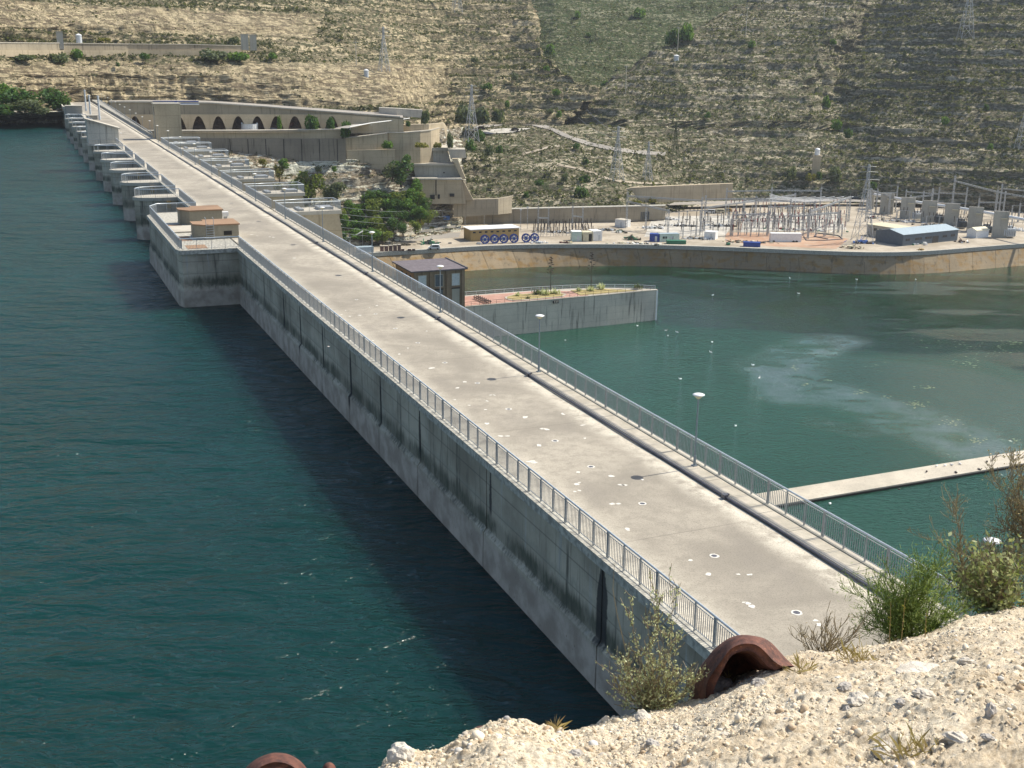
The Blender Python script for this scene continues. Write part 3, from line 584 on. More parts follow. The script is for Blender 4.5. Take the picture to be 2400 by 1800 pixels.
# solid core and downstream face
core = [(19.2, -.3), (27.7, -.3), (27.9, -6), (72, -60), (19.2, -60)]
mb = MB(); n = len(core)
mb.add([(a, 8, b) for a, b in core]+[(a, 139, b) for a, b in core], [tuple(range(n))[::-1], tuple(range(n, 2*n))]+[(i, (i+1) % n, n+(i+1) % n, n+i) for i in range(n)])
mb.obj('dam_body', 'concrete', dam)
mb = MB(); c2 = [(20.2, -.3), (27.6, -.3), (27.6, -2.2), (20.2, -2.2)]
mb.add([(a, 139, b) for a, b in c2]+[(a, 352, b) for a, b in c2], [(3, 2, 1, 0), (4, 5, 6, 7), (0, 1, 5, 4), (1, 2, 6, 5), (2, 3, 7, 6), (3, 0, 4, 7)])
mb.bb(21, 27, 139, 352, -26, -2.2); mb.bb(18.9, 27.6, 352, 470, -26, -.3)
mb.obj('bridge_body', 'concrete', dam)
road = MB(); road.bb(19.15, 26.52, 8, 470, -.32, 0); o = road.obj('road', 'road', None, loc=(0, 0, 0), rz=YAW); tag(o, kind='structure')
# edge coping along upstream side
cop = MB(); cop.bb(18.72, 19.15, 8, 111.2, -.34, .05); cop.bb(18.72, 19.15, 139.4, 470, -.34, .05); cop.obj('coping', 'coping', dam)
# walkway: slabs between u=8 and 135, then continuous
walk = thing('walkway', 'raised slab walkway along the downstream edge of the crest', 'walkway', (0, 0, 0), YAW)
o = walk; del o['category']; del o['label']; tag(o, kind='structure')
me0 = None
for i in range(0, 64):
    ua = 8+i*2.0; mb = MB(); mb.bb(0, .86, .012, 1.988, 0, .13)
    if me0 is None: q = mb.obj('paving_slab', 'walk', walk, loc=(26.66, ua, 0)); me0 = q.data
    else: link('paving_slab', me0, walk, (26.66, ua, 0))
mb = MB(); mb.bb(26.66, 27.52, 136, 470, -.3, .13); mb.obj('paving', 'walk', walk)
mb = MB(); mb.bb(26.5, 27.6, 8, 470, -.32, -.005); mb.obj('slab_bed', 'concrete', walk)
mb = MB(); mb.bb(27.56, 27.84, 8, 135, -.3, .17); mb.bb(27.56, 27.84, 139, 352, -.4, .17); mb.bb(27.56, 27.84, 352, 470, -.3, .17); mb.obj('edge_beam', 'pale_concrete', walk)
pipe = damthing('cable_pipe', 'long dark plastic pipe lying along the kerb of the walkway', 'pipe')
pts = [(26.57+.03*math.sin(u*.21)+.02*math.sin(u*.77), u, .085) for u in np.arange(9, 260, 1.5)]
mb = MB(); mb.tube(pts, .05, 8); mb.obj('pipe', 'black_pipe', pipe, True)
for u in (38.2, 59, 75, 93.4, 111): mb = MB(); mb.box((26.62, u, .17), (.35, .12, .05), .3); mb.box((26.57, u, .1), (.2, .25, .2)); mb.obj('pipe_joint', 'black_pipe', pipe)

# intake block with platform
blk = MB()
def frust(mb, top, bot, zt, zb):
    n = len(top); mb.add([(a, b, zb) for a, b in bot]+[(a, b, zt) for a, b in top], [tuple(range(n))[::-1], tuple(range(n, 2*n))]+[(i, (i+1) % n, n+(i+1) % n, n+i) for i in range(n)])
T0 = [(19.3, 111.15), (13.6, 111.35), (13.35, 112.2), (13.35, 137.5), (14.4, 139.5), (19.3, 139.5)]
def offs(d, du): return [(19.3, 111.15-du), (13.6-d*.6, 111.35-du), (13.35-d, 112.2-du*.6), (13.35-d, 137.5+d), (14.4-d, 139.5+d*.5), (19.3, 139.5+d*.5)]
frust(blk, offs(0, 0), offs(.05, .1), -.28, -3.3); frust(blk, offs(.12, .22), offs(.2, .35), -3.3, -4.0); frust(blk, offs(.2, .35), offs(.24, .37), -4.0, -5.6); frust(blk, offs(.24, .37), offs(.3, .4), -5.6, -9)
blk.obj('intake_block', 'damwall', dam)
mb = MB(); mb.prism([(a-(.22 if a < 19 else 0), b-(.18 if b < 112 else 0)) for a, b in T0][::-1], -.4, .0); mb.obj('platform_slab', 'coping', dam)
for x, y, a, b in ((15.2, 113.0, 1.9, 2.4), (14.6, 118.6, 1.6, 3.2), (15.0, 127.6, 1.8, 2.6)): mb = MB(); mb.bb(x-a/2, x+a/2, y-b/2, y+b/2, .0, .012); mb.obj('rust_plate', 'rust_roof', dam)
for u in (124.5,): mb = MB(); mb.bb(13.7, 17.5, u-2, u+2.5, 0, .15); mb.obj('concrete_pad', 'pale_concrete', dam)
def hut(name, label, pts, zr, over, window=False, ladder=False):
    c = Vector((sum(p[0] for p in pts)/len(pts), sum(p[1] for p in pts)/len(pts)))
    t = damthing(name, label, 'hatch house', 'rusty roofed hatch houses on the intake platform', c.x, c.y, 0)
    P = [(a-c.x, b-c.y) for a, b in pts]
    mb = MB(); mb.prism(P, .002, zr); mb.obj('wall', 'hatch_wall', t)
    mb = MB(); mb.prism([(a*1.05, b*1.05) for a, b in P], zr, zr+.13); mb.obj('roof', 'rust_roof', t)
    if window:
        mb = MB(); mb.bb(2.4-1.3, 3.0-1.1, P[1][1]-.03, P[1][1]+.02, .35, .78); mb.obj('window', 'dark', t)
        mb = MB(); x0, x1, y = P[1][0]+.1, P[1][0]+.85, P[1][1]-.12
        for x in (x0, x1): mb.tube([(x, y, 0), (x, y-.0, zr+.75)], .03, 6); mb.tube([(x, y, zr+.75), (x, y+.7, zr+.8)], .03, 6)
        for k in range(6): mb.bb(x0, x1, y-.12, y+.04, .12+k*.25, .17+k*.25)
        mb.obj('ladder', 'galv', t)
    return t
hut('hatch_house', 'nearer hatch house with rusty flat roof, small dark window and a ladder', [(15.75, 118.3), (16.75, 117.3), (16.75, 117.3-.02), (20.1, 117.0), (20.1, 120.9), (17.0, 121.0), (17.0, 119.9), (15.75, 119.9)][0:1]+[(16.75, 117.35), (20.1, 117.35), (20.1, 121.2), (17., 121.2), (17., 120.2), (15.75, 120.2)], 1.36, .1, True)
hut('hatch_house', 'farther hatch house with rusty flat roof and no ladder', [(15.75, 129.2), (16.7, 127.9), (20.2, 127.9), (20.2, 131.6), (17.2, 131.6), (17.2, 130.6), (15.75, 130.6)], 1.5, .1)
t = damthing('white_cabinet', 'small white vent box standing between the two hatch houses and the road', 'vent box', None, 21.1, 131.5, 0)
mb = MB(); mb.bb(-.18, .18, -.18, .18, 0, .35); mb.obj('base', 'galv', t); mb = MB(); mb.prism([(-.34, -.3), (.34, -.3), (.34, .3), (-.34, .3)], .35, .85); mb.obj('hood', 'white', t)

# railings
PW = 1.22
def rail_meshes(h):
    a = MB(); a.bb(-.035, .035, -.03, .03, 0, h-.04)
    b = MB(); b.bb(-.011, .011, -.011, .011, 0, h-.16)
    return a, b
POST = {}
def railing(label, path, z0=0.05, h=1.08, nb=10, indiv=0, group='galvanised railings of the dam', mats=('galv', 'handrail'), wide=0, cam_near=None, pw=PW, cap=.045):
    c = path[0]; t = damthing('railing', label, 'railing', group, c[0], c[1], z0)
    P = [Vector((a-c[0], b-c[1], 0)) for a, b in path]
    mb = MB(); mb.tube([p+Vector((0, 0, h)) for p in P], cap, 8); mb.obj('handrail', mats[1], t, True)
    mb = MB(); mb.tube([p+Vector((0, 0, h-.13)) for p in P], .018, 4); mb.obj('upper_bar', mats[0], t)
    mb = MB(); mb.tube([p+Vector((0, 0, .1)) for p in P], .018, 4); mb.obj('lower_bar', mats[0], t)
    key = (h, mats[0])
    if key not in POST:
        a = MB(); a.bb(-.03, .03, -.024, .024, 0, h-.03); b = MB(); b.bb(-.0095, .0095, -.011, .011, .1, h-.13)
        oa = a.obj('post', mats[0]); ob = b.obj('baluster', mats[0]); POST[key] = (oa.data, ob.data)
        bpy.data.objects.remove(oa); bpy.data.objects.remove(ob)
    pm, bm_ = POST[key]; bal = []
    for A, B in zip(P[:-1], P[1:]):
        L = (B-A).length; k = max(1, round(L/pw)); ang = math.atan2((B-A).y, (B-A).x)
        for i in range(k+1):
            q = A.lerp(B, i/k)
            if i < k or B is P[-1] or True:
                if not (i == 0 and A is not P[0]): link('post', pm, t, q, ang+math.pi/2)
                if wide and i % wide == 0 and 0 < i < k: link('post', pm, t, A.lerp(B, (i+.07)/k), ang+math.pi/2)
            if i < k and nb:
                for j in range(1, nb): bal.append((A.lerp(B, (i+j/nb)/k), ang))
    if bal:
        if indiv:
            for q, a in bal[:indiv]: link('baluster', bm_, t, q, a)
            bal = bal[indiv:]
        if bal:
            mb = MB()
            for q, a in bal: mb.box((q.x, q.y, h/2-.015), (.021, .021, h-.23), a)
            o = mb.obj('baluster', mats[0], t); tag(o, kind='stuff')
    return t
railing('railing along the upstream edge from the foreground rocks to the intake platform', [(19.0, 20), (19.0, 111.3)], indiv=290, wide=3)
railing('railing around the intake platform with the two rusty roofed hatch houses', [(19.0, 111.35), (16.4, 111.4), (13.65, 111.5), (13.5, 112.3), (13.5, 137.4), (14.5, 139.3), (19.0, 139.3)], z0=.0)
railing('long railing along the downstream walkway with the lamp posts', [(27.7, 22), (27.7, 135.6)], z0=.17, indiv=290, wide=3)
NPI = [154.3, 173.2, 192.5, 211.6, 230.6, 251.0]
railing('railing on the reservoir side between the intake platform and the first pier', [(19.0, 139.5), (19.0, 154.2)])
ordn0 = None
ordn = ['first', 'second', 'third', 'fourth', 'fifth', 'sixth', 'seventh', 'eighth', 'ninth', 'tenth', 'eleventh', 'twelfth', 'thirteenth', 'fourteenth', 'fifteenth', 'sixteenth', 'seventeenth', 'eighteenth', 'nineteenth', 'twentieth', 'twenty-first', 'twenty-second']
pier_me = None
allp = NPI+[270.3, 289.5, 308.7, 327.9, 347.]
for i, u in enumerate(allp):
    zt = .0; wd = 3.6
    mb = MB(); top = [(20.4, 0), (16, 0), (14.2, .7), (13.5, 1.8), (14.2, 2.9), (16, wd), (20.4, wd)]
    if pier_me is None:
        mb.prism([(a, b) for a, b in top][::-1], -9, -.42); q = mb.obj('pier', 'damwall', dam, loc=(0, u, 0)); pier_me = q.data
        mb = MB(); mb.prism([(a-.2 if a < 20 else a, b*1.08-.14) for a, b in top][::-1], -.42, .02); q = mb.obj('pier_slab', 'pale_concrete', dam, loc=(0, u, 0)); slab_me = q.data
    else:
        link('pier', pier_me, dam, (0, u, 0)); link('pier_slab', slab_me, dam, (0, u, 0))
    if i != 5:
        railing('railing round the %s spillway pier from the intake platform on the reservoir side' % ordn[i], [(19.0, u+.05), (16, u+.05), (14.3, u+.6), (13.6, u+1.8), (14.3, u+3.0), (16, u+wd-.05), (19.0, u+wd-.05)], z0=.02, nb=6 if i < 4 else 0, pw=1.4)
    if i+1 < len(allp):
        railing('straight railing on the reservoir side between the %s and %s piers' % (ordn[i], ordn[i+1]), [(19.0, u+wd), (19.0, allp[i+1])], nb=7 if i < 4 else 0)
    # gate leaf between piers (reservoir side), set back under the bridge
    if i+1 < len(allp): mb = MB(); mb.bb(20.3, 20.9, u+wd, allp[i+1], -9, -1.2); mb.obj('gate_leaf', 'transf', dam)
mb = MB(); mb.bb(20.3, 20.9, 139.5, 154.3, -9, -1.2); mb.obj('gate_leaf', 'transf', dam)
for i in range(3):
    mb = MB(); mb.bb(-.25, .25, -.2, .2, -.9, -.02); q = mb.obj('gate_hoist', 'ochre', dam, loc=(17.6, NPI[i]-.22, -.45))
# downstream piers and platforms
DP = [135.2, 154.3, 174.0, 193.9, 213.6, 233.0, 247.5]
for i, u in enumerate(DP):
    wd = 3.5
    prof = [(26, -.42), (35.3, -.42), (36.0, -6), (40.5, -26), (56, -60), (26, -60)]
    mb = MB(); n = len(prof); mb.add([(a, 0, b) for a, b in prof]+[(a, wd, b) for a, b in prof], [tuple(range(n)), tuple(range(n, 2*n))[::-1]]+[(k, n+k, n+(k+1) % n, (k+1) % n) for k in range(n)])
    if i == 0:
        q = mb.obj('downstream_pier', 'tan_wall', dam, loc=(0, u, 0)); dpm = q.data
        mb = MB(); mb.bb(27.86, 35.6, -.15, wd+.15, -.42, .02); q = mb.obj('pier_slab', 'pale_concrete', dam, loc=(0, u, 0)); dps = q.data
        mb = MB(); mb.bb(33, 34.8, .7, 2.8, 0.02, .35); mb.bb(30.5, 31.1, .4, 3, .02, .25); q = mb.obj('hoist_frame', 'galv', dam, loc=(0, u, 0)); hf = q.data
    else:
        link('downstream_pier', dpm, dam, (0, u, 0)); link('pier_slab', dps, dam, (0, u, 0)); link('hoist_frame', hf, dam, (0, u, 0))
    railing('railing round the %s narrow platform jutting out on the downstream side' % ordn[i], [(27.9, u+.3), (35.5, u-.05), (35.5, u+wd+.05), (27.9, u+wd-.7)], z0=.02, nb=9 if i < 4 else 5)
    if i+1 < len(DP):
        railing('straight downstream railing between the %s and %s jutting platforms' % (ordn[i], ordn[i+1]), [(27.7, u+wd-.7), (27.7, DP[i+1]+.3)], z0=.17, nb=9 if i < 3 else 6)
        mb = MB(); mb.bb(27.2, 27.8, u+wd, DP[i+1], -4.5, -.4); mb.obj('bridge_beam', 'grey_wall', dam)
railing('straight downstream railing running from the tower to the far end of the crest', [(27.7, 263.6), (29.5, 400), (29.9, 462)], z0=.1, nb=0, pw=2.4)
mb = MB(); mb.prism([(27.7, 263), (30.4, 464), (30, 464.5), (27.6, 464)][::-1], -.3, .75); mb.obj('parapet', 'concrete', dam)
mb = MB(); mb.prism([(15.2, 398), (19.3, 392), (19.3, 468), (16, 468)], -8, .3); mb.prism([(15.0, 398), (15.4, 398), (16.2, 468), (15.8, 468)], .3, 1.1); mb.prism([(15., 398.), (19.3, 391.6), (19.3, 392), (15.2, 398.4)], .3, 1.1); mb.obj('abutment', 'grey_wall', dam)

# lamp posts
def lamp_post(u, v, label, first=[None]):
    t = damthing('lamp_post', label, 'lamp post', 'lamp posts along the crest', v, u, .13)
    if first[0] is None:
        a = MB(); a.tube([(0, 0, 0), (0, 0, .5)], .062, 10); a.tube([(0, 0, .5), (0, 0, 3.24)], [.042, .036], 8); a.box((0, 0, .02), (.22, .22, .04)); pa = a.obj('pole', 'galv_dark', t, False)
        b = MB(); b.lathe([(.045, 0), (.10, .05), (.235, .17), (.275, .19)], 20, (0, 0, 3.22)); pb = b.obj('lamp_shade', 'cream', t, True)
        c = MB(); c.lathe([(.275, 0), (.28, .015), (.2, .05), (.08, .08), (.01, .085)], 20, (0, 0, 3.412)); pc = c.obj('lamp_cap', 'white', t, True)
        first[0] = (pa.data, pb.data, pc.data)
    else:
        for nme, m_ in zip(('pole', 'lamp_shade', 'lamp_cap'), first[0]): link(nme, m_, t)
LU = [41.9+17.35*k for k in range(-1, 24)]
for i, u in enumerate(LU):
    v = 27.35 if u < 260 else 27.6+(u-260)*.012
    lamp_post(u, v, ['white lamp head half hidden behind the right foreground bushes', 'nearest fully visible lamp post, standing on the slab walkway', 'second nearest fully visible lamp post, against the grey training wall', 'lamp post standing in front of the purple roofed powerhouse', 'lamp post in front of the yard wall, left of the powerhouse', 'lamp post in front of the nearest downstream pier', 'lamp post beside the first jutting downstream platform'][i] if i < 7 else 'small distant lamp post on the crest, %s beyond the first jutting platform' % ordn[min(i-7, 10)] if i < 18 else 'tiny lamp post at the far end of the crest, %s from the last' % ordn[len(LU)-1-i])

# drain rings and mortar patches on the road
for i, (a, b, r) in enumerate([(1867, 1436, .2), (1674, 1303, .19), (1505.5, 1180.3, .18), (1385, 1094, .18), (1301, 1033.5, .18), (1192, 959, .18), (1119, 898, .16), (1042.6, 850, .16), (979.5, 803.6, .15), (926.8, 770, .15), (880.5, 736, .14), (835.7, 702.5, .14)]):
    p = U(a, b, 0); t = thing('drain_hole', 'open drain hole with a pale mortar ring in the road, %s from the foreground' % ordn[i], 'drain', p, 0, 'drain holes in the road')
    mb = MB(); k = 22; ro = [r*(1+random.uniform(-.08, .1)) for _ in range(k)]; vs = [(ro[j]*math.cos(j*2*math.pi/k), ro[j]*math.sin(j*2*math.pi/k), .008) for j in range(k)]+[(r*.62*math.cos(j*2*math.pi/k), r*.62*math.sin(j*2*math.pi/k), .01) for j in range(k)]
    mb.add(vs, [(j, (j+1) % k, k+(j+1) % k, k+j) for j in range(k)]); mb.obj('mortar_ring', 'mortar', t)
    mb = MB(); mb.lathe([(r*.62, .005), (r*.3, .007), (.01, .006)], 14); mb.obj('hole', 'black_pipe', t)
mb = MB()
pl = [(1752, 1414), (1762, 1421), (1744, 1412), (1912, 1454), (1920, 1464), (1757, 1347), (1730, 1346), (1619, 1313), (1450, 1180.6), (1436, 1180.9), (1358, 1150), (1347, 1152), (1358, 1131), (1352, 1135), (1456, 1137), (1463, 1137), (1433, 1115.6), (1355, 1106.8), (1253, 1084), (1244, 1082), (1371, 1027), (1263, 1043.5), (1174, 1022), (1190, 1022), (1369, 996), (1364, 997), (1319, 970), (1232, 977.7), (1280, 1006), (1270, 1005), (1141, 993), (1138, 960), (1142, 940), (1066, 937), (1072, 909), (1089, 895), (1150, 926), (1158, 926), (1011, 863), (956, 816), (936, 830), (874, 798), (861, 795), (820, 741.5), (810, 728), (800, 737), (843, 739), (1000, 776), (760, 737), (780, 765), (690, 605), (632, 555), (590, 550), (603, 553), (640, 556), (770, 812), (905, 650), (883, 716), (866, 721), (1505, 1124), (1100, 950), (1470, 1240), (1660, 1345)]
for a, b in pl:
    p = U(a, b, 0); k = 11; r = random.uniform(.06, .15); st_ = random.uniform(0, 3.14); el = random.uniform(1, 1.8)
    vs = []
    for j in range(k):
        q = j*2*math.pi/k; rr = r*random.uniform(.6, 1.2); x = rr*math.cos(q)*el; y = rr*math.sin(q); vs.append((p.x+x*math.cos(st_)-y*math.sin(st_), p.y+x*math.sin(st_)+y*math.cos(st_), .005))
    mb.add(vs, [tuple(range(k))])
tag(mb.obj('mortar_patches', 'mortar'), 'pale mortar patches scattered over the road surface of the crest', 'patches', kind='stuff')

# gatehouse, chimneys, tower
t = damthing('gatehouse', 'plain grey gatehouse with slanting roof standing over the reservoir side of the crest', 'gatehouse', None, 13.7, 251.0, 0)
mb = MB(); mb.prism([(0, 0), (6.0, 0), (6.0, 5), (0, 5)], 0.02, [4.75, 2.95, 2.95, 4.75]); mb.obj('wall', 'grey_wall', t)
mb = MB(); mb.prism([(-.35, -.3), (6.4, -.3), (6.4, 5.3), (-.35, 5.3)], [4.86, 2.84, 2.84, 4.86], [5.08, 3.06, 3.06, 5.08]); mb.obj('roof', 'pale_concrete', t)
mb = MB(); mb.bb(-.2, 6.4, -.6, 0, -.4, .02); mb.obj('ledge', 'pale_concrete', t)
mb = MB(); mb.tube([(0, -.5, .9), (6.3, -.5, .9), (6.3, -.05, .9)], .03, 5)
for x in (0, 1, 2, 3, 4, 5, 6.3): mb.tube([(x, -.5, 0), (x, -.5, .9)], .02, 5)
mb.obj('guard_rail', 'galv', t)
mb = MB(); mb.tube([(6.4, 2, 1.9), (6.75, 2, 1.9)], .12, 8); mb.obj('wall_lamp', 'white', t)
for (a, b, top, lab) in ((385, 590, 240, 'leftmost of the three tall pale pipes behind the gatehouse'), (465, 725, 270, 'middle of the three tall pale pipes behind the gatehouse'), (620, 745, 340, 'rightmost of the three tall pale pipes, with a small cap')):
    p = U(150+a/7.373, 180+b/7.373, 0); t = thing('vent_pipe', lab, 'chimney', p, YAW, 'tall pipes behind the gatehouse'); hgt = 6.2
    mb = MB(); mb.tube([(0, 0, 0), (0, 0, 1.0)], .34, 10); mb.tube([(0, 0, 1.0), (0, 0, hgt)], .24, 10); mb.obj('pipe', 'tank_grey', t, False)
    mb = MB(); mb.lathe([(.33, 0), (.33, .18), (.1, .3)], 10, (0, 0, hgt)); mb.obj('cap', 'tank_grey', t)
for (v, u, w_, l, h, lab) in ((21.6, 341, 1.6, 3.2, 1.0, 'low grey plinth house at the foot of the right pipe'), (18.5, 372, 3.4, 4., 2.3, 'small grey house with flat roof behind the pipes')):
    t = damthing('service_hut', lab, 'hut', None, v-2, u, 0); mb = MB(); mb.bb(-w_/2, w_/2+1.2, 0, l, 0, h); mb.obj('wall', 'concrete', t); mb = MB(); mb.bb(-w_/2-.2, w_/2+1.4, -.2, l+.2, h, h+.2); mb.obj('roof', 'pale_concrete', t)
t = damthing('crest_tower', 'square concrete lift tower beside the downstream railing of the crest', 'tower', None, 28.05, 259.6, 0)
mb = MB(); mb.bb(0, 5.4, 0, 3.8, -30, 7.4); mb.obj('wall', 'tan_wall', t); mb = MB(); mb.bb(-.15, 5.55, -.15, 3.95, 7.4, 7.62); mb.obj('roof', 'pale_concrete', t)
mb = MB(); mb.bb(-.04, 0, .6, 1.9, 5.2, 6.9); mb.obj('window', 'glass', t); mb = MB(); mb.bb(-.04, .0, .8, 1.9, 0, 2.2); mb.obj('door', 'transf', t)
# ------------------------------------------------------------------ powerhouse and training wall
t = damthing('powerhouse', 'brown powerhouse building with a flat purple roof standing in the river', 'powerhouse', None, 91.6, 277, ZT)
Hh = 20.2-.2; W_ = 14.1; Lh = 15.4
mb = MB(); mb.bb(0, W_, 0, Lh, -3, Hh-.45); mb.obj('wall', 'brown_wall', t)
mb = MB(); mb.prism([(-.9, -.7), (W_+.7, -.7), (W_+.7, Lh+.5), (-.9, Lh+.5)], Hh-.45, [Hh-.1]*4); mb.obj('roof', 'slate', t)
mb = MB(); mb.bb(W_+.35, W_+.7, -.7, Lh+.5, Hh-.1, Hh+.12); mb.obj('roof_edge', 'black_pipe', t)
for x0, gl in ((1.3, 1), (5.9, 0), (10.6, 1)):
    mb = MB(); mb.bb(x0, x0+2.1, -.03, 0, Hh-4.6, Hh-1.5); w0 = mb.obj('window', 'tank_grey' if gl else 'transf', t); mb = MB(); mb.bb(x0-.12, x0, -.1, .02, Hh-4.7, Hh-1.4); mb.bb(x0+2.1, x0+2.22, -.1, .02, Hh-4.7, Hh-1.4); mb.bb(x0, x0+2.1, -.1, .02, Hh-4.7, Hh-4.6); mb.bb(x0, x0+2.1, -.1, .02, Hh-1.5, Hh-1.4); mb.obj('frame', 'pale_concrete', w0)
    mb = MB(); mb.bb(x0, x0+2.1, -.03, 0, Hh-16, Hh-5.5); q = mb.obj('window_strip', 'firewall' if gl else 'transf', t)
    mb = MB(); mb.bb(x0-.1, x0+2.2, -.2, -.03, Hh-5.5, Hh-5.2); mb.obj('window_sill', 'dark', t)
for x0 in (0, 4.3, 8.9, W_-.9): mb = MB(); mb.bb(x0, x0+.9, -.35, 0, -3, Hh-.45); mb.obj('pilaster', 'brown_wall', t)
mb = MB(); mb.bb(-.02, 0, 0, Lh, -3, Hh-.6); mb.obj('side_panel', 'orange_wall', t)
for y in (2.0, 5.2, 9): mb = MB(); mb.bb(-.06, -.02, y, y+1.2, Hh-3.4, Hh-1.7); mb.obj('window', 'dark', t)
ZP = -46.4
pen = damthing('training_wall', 'grey concrete training wall with paved garden top jutting into the river', 'training wall', None, 105.7, 278.6, ZP)
near_ = [(0, 0), (15, .4), (30, .8), (45, 1.3), (61.5, 2.4)]; far_ = [(61.5, 2.9), (56, 6.5), (48, 9.8), (38, 12.2), (26, 13.2), (12, 13.3), (0, 13.2)]
mb = MB(); mb.prism(near_+far_, ZT-ZP-3, -.25); mb.obj('wall', 'grey_wall', pen)
mb = MB(); mb.prism([(a-.0, b-.12) for a, b in near_]+[(a+.1, b+.15) for a, b in far_], -.25, 0); mb.obj('coping', 'pale_concrete', pen)
mb = MB(); mb.prism([(0.1, .4), (15, .9), (30, 1.4), (39, 1.8), (37, 9), (26, 12.2), (12, 12.3), (.1, 12.2)], 0, .02); mb.obj('paving', 'pink', pen)
mb = MB(); mb.prism([(15.6, 2.1), (19, 1.5), (31, 2.2), (33.5, 5), (31, 9.3), (19, 9.6), (15.4, 7.2), (14.6, 4.6)], .02, .16); mb.obj('bed_kerb', 'pale_concrete', pen)
mb = MB(); mb.prism([(16, 2.7), (19, 2.1), (30.7, 2.7), (32.8, 5), (30.6, 8.8), (19, 9.), (16, 7), (15.2, 4.8)], .16, .22); mb.obj('garden_bed', 'bed', pen)
mb = MB(); mb.prism([(36.5, 2.4), (55, 3.0), (47, 8.2), (37, 9.6)], .02, .12); mb.obj('garden_bed', 'bed', pen)
mb = MB(); mb.bb(26.8, 28.6, -.3, .02, -1.1, -.3); mb.obj('outlet', 'dark', pen)
for k in range(3): mb = MB(); mb.bb(27.1+k*.5, 27.3+k*.5, -.5, -.3, -.95, -.4); mb.obj('outlet_bar', 'pale_concrete', pen)
mb = MB(); mb.bb(61.1, 61.6, 2.2, 2.36, ZT-ZP, -.25); mb.obj('staff_gauge', 'white', pen)
def prail(label, pts, mats, h, nb):
    c = pts[0]; t = thing('railing', label, 'railing', D(105.7+c[0], 278.6+c[1], ZP+.02), YAW); P = [Vector((a-c[0], b-c[1], 0)) for a, b in pts]
    for z, nm in ((h, 'handrail'), (h*.5, 'middle_rail'), (.1, 'lower_bar')): mb = MB(); mb.tube([p+Vector((0, 0, z)) for p in P], .05 if z == h else .03, 6); mb.obj(nm, mats[0], t)
    for A, B in zip(P[:-1], P[1:]):
        k = max(1, round((B-A).length/2.6))
        for i in range(k+1 if B is P[-1] else k): mb = MB(); mb.tube([A.lerp(B, i/k), A.lerp(B, i/k)+Vector((0, 0, h))], .045, 5); mb.obj('post', mats[0], t)
    if nb:
        mb = MB()
        for A, B in zip(P[:-1], P[1:]):
            k = int((B-A).length/.25)
            for i in range(k): q = A.lerp(B, i/k); mb.box((q.x, q.y, h/2), (.04, .04, h-.1))
        tag(mb.obj('baluster', mats[1], t), kind='stuff')
prail('dark brown railing along the near side of the training wall', [(.2, .2), (15, .55), (30, .95), (45, 1.45), (59, 2.2)], ('timber', 'timber'), 1.05, 0)
prail('pale blue railing round the far side and tip of the training wall', [(60.8, 2.5), (56, 6.2), (48, 9.5), (38, 11.9), (26, 12.9), (12, 13.), (.4, 12.9)], ('handrail', 'galv'), 1.1, 1)
def pen_at(a, b, z=0): return D(105.7+a, 278.6+b, ZP+z)
t = thing('picnic_bench', 'long dark timber bench rack on the pink paving beside the powerhouse', 'bench', pen_at(7.6, 4.6, .02), YAW+R(95))
for y in (-.75, 0, .75): mb = MB(); mb.bb(-4, 4, y-.16, y+.16, .55 if y else .8, .62 if y else .87); mb.obj('plank', 'timber', t)
for x in np.linspace(-3.6, 3.6, 7): mb = MB(); mb.bb(x-.07, x+.07, -.9, .9, .42, .55); mb.bb(x-.07, x+.07, -.7, -.55, 0, 1.0); mb.bb(x-.07, x+.07, .55, .7, 0, 1.0); mb.obj('trestle', 'timber', t)

# ------------------------------------------------------------------ vegetation builders
def crown_mesh(name, mat, n, lobes, leaf, seed_, squash=1.):
    g = np.random.default_rng(seed_); L = np.array(lobes, float); w_ = L[:, 3]**2; w_ /= w_.sum(); k = g.choice(len(L), n, p=w_)
    d = g.normal(0, 1, (n, 3)); d /= np.linalg.norm(d, axis=1, keepdims=True); rr = g.uniform(.45, 1.05, n)**.6
    c = L[k, :3]+d*(L[k, 3]*rr)[:, None]*[1, 1, squash]; c[:, 2] = np.maximum(c[:, 2], .02)
    a = g.normal(0, 1, (n, 3)); a /= np.linalg.norm(a, axis=1, keepdims=True); b = np.cross(a, d+g.normal(0, .5, (n, 3))); b /= np.linalg.norm(b, axis=1, keepdims=True)+1e-6
    s = leaf*g.uniform(.6, 1.3, n)[:, None]; V = np.stack([c-a*s, c+b*s*.7, c+a*s, c-b*s*.7], 1).reshape(-1, 3)
    return fastmesh(name, V, np.arange(len(V)).reshape(-1, 4), mat)
def lobes(n, R_, h, seed_, up_=.5):
    g = random.Random(seed_); out = []
    for i in range(n):
        a = g.uniform(0, 6.28); r = g.uniform(0, .62)*R_; z = h*(up_+g.uniform(-.28, .33)); out.append((r*math.cos(a), r*math.sin(a), z, R_*g.uniform(.3, .55)))
    return out
CR = {}
for key, mat in (('dark', 'leaf_dark'), ('mid', 'leaf_mid'), ('pine', 'leaf_pine'), ('olive', 'leaf_olive'), ('yellow', 'leaf_yellow')):
    CR[key] = [crown_mesh('crown', mat, 1100, lobes(9, 1., 1.5, i*7+len(key), .55), .095, i+3) for i in range(3)]
    CR[key+'_s'] = [crown_mesh('crown', mat, 420, [(x, y, z*.6, r) for x, y, z, r in lobes(6, 1., 1., i*5+len(key), .45)], .14, i+9) for i in range(3)]
tk = MB(); tk.tube([(0, 0, -.3), (.03, 0, .5), (-.02, .03, 1.1)], [.09, .07, .03], 6)
for k in range(5): a = k*1.26; tk.tube([(0, 0, .4+.1*k), (.25*math.cos(a), .25*math.sin(a), .75+.1*k), (.5*math.cos(a), .5*math.sin(a), 1.05+.08*k)], [.04, .025, .012], 5)
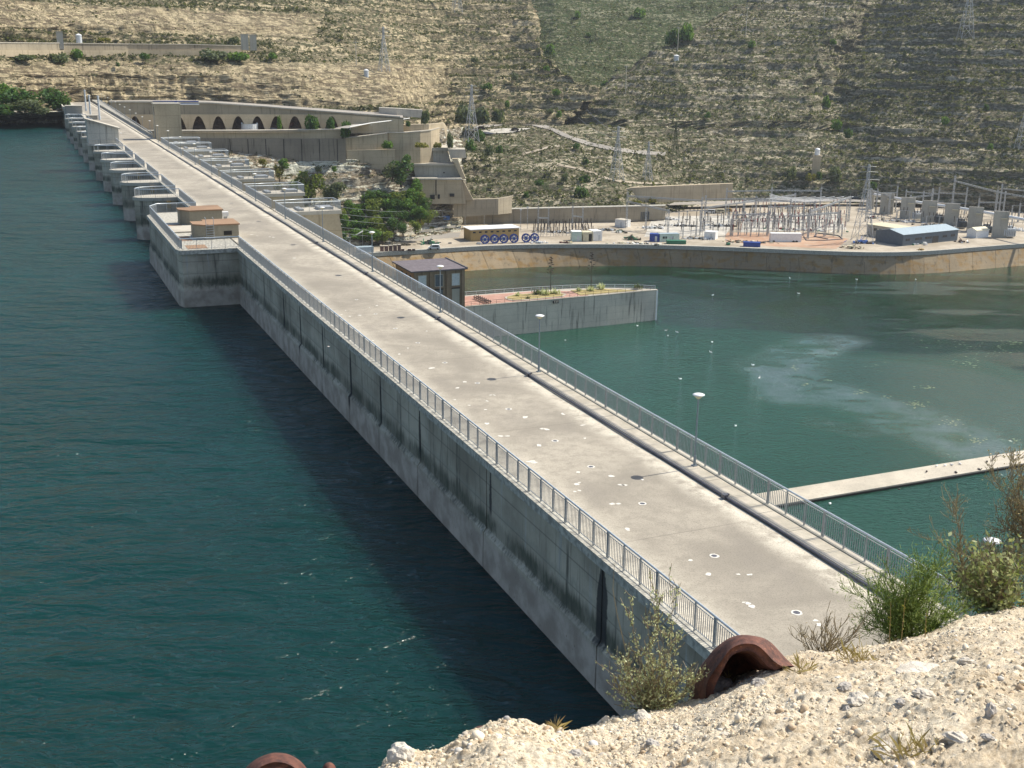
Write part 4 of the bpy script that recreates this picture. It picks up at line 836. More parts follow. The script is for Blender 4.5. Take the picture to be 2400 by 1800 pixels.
_o = tk.obj('trunk', 'trunk'); TRUNK = _o.data; bpy.data.objects.remove(_o)
def tree(p, r, h, kind, label, name='tree', group=None):
    t = thing(name, label, name.replace('_', ' '), p, random.uniform(0, 6.28), group)
    link('trunk', TRUNK, t, (0, 0, 0), 0, (r, r, h/2)); link('crown', random.choice(CR[kind]), t, (0, 0, 0), 0, (r, r, h/2)); return t
def shrub(p, r, h, kind, label, group=None, name='shrub'):
    o = link(name, random.choice(CR[kind+'_s']), None, p, random.uniform(0, 6.28), (r, r, h)); return tag(o, label, 'shrub', group)
PXM = lambda d: d/FPX  # metres per photo pixel at distance d

# ------------------------------------------------------------------ left bank works
def pwall(name, label, cat, cols, mat, thick=2.5, cap=None, dz=0., depthz=0.):
    """cols: (px, y_top, y_bottom, distance)"""
    A = [PD(c[0], c[1], c[3]) for c in cols]; B = [PD(c[0], c[2], c[3]) for c in cols]
    o0 = B[0]; t = thing(name, label, cat, o0); mb = MB()
    for i in range(len(cols)-1):
        bk = Vector((A[i].x, A[i].y, 0)).normalized()*thick; bk2 = Vector((A[i+1].x, A[i+1].y, 0)).normalized()*thick
        a0, a1 = A[i]-o0, A[i+1]-o0; b0, b1 = Vector((A[i].x, A[i].y, B[i].z-depthz))-o0, Vector((A[i+1].x, A[i+1].y, B[i+1].z-depthz))-o0
        mb.hexa([b0, b1, b1+bk2, b0+bk, a0, a1, a1+bk2, a0+bk])
    mb.obj('wall', mat, t)
    if cap:
        mb = MB()
        for i in range(len(cols)-1):
            f1 = Vector((A[i].x, A[i].y, 0)).normalized(); f2 = Vector((A[i+1].x, A[i+1].y, 0)).normalized(); z = Vector((0, 0, .3))
            mb.hexa([A[i]-o0-f1*.3, A[i+1]-o0-f2*.3, A[i+1]-o0+f2*(thick+.2), A[i]-o0+f1*(thick+.2), A[i]-o0-f1*.3+z, A[i+1]-o0-f2*.3+z, A[i+1]-o0+f2*(thick+.2)+z, A[i]-o0+f1*(thick+.2)+z])
        mb.obj('coping', cap, t)
    return t
# canal wall on the bench
cols = [(x, y, 131+(x > 300)*1, 474+0.055*(x)) for x, y in ((-200, 99), (0, 101), (150, 102), (300, 104), (450, 105), (565, 108))]
cols = [(a, b, c, hd_('hill_left', a, 129)-7) for a, b, c, d in cols]
t = pwall('canal_wall', 'long grey brown retaining wall of the bench high on the left hillside', 'retaining wall', cols, 'old_wall', 8, 'pale_concrete')
cols = [(a, 118, 133, d-2.2) for a, b, c, d in cols]; pwall('lower_canal_wall', 'lower stepped ledge wall in front of the bench wall on the left hillside', 'retaining wall', cols, 'tan_wall', 2.5, None)
for a, b, c, lab in ((135, 148, 103, 'small grey block house on the bench beside the white cistern'), (566, 582, 106, 'left concrete buttress at the right end of the bench wall'), (586, 601, 107, 'right concrete buttress at the right end of the bench wall')):
    d = hd_('hill_left', a, 129)-6.5; p = PD((a+b)/2, c, d); w_ = (b-a)*PXM(d); t = thing('block_house', lab, 'block house', p, facing(p)); mb = MB(); mb.bb(-w_/2, w_/2, 0, 3, -2, 4.3); mb.obj('wall', 'firewall', t); mb = MB(); mb.bb(-w_/2-.2, w_/2+.2, -.2, 3.2, 4.3, 4.55); mb.obj('roof', 'firewall', t)
def cistern(px, yb, hl, r, h, lab, mat='tank_grey', d=None, base=1.):
    d = d or hd_(hl, px, yb)-3; p = PD(px, yb, d); t = thing('cistern', lab, 'cistern', p); mb = MB(); mb.lathe([(r, -1.5), (r, h), (r*1.08, h), (r*1.08, h+.2)], 14); mb.obj('tank', mat, t, False)
    mb = MB(); mb.lathe([(r*1.08, h+.2), (r*.6, h+.55), (.05, h+.8)], 14); mb.obj('lid', 'white', t)
cistern(185.5, 100, 'hill_left', 1.15, 2.6, 'white cistern on the bench above the canal wall', d=hd_('hill_left', 185, 129)-6.5)
cistern(858.5, 178, 'hill_left', 1.1, 2.2, 'white cistern on the left hillside above the ramp road')
cistern(1585, 140, 'hill_right', 1.5, 2., 'white cistern high on the middle slope below a pole')
t_ = hd_('hill_right', 1913, 398)-4; p = PD(1912, 400, t_); t = thing('cistern_tower', 'brown masonry tower with a white cistern on top at the foot of the right hill', 'tower', p, facing(p))
mb = MB(); mb.bb(-2.0, 2.0, -1.8, 1.8, -2, 7.6); mb.obj('base', 'tan_wall', t); mb = MB(); mb.lathe([(1.25, 7.6), (1.25, 10.2), (1.4, 10.2), (1.0, 10.7), (.1, 11)], 14); mb.obj('tank', 'white', t)
# ramp road with arcade wall
arc_d = 452
top = [(262, 240), (300, 240), (340, 240), (380, 241), (450, 241.5), (500, 243), (560, 247), (620, 251), (680, 256), (760, 262), (850, 269), (945, 276)]
base_z = PD(600, 306, arc_d).z
def arcz(px): return PD(px, 306, arc_d).z
t = thing('arcade_wall', 'long concrete retaining wall with a row of dark pointed arches below the ramp road', 'arcade wall', PD(600, 306, arc_d))
o0 = PD(600, 306, arc_d)
def arc_xy(px, d=arc_d): p = PD(px, 306, d); return Vector((p.x, p.y, 0))
centers = [318, 421, 467, 513.5, 560, 604.5, 649, 692, 737, 778]
topz = lambda px: PD(px, np.interp(px, [a for a, b in top], [b for a, b in top]), arc_d).z
spring = [PD(c, 273, arc_d).z for c in centers]
mb = MB(); ub = MB()
# wall front built as strips with parabolic openings
def open_h(px):
    for c in centers:
        if abs(px-c) < 17: return base_z+(PD(c, 272.5, arc_d).z-base_z)*(1-(abs(px-c)/17)**2.1)
    return base_z-1
xs = sorted(set([262+4*i for i in range(172)]+[c+k*1.7 for c in centers for k in range(-10, 11)]))
for a, b in zip(xs[:-1], xs[1:]):
    m_ = (a+b)/2
    A, B = arc_xy(a)-Vector((o0.x, o0.y, 0)), arc_xy(b)-Vector((o0.x, o0.y, 0)); f = Vector((o0.x, o0.y, 0)).normalized()*2.2
    inn = any(abs(m_-c) < 17 for c in centers)
    za0 = (open_h(a) if inn else base_z-1)-o0.z; zb0 = (open_h(b) if inn else base_z-1)-o0.z
    if inn:
        for cc in centers:
            if abs(m_-cc) < 17:
                ha = lambda q: base_z+(PD(cc, 272.5, arc_d).z-base_z)*(1-min(1, abs(q-cc)/17)**2.1)
                za0, zb0 = ha(a)-o0.z, ha(b)-o0.z
    zm = PD(600, 268, arc_d).z-o0.z; ta, tb = topz(a)-o0.z, topz(b)-o0.z
    za1 = min(zm, ta-.6)
    if za1 > max(za0, zb0): mb.hexa([A+Vector((0, 0, za0)), B+Vector((0, 0, zb0)), B+f+Vector((0, 0, zb0)), A+f+Vector((0, 0, za0)), A+Vector((0, 0, za1)), B+Vector((0, 0, za1)), B+f+Vector((0, 0, za1)), A+f+Vector((0, 0, za1))])
    g = Vector((o0.x, o0.y, 0)).normalized()*.25
    if ta > za1: ub.hexa([A+g+Vector((0, 0, za1)), B+g+Vector((0, 0, za1)), B+f+Vector((0, 0, za1)), A+f+Vector((0, 0, za1)), A+g+Vector((0, 0, ta)), B+g+Vector((0, 0, tb)), B+f+Vector((0, 0, tb)), A+f+Vector((0, 0, ta))])
mb.obj('arcade', 'pale_arcade', t); ub.obj('upper_wall', 'old_wall', t)
mb = MB()
for a, b in zip(xs[:-1:6], xs[6::6]):
    A, B = arc_xy(a)-Vector((o0.x, o0.y, 0)), arc_xy(b)-Vector((o0.x, o0.y, 0)); nn = Vector((o0.x, o0.y, 0)).normalized(); ta, tb = topz(a)-o0.z, topz(b)-o0.z
    mb.hexa([A-nn*.3+Vector((0, 0, ta)), B-nn*.3+Vector((0, 0, tb)), B+nn*.5+Vector((0, 0, tb)), A+nn*.5+Vector((0, 0, ta)), A-nn*.3+Vector((0, 0, ta+.45)), B-nn*.3+Vector((0, 0, tb+.45)), B+nn*.5+Vector((0, 0, tb+.45)), A+nn*.5+Vector((0, 0, ta+.45))])
mb.obj('parapet', 'pale_concrete', t)
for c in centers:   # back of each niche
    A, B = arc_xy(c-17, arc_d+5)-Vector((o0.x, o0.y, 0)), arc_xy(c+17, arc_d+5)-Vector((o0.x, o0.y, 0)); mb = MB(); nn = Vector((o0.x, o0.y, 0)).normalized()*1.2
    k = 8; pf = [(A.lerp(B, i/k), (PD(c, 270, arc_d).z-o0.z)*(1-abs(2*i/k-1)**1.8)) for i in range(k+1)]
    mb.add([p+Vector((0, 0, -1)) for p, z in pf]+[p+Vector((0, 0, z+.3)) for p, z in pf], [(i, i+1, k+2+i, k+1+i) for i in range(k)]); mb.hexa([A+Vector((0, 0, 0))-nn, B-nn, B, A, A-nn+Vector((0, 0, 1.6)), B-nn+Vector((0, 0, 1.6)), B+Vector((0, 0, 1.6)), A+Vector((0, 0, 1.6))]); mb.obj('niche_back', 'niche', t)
# ramp road surface (behind parapet) and terrace floor
P1 = [arc_xy(a)+Vector((0, 0, topz(a)+.05)) for a, b in top]; P2 = [Vector((p.x, p.y, 0))*((arc_d+26)/arc_d)+Vector((0, 0, p.z)) for p in P1]
mb = MB(); mb.add(P1+P2, [(i, i+1, len(P1)+i+1, len(P1)+i) for i in range(len(P1)-1)]); tag(mb.obj('ramp_road', 'asphalt'), kind='structure')
zf = base_z
q1 = [PD(x, 306, arc_d+6) for x in (255, 820)]; q2 = [PD(820, 309, 444), PD(255, 309, 444)]
mb = MB(); mb.add([(p.x, p.y, zf) for p in q1+q2], [(0, 1, 2, 3)]); tag(mb.obj('terrace_ground', 'yard'), kind='structure')
pwall('terrace_wall', 'tall grey retaining wall with vertical joints under the arcade terrace', 'retaining wall', [(250, 324, 400, 443), (545, 324, 400, 443), (680, 325, 384, 443), (810, 325, 380, 443)], 'grey_terrace', 3, None, depthz=3)
pwall('terrace_band_wall', 'brownish upper wall strip between the terrace floor and the tall grey wall', 'retaining wall', [(250, 308, 325, 443.6), (600, 307, 325, 443.6), (800, 304, 325, 443.6)], 'tan_wall', 3, 'pale_concrete')
t = bpy.data.objects['terrace_wall']
for x in np.linspace(455, 790, 9):
    q0 = PD(x, 326, 442.9)-t.location; q1 = PD(x, 379, 442.9); q1 = Vector((q0.x, q0.y, q1.z-t.location.z)); mb = MB(); mb.tube([q0, q1], .16, 4); mb.obj('joint', 'dark', t)
pwall('side_wall', 'pale lower retaining wall right of the tall terrace wall', 'retaining wall', [(806, 325, 352, 445), (860, 319, 351, 447), (908, 313, 348, 449)], 'tan_wall', 3, 'pale_concrete', depthz=6)
pwall('base_wall', 'low pale wall between the rock bank and the side wall', 'retaining wall', [(812, 352, 376, 444), (870, 351, 376, 446), (926, 350, 372, 448)], 'tan_wall', 3, None, depthz=4)
cc = [(906, 312, 350, 451), (945, 312, 350, 450), (985, 309, 349, 452), (1010, 306, 347, 456), (1030, 300, 343, 464)]
pwall('curved_wall', 'pale curved retaining wall at the nose of the left hill', 'retaining wall', cc, 'tan_wall', 4, 'pale_concrete', depthz=8)
pwall('upper_curved_wall', 'sloping pale upper wall above the curved retaining wall', 'retaining wall', [(906, 294, 313, 456), (960, 292, 313, 455), (1005, 291, 309, 458), (1040, 288, 300, 468), (1048, 300, 330, 472)], 'tan_wall', 4)
pwall('nose_wall', 'sunlit concrete wall behind the right end of the ramp road', 'retaining wall', [(888, 252, 268, 470), (930, 254, 272, 468), (990, 258, 276, 472)], 'pale_concrete', 5)
band('service_road', 'asphalt', [(800, 300), (850, 290), (900, 280), (950, 274)], 5, z=-7.5)
railing_pts = [(820, 297), (870, 288), (930, 281), (960, 277)]
t = thing('guard_rail', 'white guard rail along the service road below the ramp', 'guard rail', U(820, 297, -6.2)); o1 = U(820, 297, -6.2); mb = MB(); mb.tube([U(a, b, -6.2)-o1 for a, b in railing_pts], .16, 5); mb.obj('rail', 'white', t)
mb = MB(); [mb.tube([U(a, b, -6.2)-o1, U(a, b, -6.2)-o1-Vector((0, 0, 1))], .06, 4) for a, b in railing_pts]; mb.obj('posts', 'white', t)
# blue strip on ramp road
p = PD(412, 240, 452); t = thing('blue_barrier', 'long dark blue barrier on the ramp road behind the tower', 'barrier', p, facing(p)); mb = MB(); mb.bb(-8.2, 8.2, -.3, .3, -.4, .55); mb.obj('panel', 'blue', t); mb = MB(); mb.bb(-8.4, 8.4, -.35, .35, -.9, -.4); mb.obj('base', 'white', t)
def drum(px, yb, d, r, h, mat, lab, cat, dome=False, z=None):
    p = U(px, yb, z) if z is not None else PD(px, yb, d); t = thing('tank', lab, cat, p); mb = MB()
    if dome: mb.lathe([(r, 0), (r*.9, h*.5), (r*.5, h*.9), (.05, h)], 18)
    else: mb.lathe([(r, 0), (r*.97, h), (r*.9, h), (r*.9, h*.8)], 20)
    mb.obj('shell', mat, t, dome)
    if not dome:
        mb = MB()
        for k in range(6): a = k*1.05; mb.box((r*.97*math.cos(a), r*.97*math.sin(a), h*.5), (.15, .15, h))
        mb.box((r*.9, 0, h+.2), (.5, .3, .5)); mb.box((-r*.9, 0, h+.2), (.5, .3, .5)); mb.obj('lugs', mat, t)
drum(585.5, 306, 0, 3.2, 2.5, 'tank_grey', 'pale grey steel tank ring lying in front of the arches', 'tank', z=zf)
drum(676, 303.5, 0, 2.7, 2.7, 'tank_red', 'rusty red tank ring lying in front of the arches', 'tank', z=zf)
drum(638.5, 304, 0, 2.7, 1.0, 'tank_grey', 'low pale dome between the grey tank and the red tank', 'dome', True, z=zf)
drum(475, 305, 0, 1.6, .4, 'tank_grey', 'flat grey disc in front of the third arch', 'dome', True, z=zf)
# ochre house at the far end of the crest
p = PD(190, 239, 476); t = thing('ochre_house', 'low ochre house with arched doors at the far end of the crest', 'house', p, facing(p)+R(4))
mb = MB(); mb.bb(-6, 9.5, 0, 6, -2, 5.2); mb.obj('wall', 'ochre_pale', t); mb = MB(); mb.bb(-6.2, 9.7, -.3, 6.2, 5.2, 5.5); mb.obj('roof', 'pale_concrete', t)
mb = MB(); mb.bb(-2.6, 9.2, -1.2, 0, -2, 3.4); mb.obj('porch', 'ochre_pale', t); mb = MB(); mb.bb(-2.8, 9.4, -1.4, 0, 3.4, 3.6); mb.obj('porch_roof', 'pale_concrete', t)
for x in (-1.2, 5.6): mb = MB(); mb.prism([(x, -1.23), (x+1.6, -1.23), (x+1.6, -1.2), (x, -1.2)], -.4, 1.9); mb.obj('door', 'transf', t)
for k in range(3): p2 = PD(245+30*k, 241, 470-k*3)
# left shore, trees
sh = U(60, 283, ZU)
pts = [U(a, b, ZU-.6) for a, b in ((-300, 292), (-100, 289), (0, 289.5), (60, 288.5), (110, 287), (140, 286), (172, 287))]; pt2 = [PD(a, b, 400) for a, b in ((-300, 262), (-100, 262), (0, 264), (60, 266), (110, 262), (140, 262), (176, 258))]
mb = MB(); mb.add(pts+pt2+[PD(a, 250, 470) for a in (-300, -100, 0, 60, 110, 140, 185)], [(i, i+1, 8+i, 7+i) for i in range(6)]+[(7+i, 8+i, 15+i, 14+i) for i in range(6)])
tag(mb.obj('shore', 'bank'), kind='structure')
c = np.array([tuple(U(a, b, ZU+.2+random.random()*.8)) for a, b in [(random.uniform(-20, 165), random.uniform(276, 286)) for _ in range(260)]])
def rocks_mesh(name, c, s, mat, sub=0):
    t_ = (1+5**.5)/2; iv = np.array([(-1, t_, 0), (1, t_, 0), (-1, -t_, 0), (1, -t_, 0), (0, -1, t_), (0, 1, t_), (0, -1, -t_), (0, 1, -t_), (t_, 0, -1), (t_, 0, 1), (-t_, 0, -1), (-t_, 0, 1)])/1.9
    fi = np.array([(0, 11, 5), (0, 5, 1), (0, 1, 7), (0, 7, 10), (0, 10, 11), (1, 5, 9), (5, 11, 4), (11, 10, 2), (10, 7, 6), (7, 1, 8), (3, 9, 4), (3, 4, 2), (3, 2, 6), (3, 6, 8), (3, 8, 9), (4, 9, 5), (2, 4, 11), (6, 2, 10), (8, 6, 7), (9, 8, 1)])
    for _ in range(sub):
        vl = [tuple(x) for x in iv]; cache = {}; nf = []
        def mid(a, b):
            k_ = (min(a, b), max(a, b))
            if k_ not in cache: q = (np.array(vl[a])+np.array(vl[b]))/2; q = q/np.linalg.norm(q)*1.; vl.append(tuple(q)); cache[k_] = len(vl)-1
            return cache[k_]
        for a, b, d in fi: x, y, z = mid(a, b), mid(b, d), mid(d, a); nf += [(a, x, z), (b, y, x), (d, z, y), (x, y, z)]
        iv = np.array(vl); iv = iv/np.linalg.norm(iv, axis=1, keepdims=True); fi = np.array(nf)
    k = len(c); ax_ = rng.uniform(.55, 1.15, (k, 1, 3)); V = iv[None]*(1+rng.uniform(-.16, .16, (k, len(iv), 1)))*ax_*s[:, None, None]
    a = rng.uniform(0, 6.28, k); b = rng.uniform(-.6, .6, k); ca, sa, cb, sb = np.cos(a)[:, None], np.sin(a)[:, None], np.cos(b)[:, None], np.sin(b)[:, None]
    x, y, z = V[..., 0], V[..., 1], V[..., 2]; y, z = y*cb-z*sb, y*sb+z*cb; x, y = x*ca-y*sa, x*sa+y*ca
    V = np.stack([x, y, z], -1)+c[:, None]; F = (fi[None]+(np.arange(k)*len(iv))[:, None, None]).reshape(-1, 3)
    return fastmesh(name, V.reshape(-1, 3), F, mat, smooth=sub > 0)
tag(link('shore_rubble', rocks_mesh('shore_rubble', c, rng.uniform(.25, .8, len(c)), 'rock_pale')), 'pale rubble along the shore under the left trees', 'rubble', kind='stuff')
for px, py, d, wpx, hpx, kd, lab in [(a_, b_-9, c_+16, d_*.95, e_*.86, f_, g_) for a_, b_, c_, d_, e_, f_, g_ in [(8, 262, 392, 60, 74, 'mid', 'yellow green tree cut by the left picture edge'), (45, 268, 388, 80, 64, 'dark', 'broad dark tree second from the left on the far shore'), (70, 275, 382, 80, 40, 'olive', 'low greyish bush in front of the left shore trees'), (20, 280, 380, 60, 34, 'dark', 'low dark bush at the water edge on the far left'), (127, 268, 400, 66, 64, 'dark', 'round dark tree just left of the far end of the dam'), (150, 270, 404, 40, 44, 'dark', 'small dark tree touching the far end of the dam'), (-40, 270, 392, 90, 80, 'mid', 'tree outside the left edge of the shore'), (95, 280, 384, 44, 26, 'olive', 'small grey bush on the pale shore')]]:
    k = PXM(d); tree(PD(px, py, d), wpx*k*.62, hpx*k*.98, kd, lab, group='trees on the far shore')
# shrubs on the hills and terraces
SH = [(731, 300, 446, 38, 34, 'dark', 'dark green shrub filling the eighth arch'), (778, 300, 446, 26, 28, 'dark', 'dark shrub inside the last arch'), (813, 318, 442, 34, 40, 'dark', 'shrub hanging over the right end of the terrace'), (655, 300, 447, 14, 30, 'mid', 'thin plant beside the sixth arch'), (907, 346, 446, 30, 18, 'mid', 'round green shrub before the side wall'), (955, 295, 452, 14, 14, 'dark', 'small shrub on top of the curved wall'), (1000, 288, 452, 26, 34, 'olive', 'dry bush on the nose of the left hill'), (1054, 343, 455, 22, 34, 'olive', 'grey bush beside the curved wall'),
      (1025, 345, 448, 22, 12, 'yellow', 'yellowish bush at the foot of the curved wall'), (985, 345, 447, 40, 12, 'yellow', 'low yellowish bush against the curved wall'), (1085, 285, 560, 60, 42, 'olive', 'large grey green bush cluster left of the pylon'), (1130, 288, 560, 70, 40, 'olive', 'wide olive thicket at the bend of the upper road'), (1165, 283, 565, 40, 30, 'olive', 'right end bush of the thicket by the upper road'), (1121, 330, 520, 40, 26, 'dark', 'dark shrub at the foot of the green pylon'), (1100, 350, 512, 30, 30, 'mid', 'green bush on the slope above the stepped spillway'), (1148, 362, 512, 34, 26, 'olive', 'olive bush right of the stepped spillway'), (1170, 358, 515, 20, 20, 'dark', 'dark bush next to the olive bush on the slope'),
      (1262, 434, 492, 26, 14, 'dark', 'small round dark shrub on the rubble slope'), (1358, 466, 490, 42, 34, 'dark', 'largest round dark shrub above the yard'), (1234, 465, 486, 22, 18, 'dark', 'dark shrub low on the slope above the long yard wall'), (1400, 474, 492, 24, 16, 'mid', 'small green shrub right of the largest round shrub'), (1325, 424, 500, 20, 20, 'olive', 'olive shrub upper left of the two path shrubs'), (1370, 428, 505, 34, 20, 'dark', 'dark shrub beside the footpath'), (1353, 348, 545, 22, 14, 'dark', 'dark shrub just below the upper road'), (1373, 383, 530, 14, 12, 'dark', 'tiny dark shrub in the middle of the slope'),
      (1282, 165, None, 16, 12, 'mid', 'green shrub on the spur edge of the left hill'), (1304, 222, None, 20, 14, 'mid', 'shrub on the spur near the ravine'), (1311, 273, None, 18, 16, 'mid', 'bright shrub at the mouth of the ravine'), (1206, 185, None, 24, 16, 'olive', 'grey shrub on the left slope'), (1145, 207, None, 30, 14, 'mid', 'wide low shrub in the middle of the left slope'), (1188, 250, None, 16, 16, 'mid', 'round shrub low on the left slope'), (1110, 145, None, 18, 12, 'olive', 'grey bush on the upper left slope'), (1290, 265, None, 24, 12, 'olive', 'olive bush above the upper road'), (638, 136, None, 26, 14, 'mid', 'round green bush right of the canal wall'), (505, 138, None, 70, 22, 'olive', 'long grey green bush below the canal wall'), (560, 140, None, 56, 18, 'mid', 'green bush below the right end of the canal wall'), (182, 135, None, 28, 20, 'mid', 'dark bush below the canal wall under the cistern'), (340, 137, None, 24, 14, 'dark', 'small dark bush below the middle of the canal wall'), (140, 145, None, 50, 20, 'olive', 'olive bush patch below the left part of the canal wall'), (60, 140, None, 60, 12, 'olive', 'low bush line at the left below the canal wall'),
      (545, 100, None, 26, 14, 'olive', 'grey bush above the right end of the canal wall'), (244, 96, None, 30, 8, 'yellow', 'yellowish bush above the canal wall'), (275, 155, None, 12, 10, 'dark', 'small dark bush on the lower cliff slope')]
for px, py, d, wpx, hpx, kd, lab in SH:
    if d is None: d = hd_('hill_left', px, py)-3
    k = PXM(d); shrub(PD(px, py, d), wpx*k*.55, hpx*k*1.05, kd, lab, 'shrubs on the left bank and slopes')
SR = [(1610, 92, 50, 40, 'mid', 'broad bright tree in the upper gully right of the pole'), (1575, 102, 40, 40, 'dark', 'dark bush left of the large upper tree'), (1500, 165, 34, 16, 'dark', 'dark shrub on the slope left of the cistern'), (1495, 40, 40, 24, 'mid', 'green shrub near the top of the back slope'), (1352, 40, 24, 16, 'mid', 'shrub high on the back slope'), (1290, 125, 36, 26, 'mid', 'green bush on the floor of the ravine'), (1262, 82, 24, 20, 'olive', 'olive bush at the head of the ravine'), (1378, 85, 22, 10, 'dark', 'small dark shrub on the back slope'), (1420, 200, 24, 12, 'mid', 'bush above the nose of the right hill')]
for px, py, wpx, hpx, kd, lab in SR:
    hl = 'hill_back' if px < 1500 or py > 90 and px < 1560 else 'hill_right'; d = hd_(hl, px, py)-4; k = PXM(d); shrub(PD(px, py, d), wpx*k*.5, hpx*k, kd, lab, 'shrubs in the ravine')
SQ = [(1953, 103, 18, 12, 'mid', 'green shrub in the dark fold of the right hill'), (1935, 250, 24, 26, 'mid', 'tall green shrub in the fold below the middle'), (1960, 302, 26, 22, 'mid', 'left of two green shrubs low in the fold'), (1986, 322, 24, 20, 'dark', 'right of two green shrubs low in the fold'), (1855, 418, 34, 26, 'olive', 'bush left of the cistern tower at the foot of the hill'), (1918, 420, 18, 20, 'dark', 'dark bush just right of the cistern tower'), (1955, 424, 54, 36, 'olive', 'large olive bush right of the cistern tower'), (2045, 440, 22, 16, 'dark', 'dark bush above the first concrete firewall'), (1900, 422, 30, 16, 'yellow', 'yellowish bush under the cistern tower'), (2310, 256, 16, 12, 'dark', 'small bush on the upper right slope'), (2215, 290, 20, 16, 'mid', 'bush in the middle of the far right slope'), (2120, 135, 16, 18, 'olive', 'grey bush on the crest of the far right spur'), (1660, 275, 18, 14, 'mid', 'green bush on the middle spur'), (1760, 110, 20, 16, 'mid', 'small tree above the cistern on the middle spur'), (2270, 128, 12, 16, 'olive', 'bush beside the bare scree of the right hill'), (1490, 478, 30, 10, 'yellow', 'yellow bush against the sloping parapet wall'), (1530, 472, 44, 14, 'yellow', 'yellowish scrub above the yard wall'), (2320, 350, 16, 14, 'mid', 'bush low on the far right slope')]
for px, py, wpx, hpx, kd, lab in SQ:
    d = hd_('hill_right', px, py)-4; k = PXM(d); shrub(PD(px, py, d), wpx*k*.5, hpx*k*1.1, kd, lab, 'shrubs on the right hill')
# bank trees
TB = [(726, 468, 424, 62, 86, 'pine', 'tall yellow green pine behind the downstream railings'), (695, 470, 422, 40, 56, 'pine', 'smaller pine left of the tall pine'), (790, 468, 424, 56, 60, 'olive', 'grey olive tree right of the tall pine'), (655, 420, 427, 24, 44, 'yellow', 'narrow yellow green tree in front of the rock bank'), (662, 395, 428, 26, 28, 'mid', 'round green tree below the tall terrace wall'), (616, 388, 428, 20, 22, 'yellow', 'yellowish shrub below the tall terrace wall'), (782, 402, 427, 16, 16, 'mid', 'small tree on the rock ledge'), (745, 405, 427, 18, 20, 'olive', 'grey bush on the rock ledge'), (940, 430, 440, 60, 66, 'dark', 'dense dark tree left of the stepped spillway'), (920, 420, 438, 44, 44, 'olive', 'olive tree beside the dense dark tree'), (955, 395, 441, 30, 40, 'dark', 'dark bush at the upper left corner of the stepped spillway'), (975, 465, 440, 36, 60, 'mid', 'bright tree at the foot of the stepped spillway'), (988, 530, 428, 22, 22, 'yellow', 'orange yellow bush at the right edge of the thicket'), (650, 455, 420, 26, 30, 'yellow', 'small yellow shrub by the railing')]
for px, py, d, wpx, hpx, kd, lab in TB: k = PXM(d); tree(PD(px, py, d), wpx*k*.6, hpx*k*.95, kd, lab, group='trees on the rock bank')
g_ = random.Random(3); cells = []
for j, (yb, x0, x1, d) in enumerate(((480, 870, 990, 432), (500, 815, 1005, 427), (522, 808, 1010, 421), (545, 808, 990, 415), (562, 812, 900, 410))):
    x = x0
    while x < x1: cells.append((x+g_.uniform(-5, 5), yb+g_.uniform(-6, 6), d, g_.uniform(26, 46), g_.uniform(30, 50))); x += g_.uniform(18, 27)
for i, (px, py, d, wpx, hpx) in enumerate(cells):
    k = PXM(d); row = [432, 427, 421, 415, 410].index(d); num = sum(1 for q in cells[:i] if q[2] == d); kd = g_.choice(['dark', 'mid', 'mid', 'dark', 'pine'])
    tree(PD(px, py, d), wpx*k*.62, hpx*k*.95, kd, '%s thicket tree, %s from left in the %s row from the top' % ({'dark': 'dark green', 'mid': 'fresh green', 'pine': 'yellowish green'}[kd], ordn[num], ordn[row]), group='thicket trees')
# stepped spillway outlet
t = thing('stepped_spillway', 'tall stepped concrete spillway block with small dark openings', 'spillway block', PD(1030, 470, 446))
o0 = PD(1030, 470, 446)
def step(x0, x1, yt, yb, d, thick, mat='tan_wall', nm='step'):
    P = [PD(a, b, d)-o0 for a, b in ((x0[1], yb), (x1[1], yb), (x1[0], yt), (x0[0], yt))]; f = Vector((o0.x, o0.y, 0)).normalized()*thick
    mb = MB(); mb.hexa([P[0], P[1], P[1]+f, P[0]+f, P[3], P[2], P[2]+f, P[3]+f]); return mb.obj(nm, mat, t)
step((982, 997), (1082, 1092), 420, 478, 446, 12, 'tan_wall'); step((968, 975), (1076, 1082), 387, 421, 451, 10, 'firewall'); step((951, 956), (1048, 1060), 354, 388, 458, 10, 'grey_wall')
step((940, 940), (1068, 1068), 346, 354, 457, 14, 'pale_concrete', 'slab'); step((950, 955), (1066, 1068), 384, 388, 450, 9, 'pale_concrete', 'slab'); step((965, 968), (1082, 1084), 418, 421.5, 445, 8, 'pale_concrete', 'slab')
step((1050, 1056), (1090, 1094), 350, 370, 452, 8, 'pale_concrete'); step((1060, 1082), (1072, 1092), 372, 420, 448, 8, 'tan_wall', 'side_wall')
for x0, x1, y0, y1, d in ((957, 964, 356, 366, 457.6), (968, 977, 356, 365, 457.6), (1008, 1019, 457, 467, 445.6), (1054, 1065, 454, 461, 445.6), (1026, 1031, 456, 466, 445.6), (1039, 1042, 403, 406, 450.6), (1021, 1023, 420, 458, 445.7)): step((x0, x0), (x1, x1), y0, y1, d, .3, 'dark', 'opening')
step((1082, 1050), (1086, 1110), 424, 470, 449, 4, 'old_wall', 'wing_wall')
pwall('outlet_wall', 'brown concrete wall below the stepped spillway above the yard', 'retaining wall', [(1063, 468, 497, 449), (1120, 467, 494, 452), (1168, 466, 491, 455), (1200, 460, 488, 466)], 'old_wall', 3, None, depthz=2)
t = thing('switch_house', 'small grey service building with a blue tarpaulin beside the stepped spillway', 'service building', U(1034, 500, ZY+6), facing(U(1034, 500, ZY)))
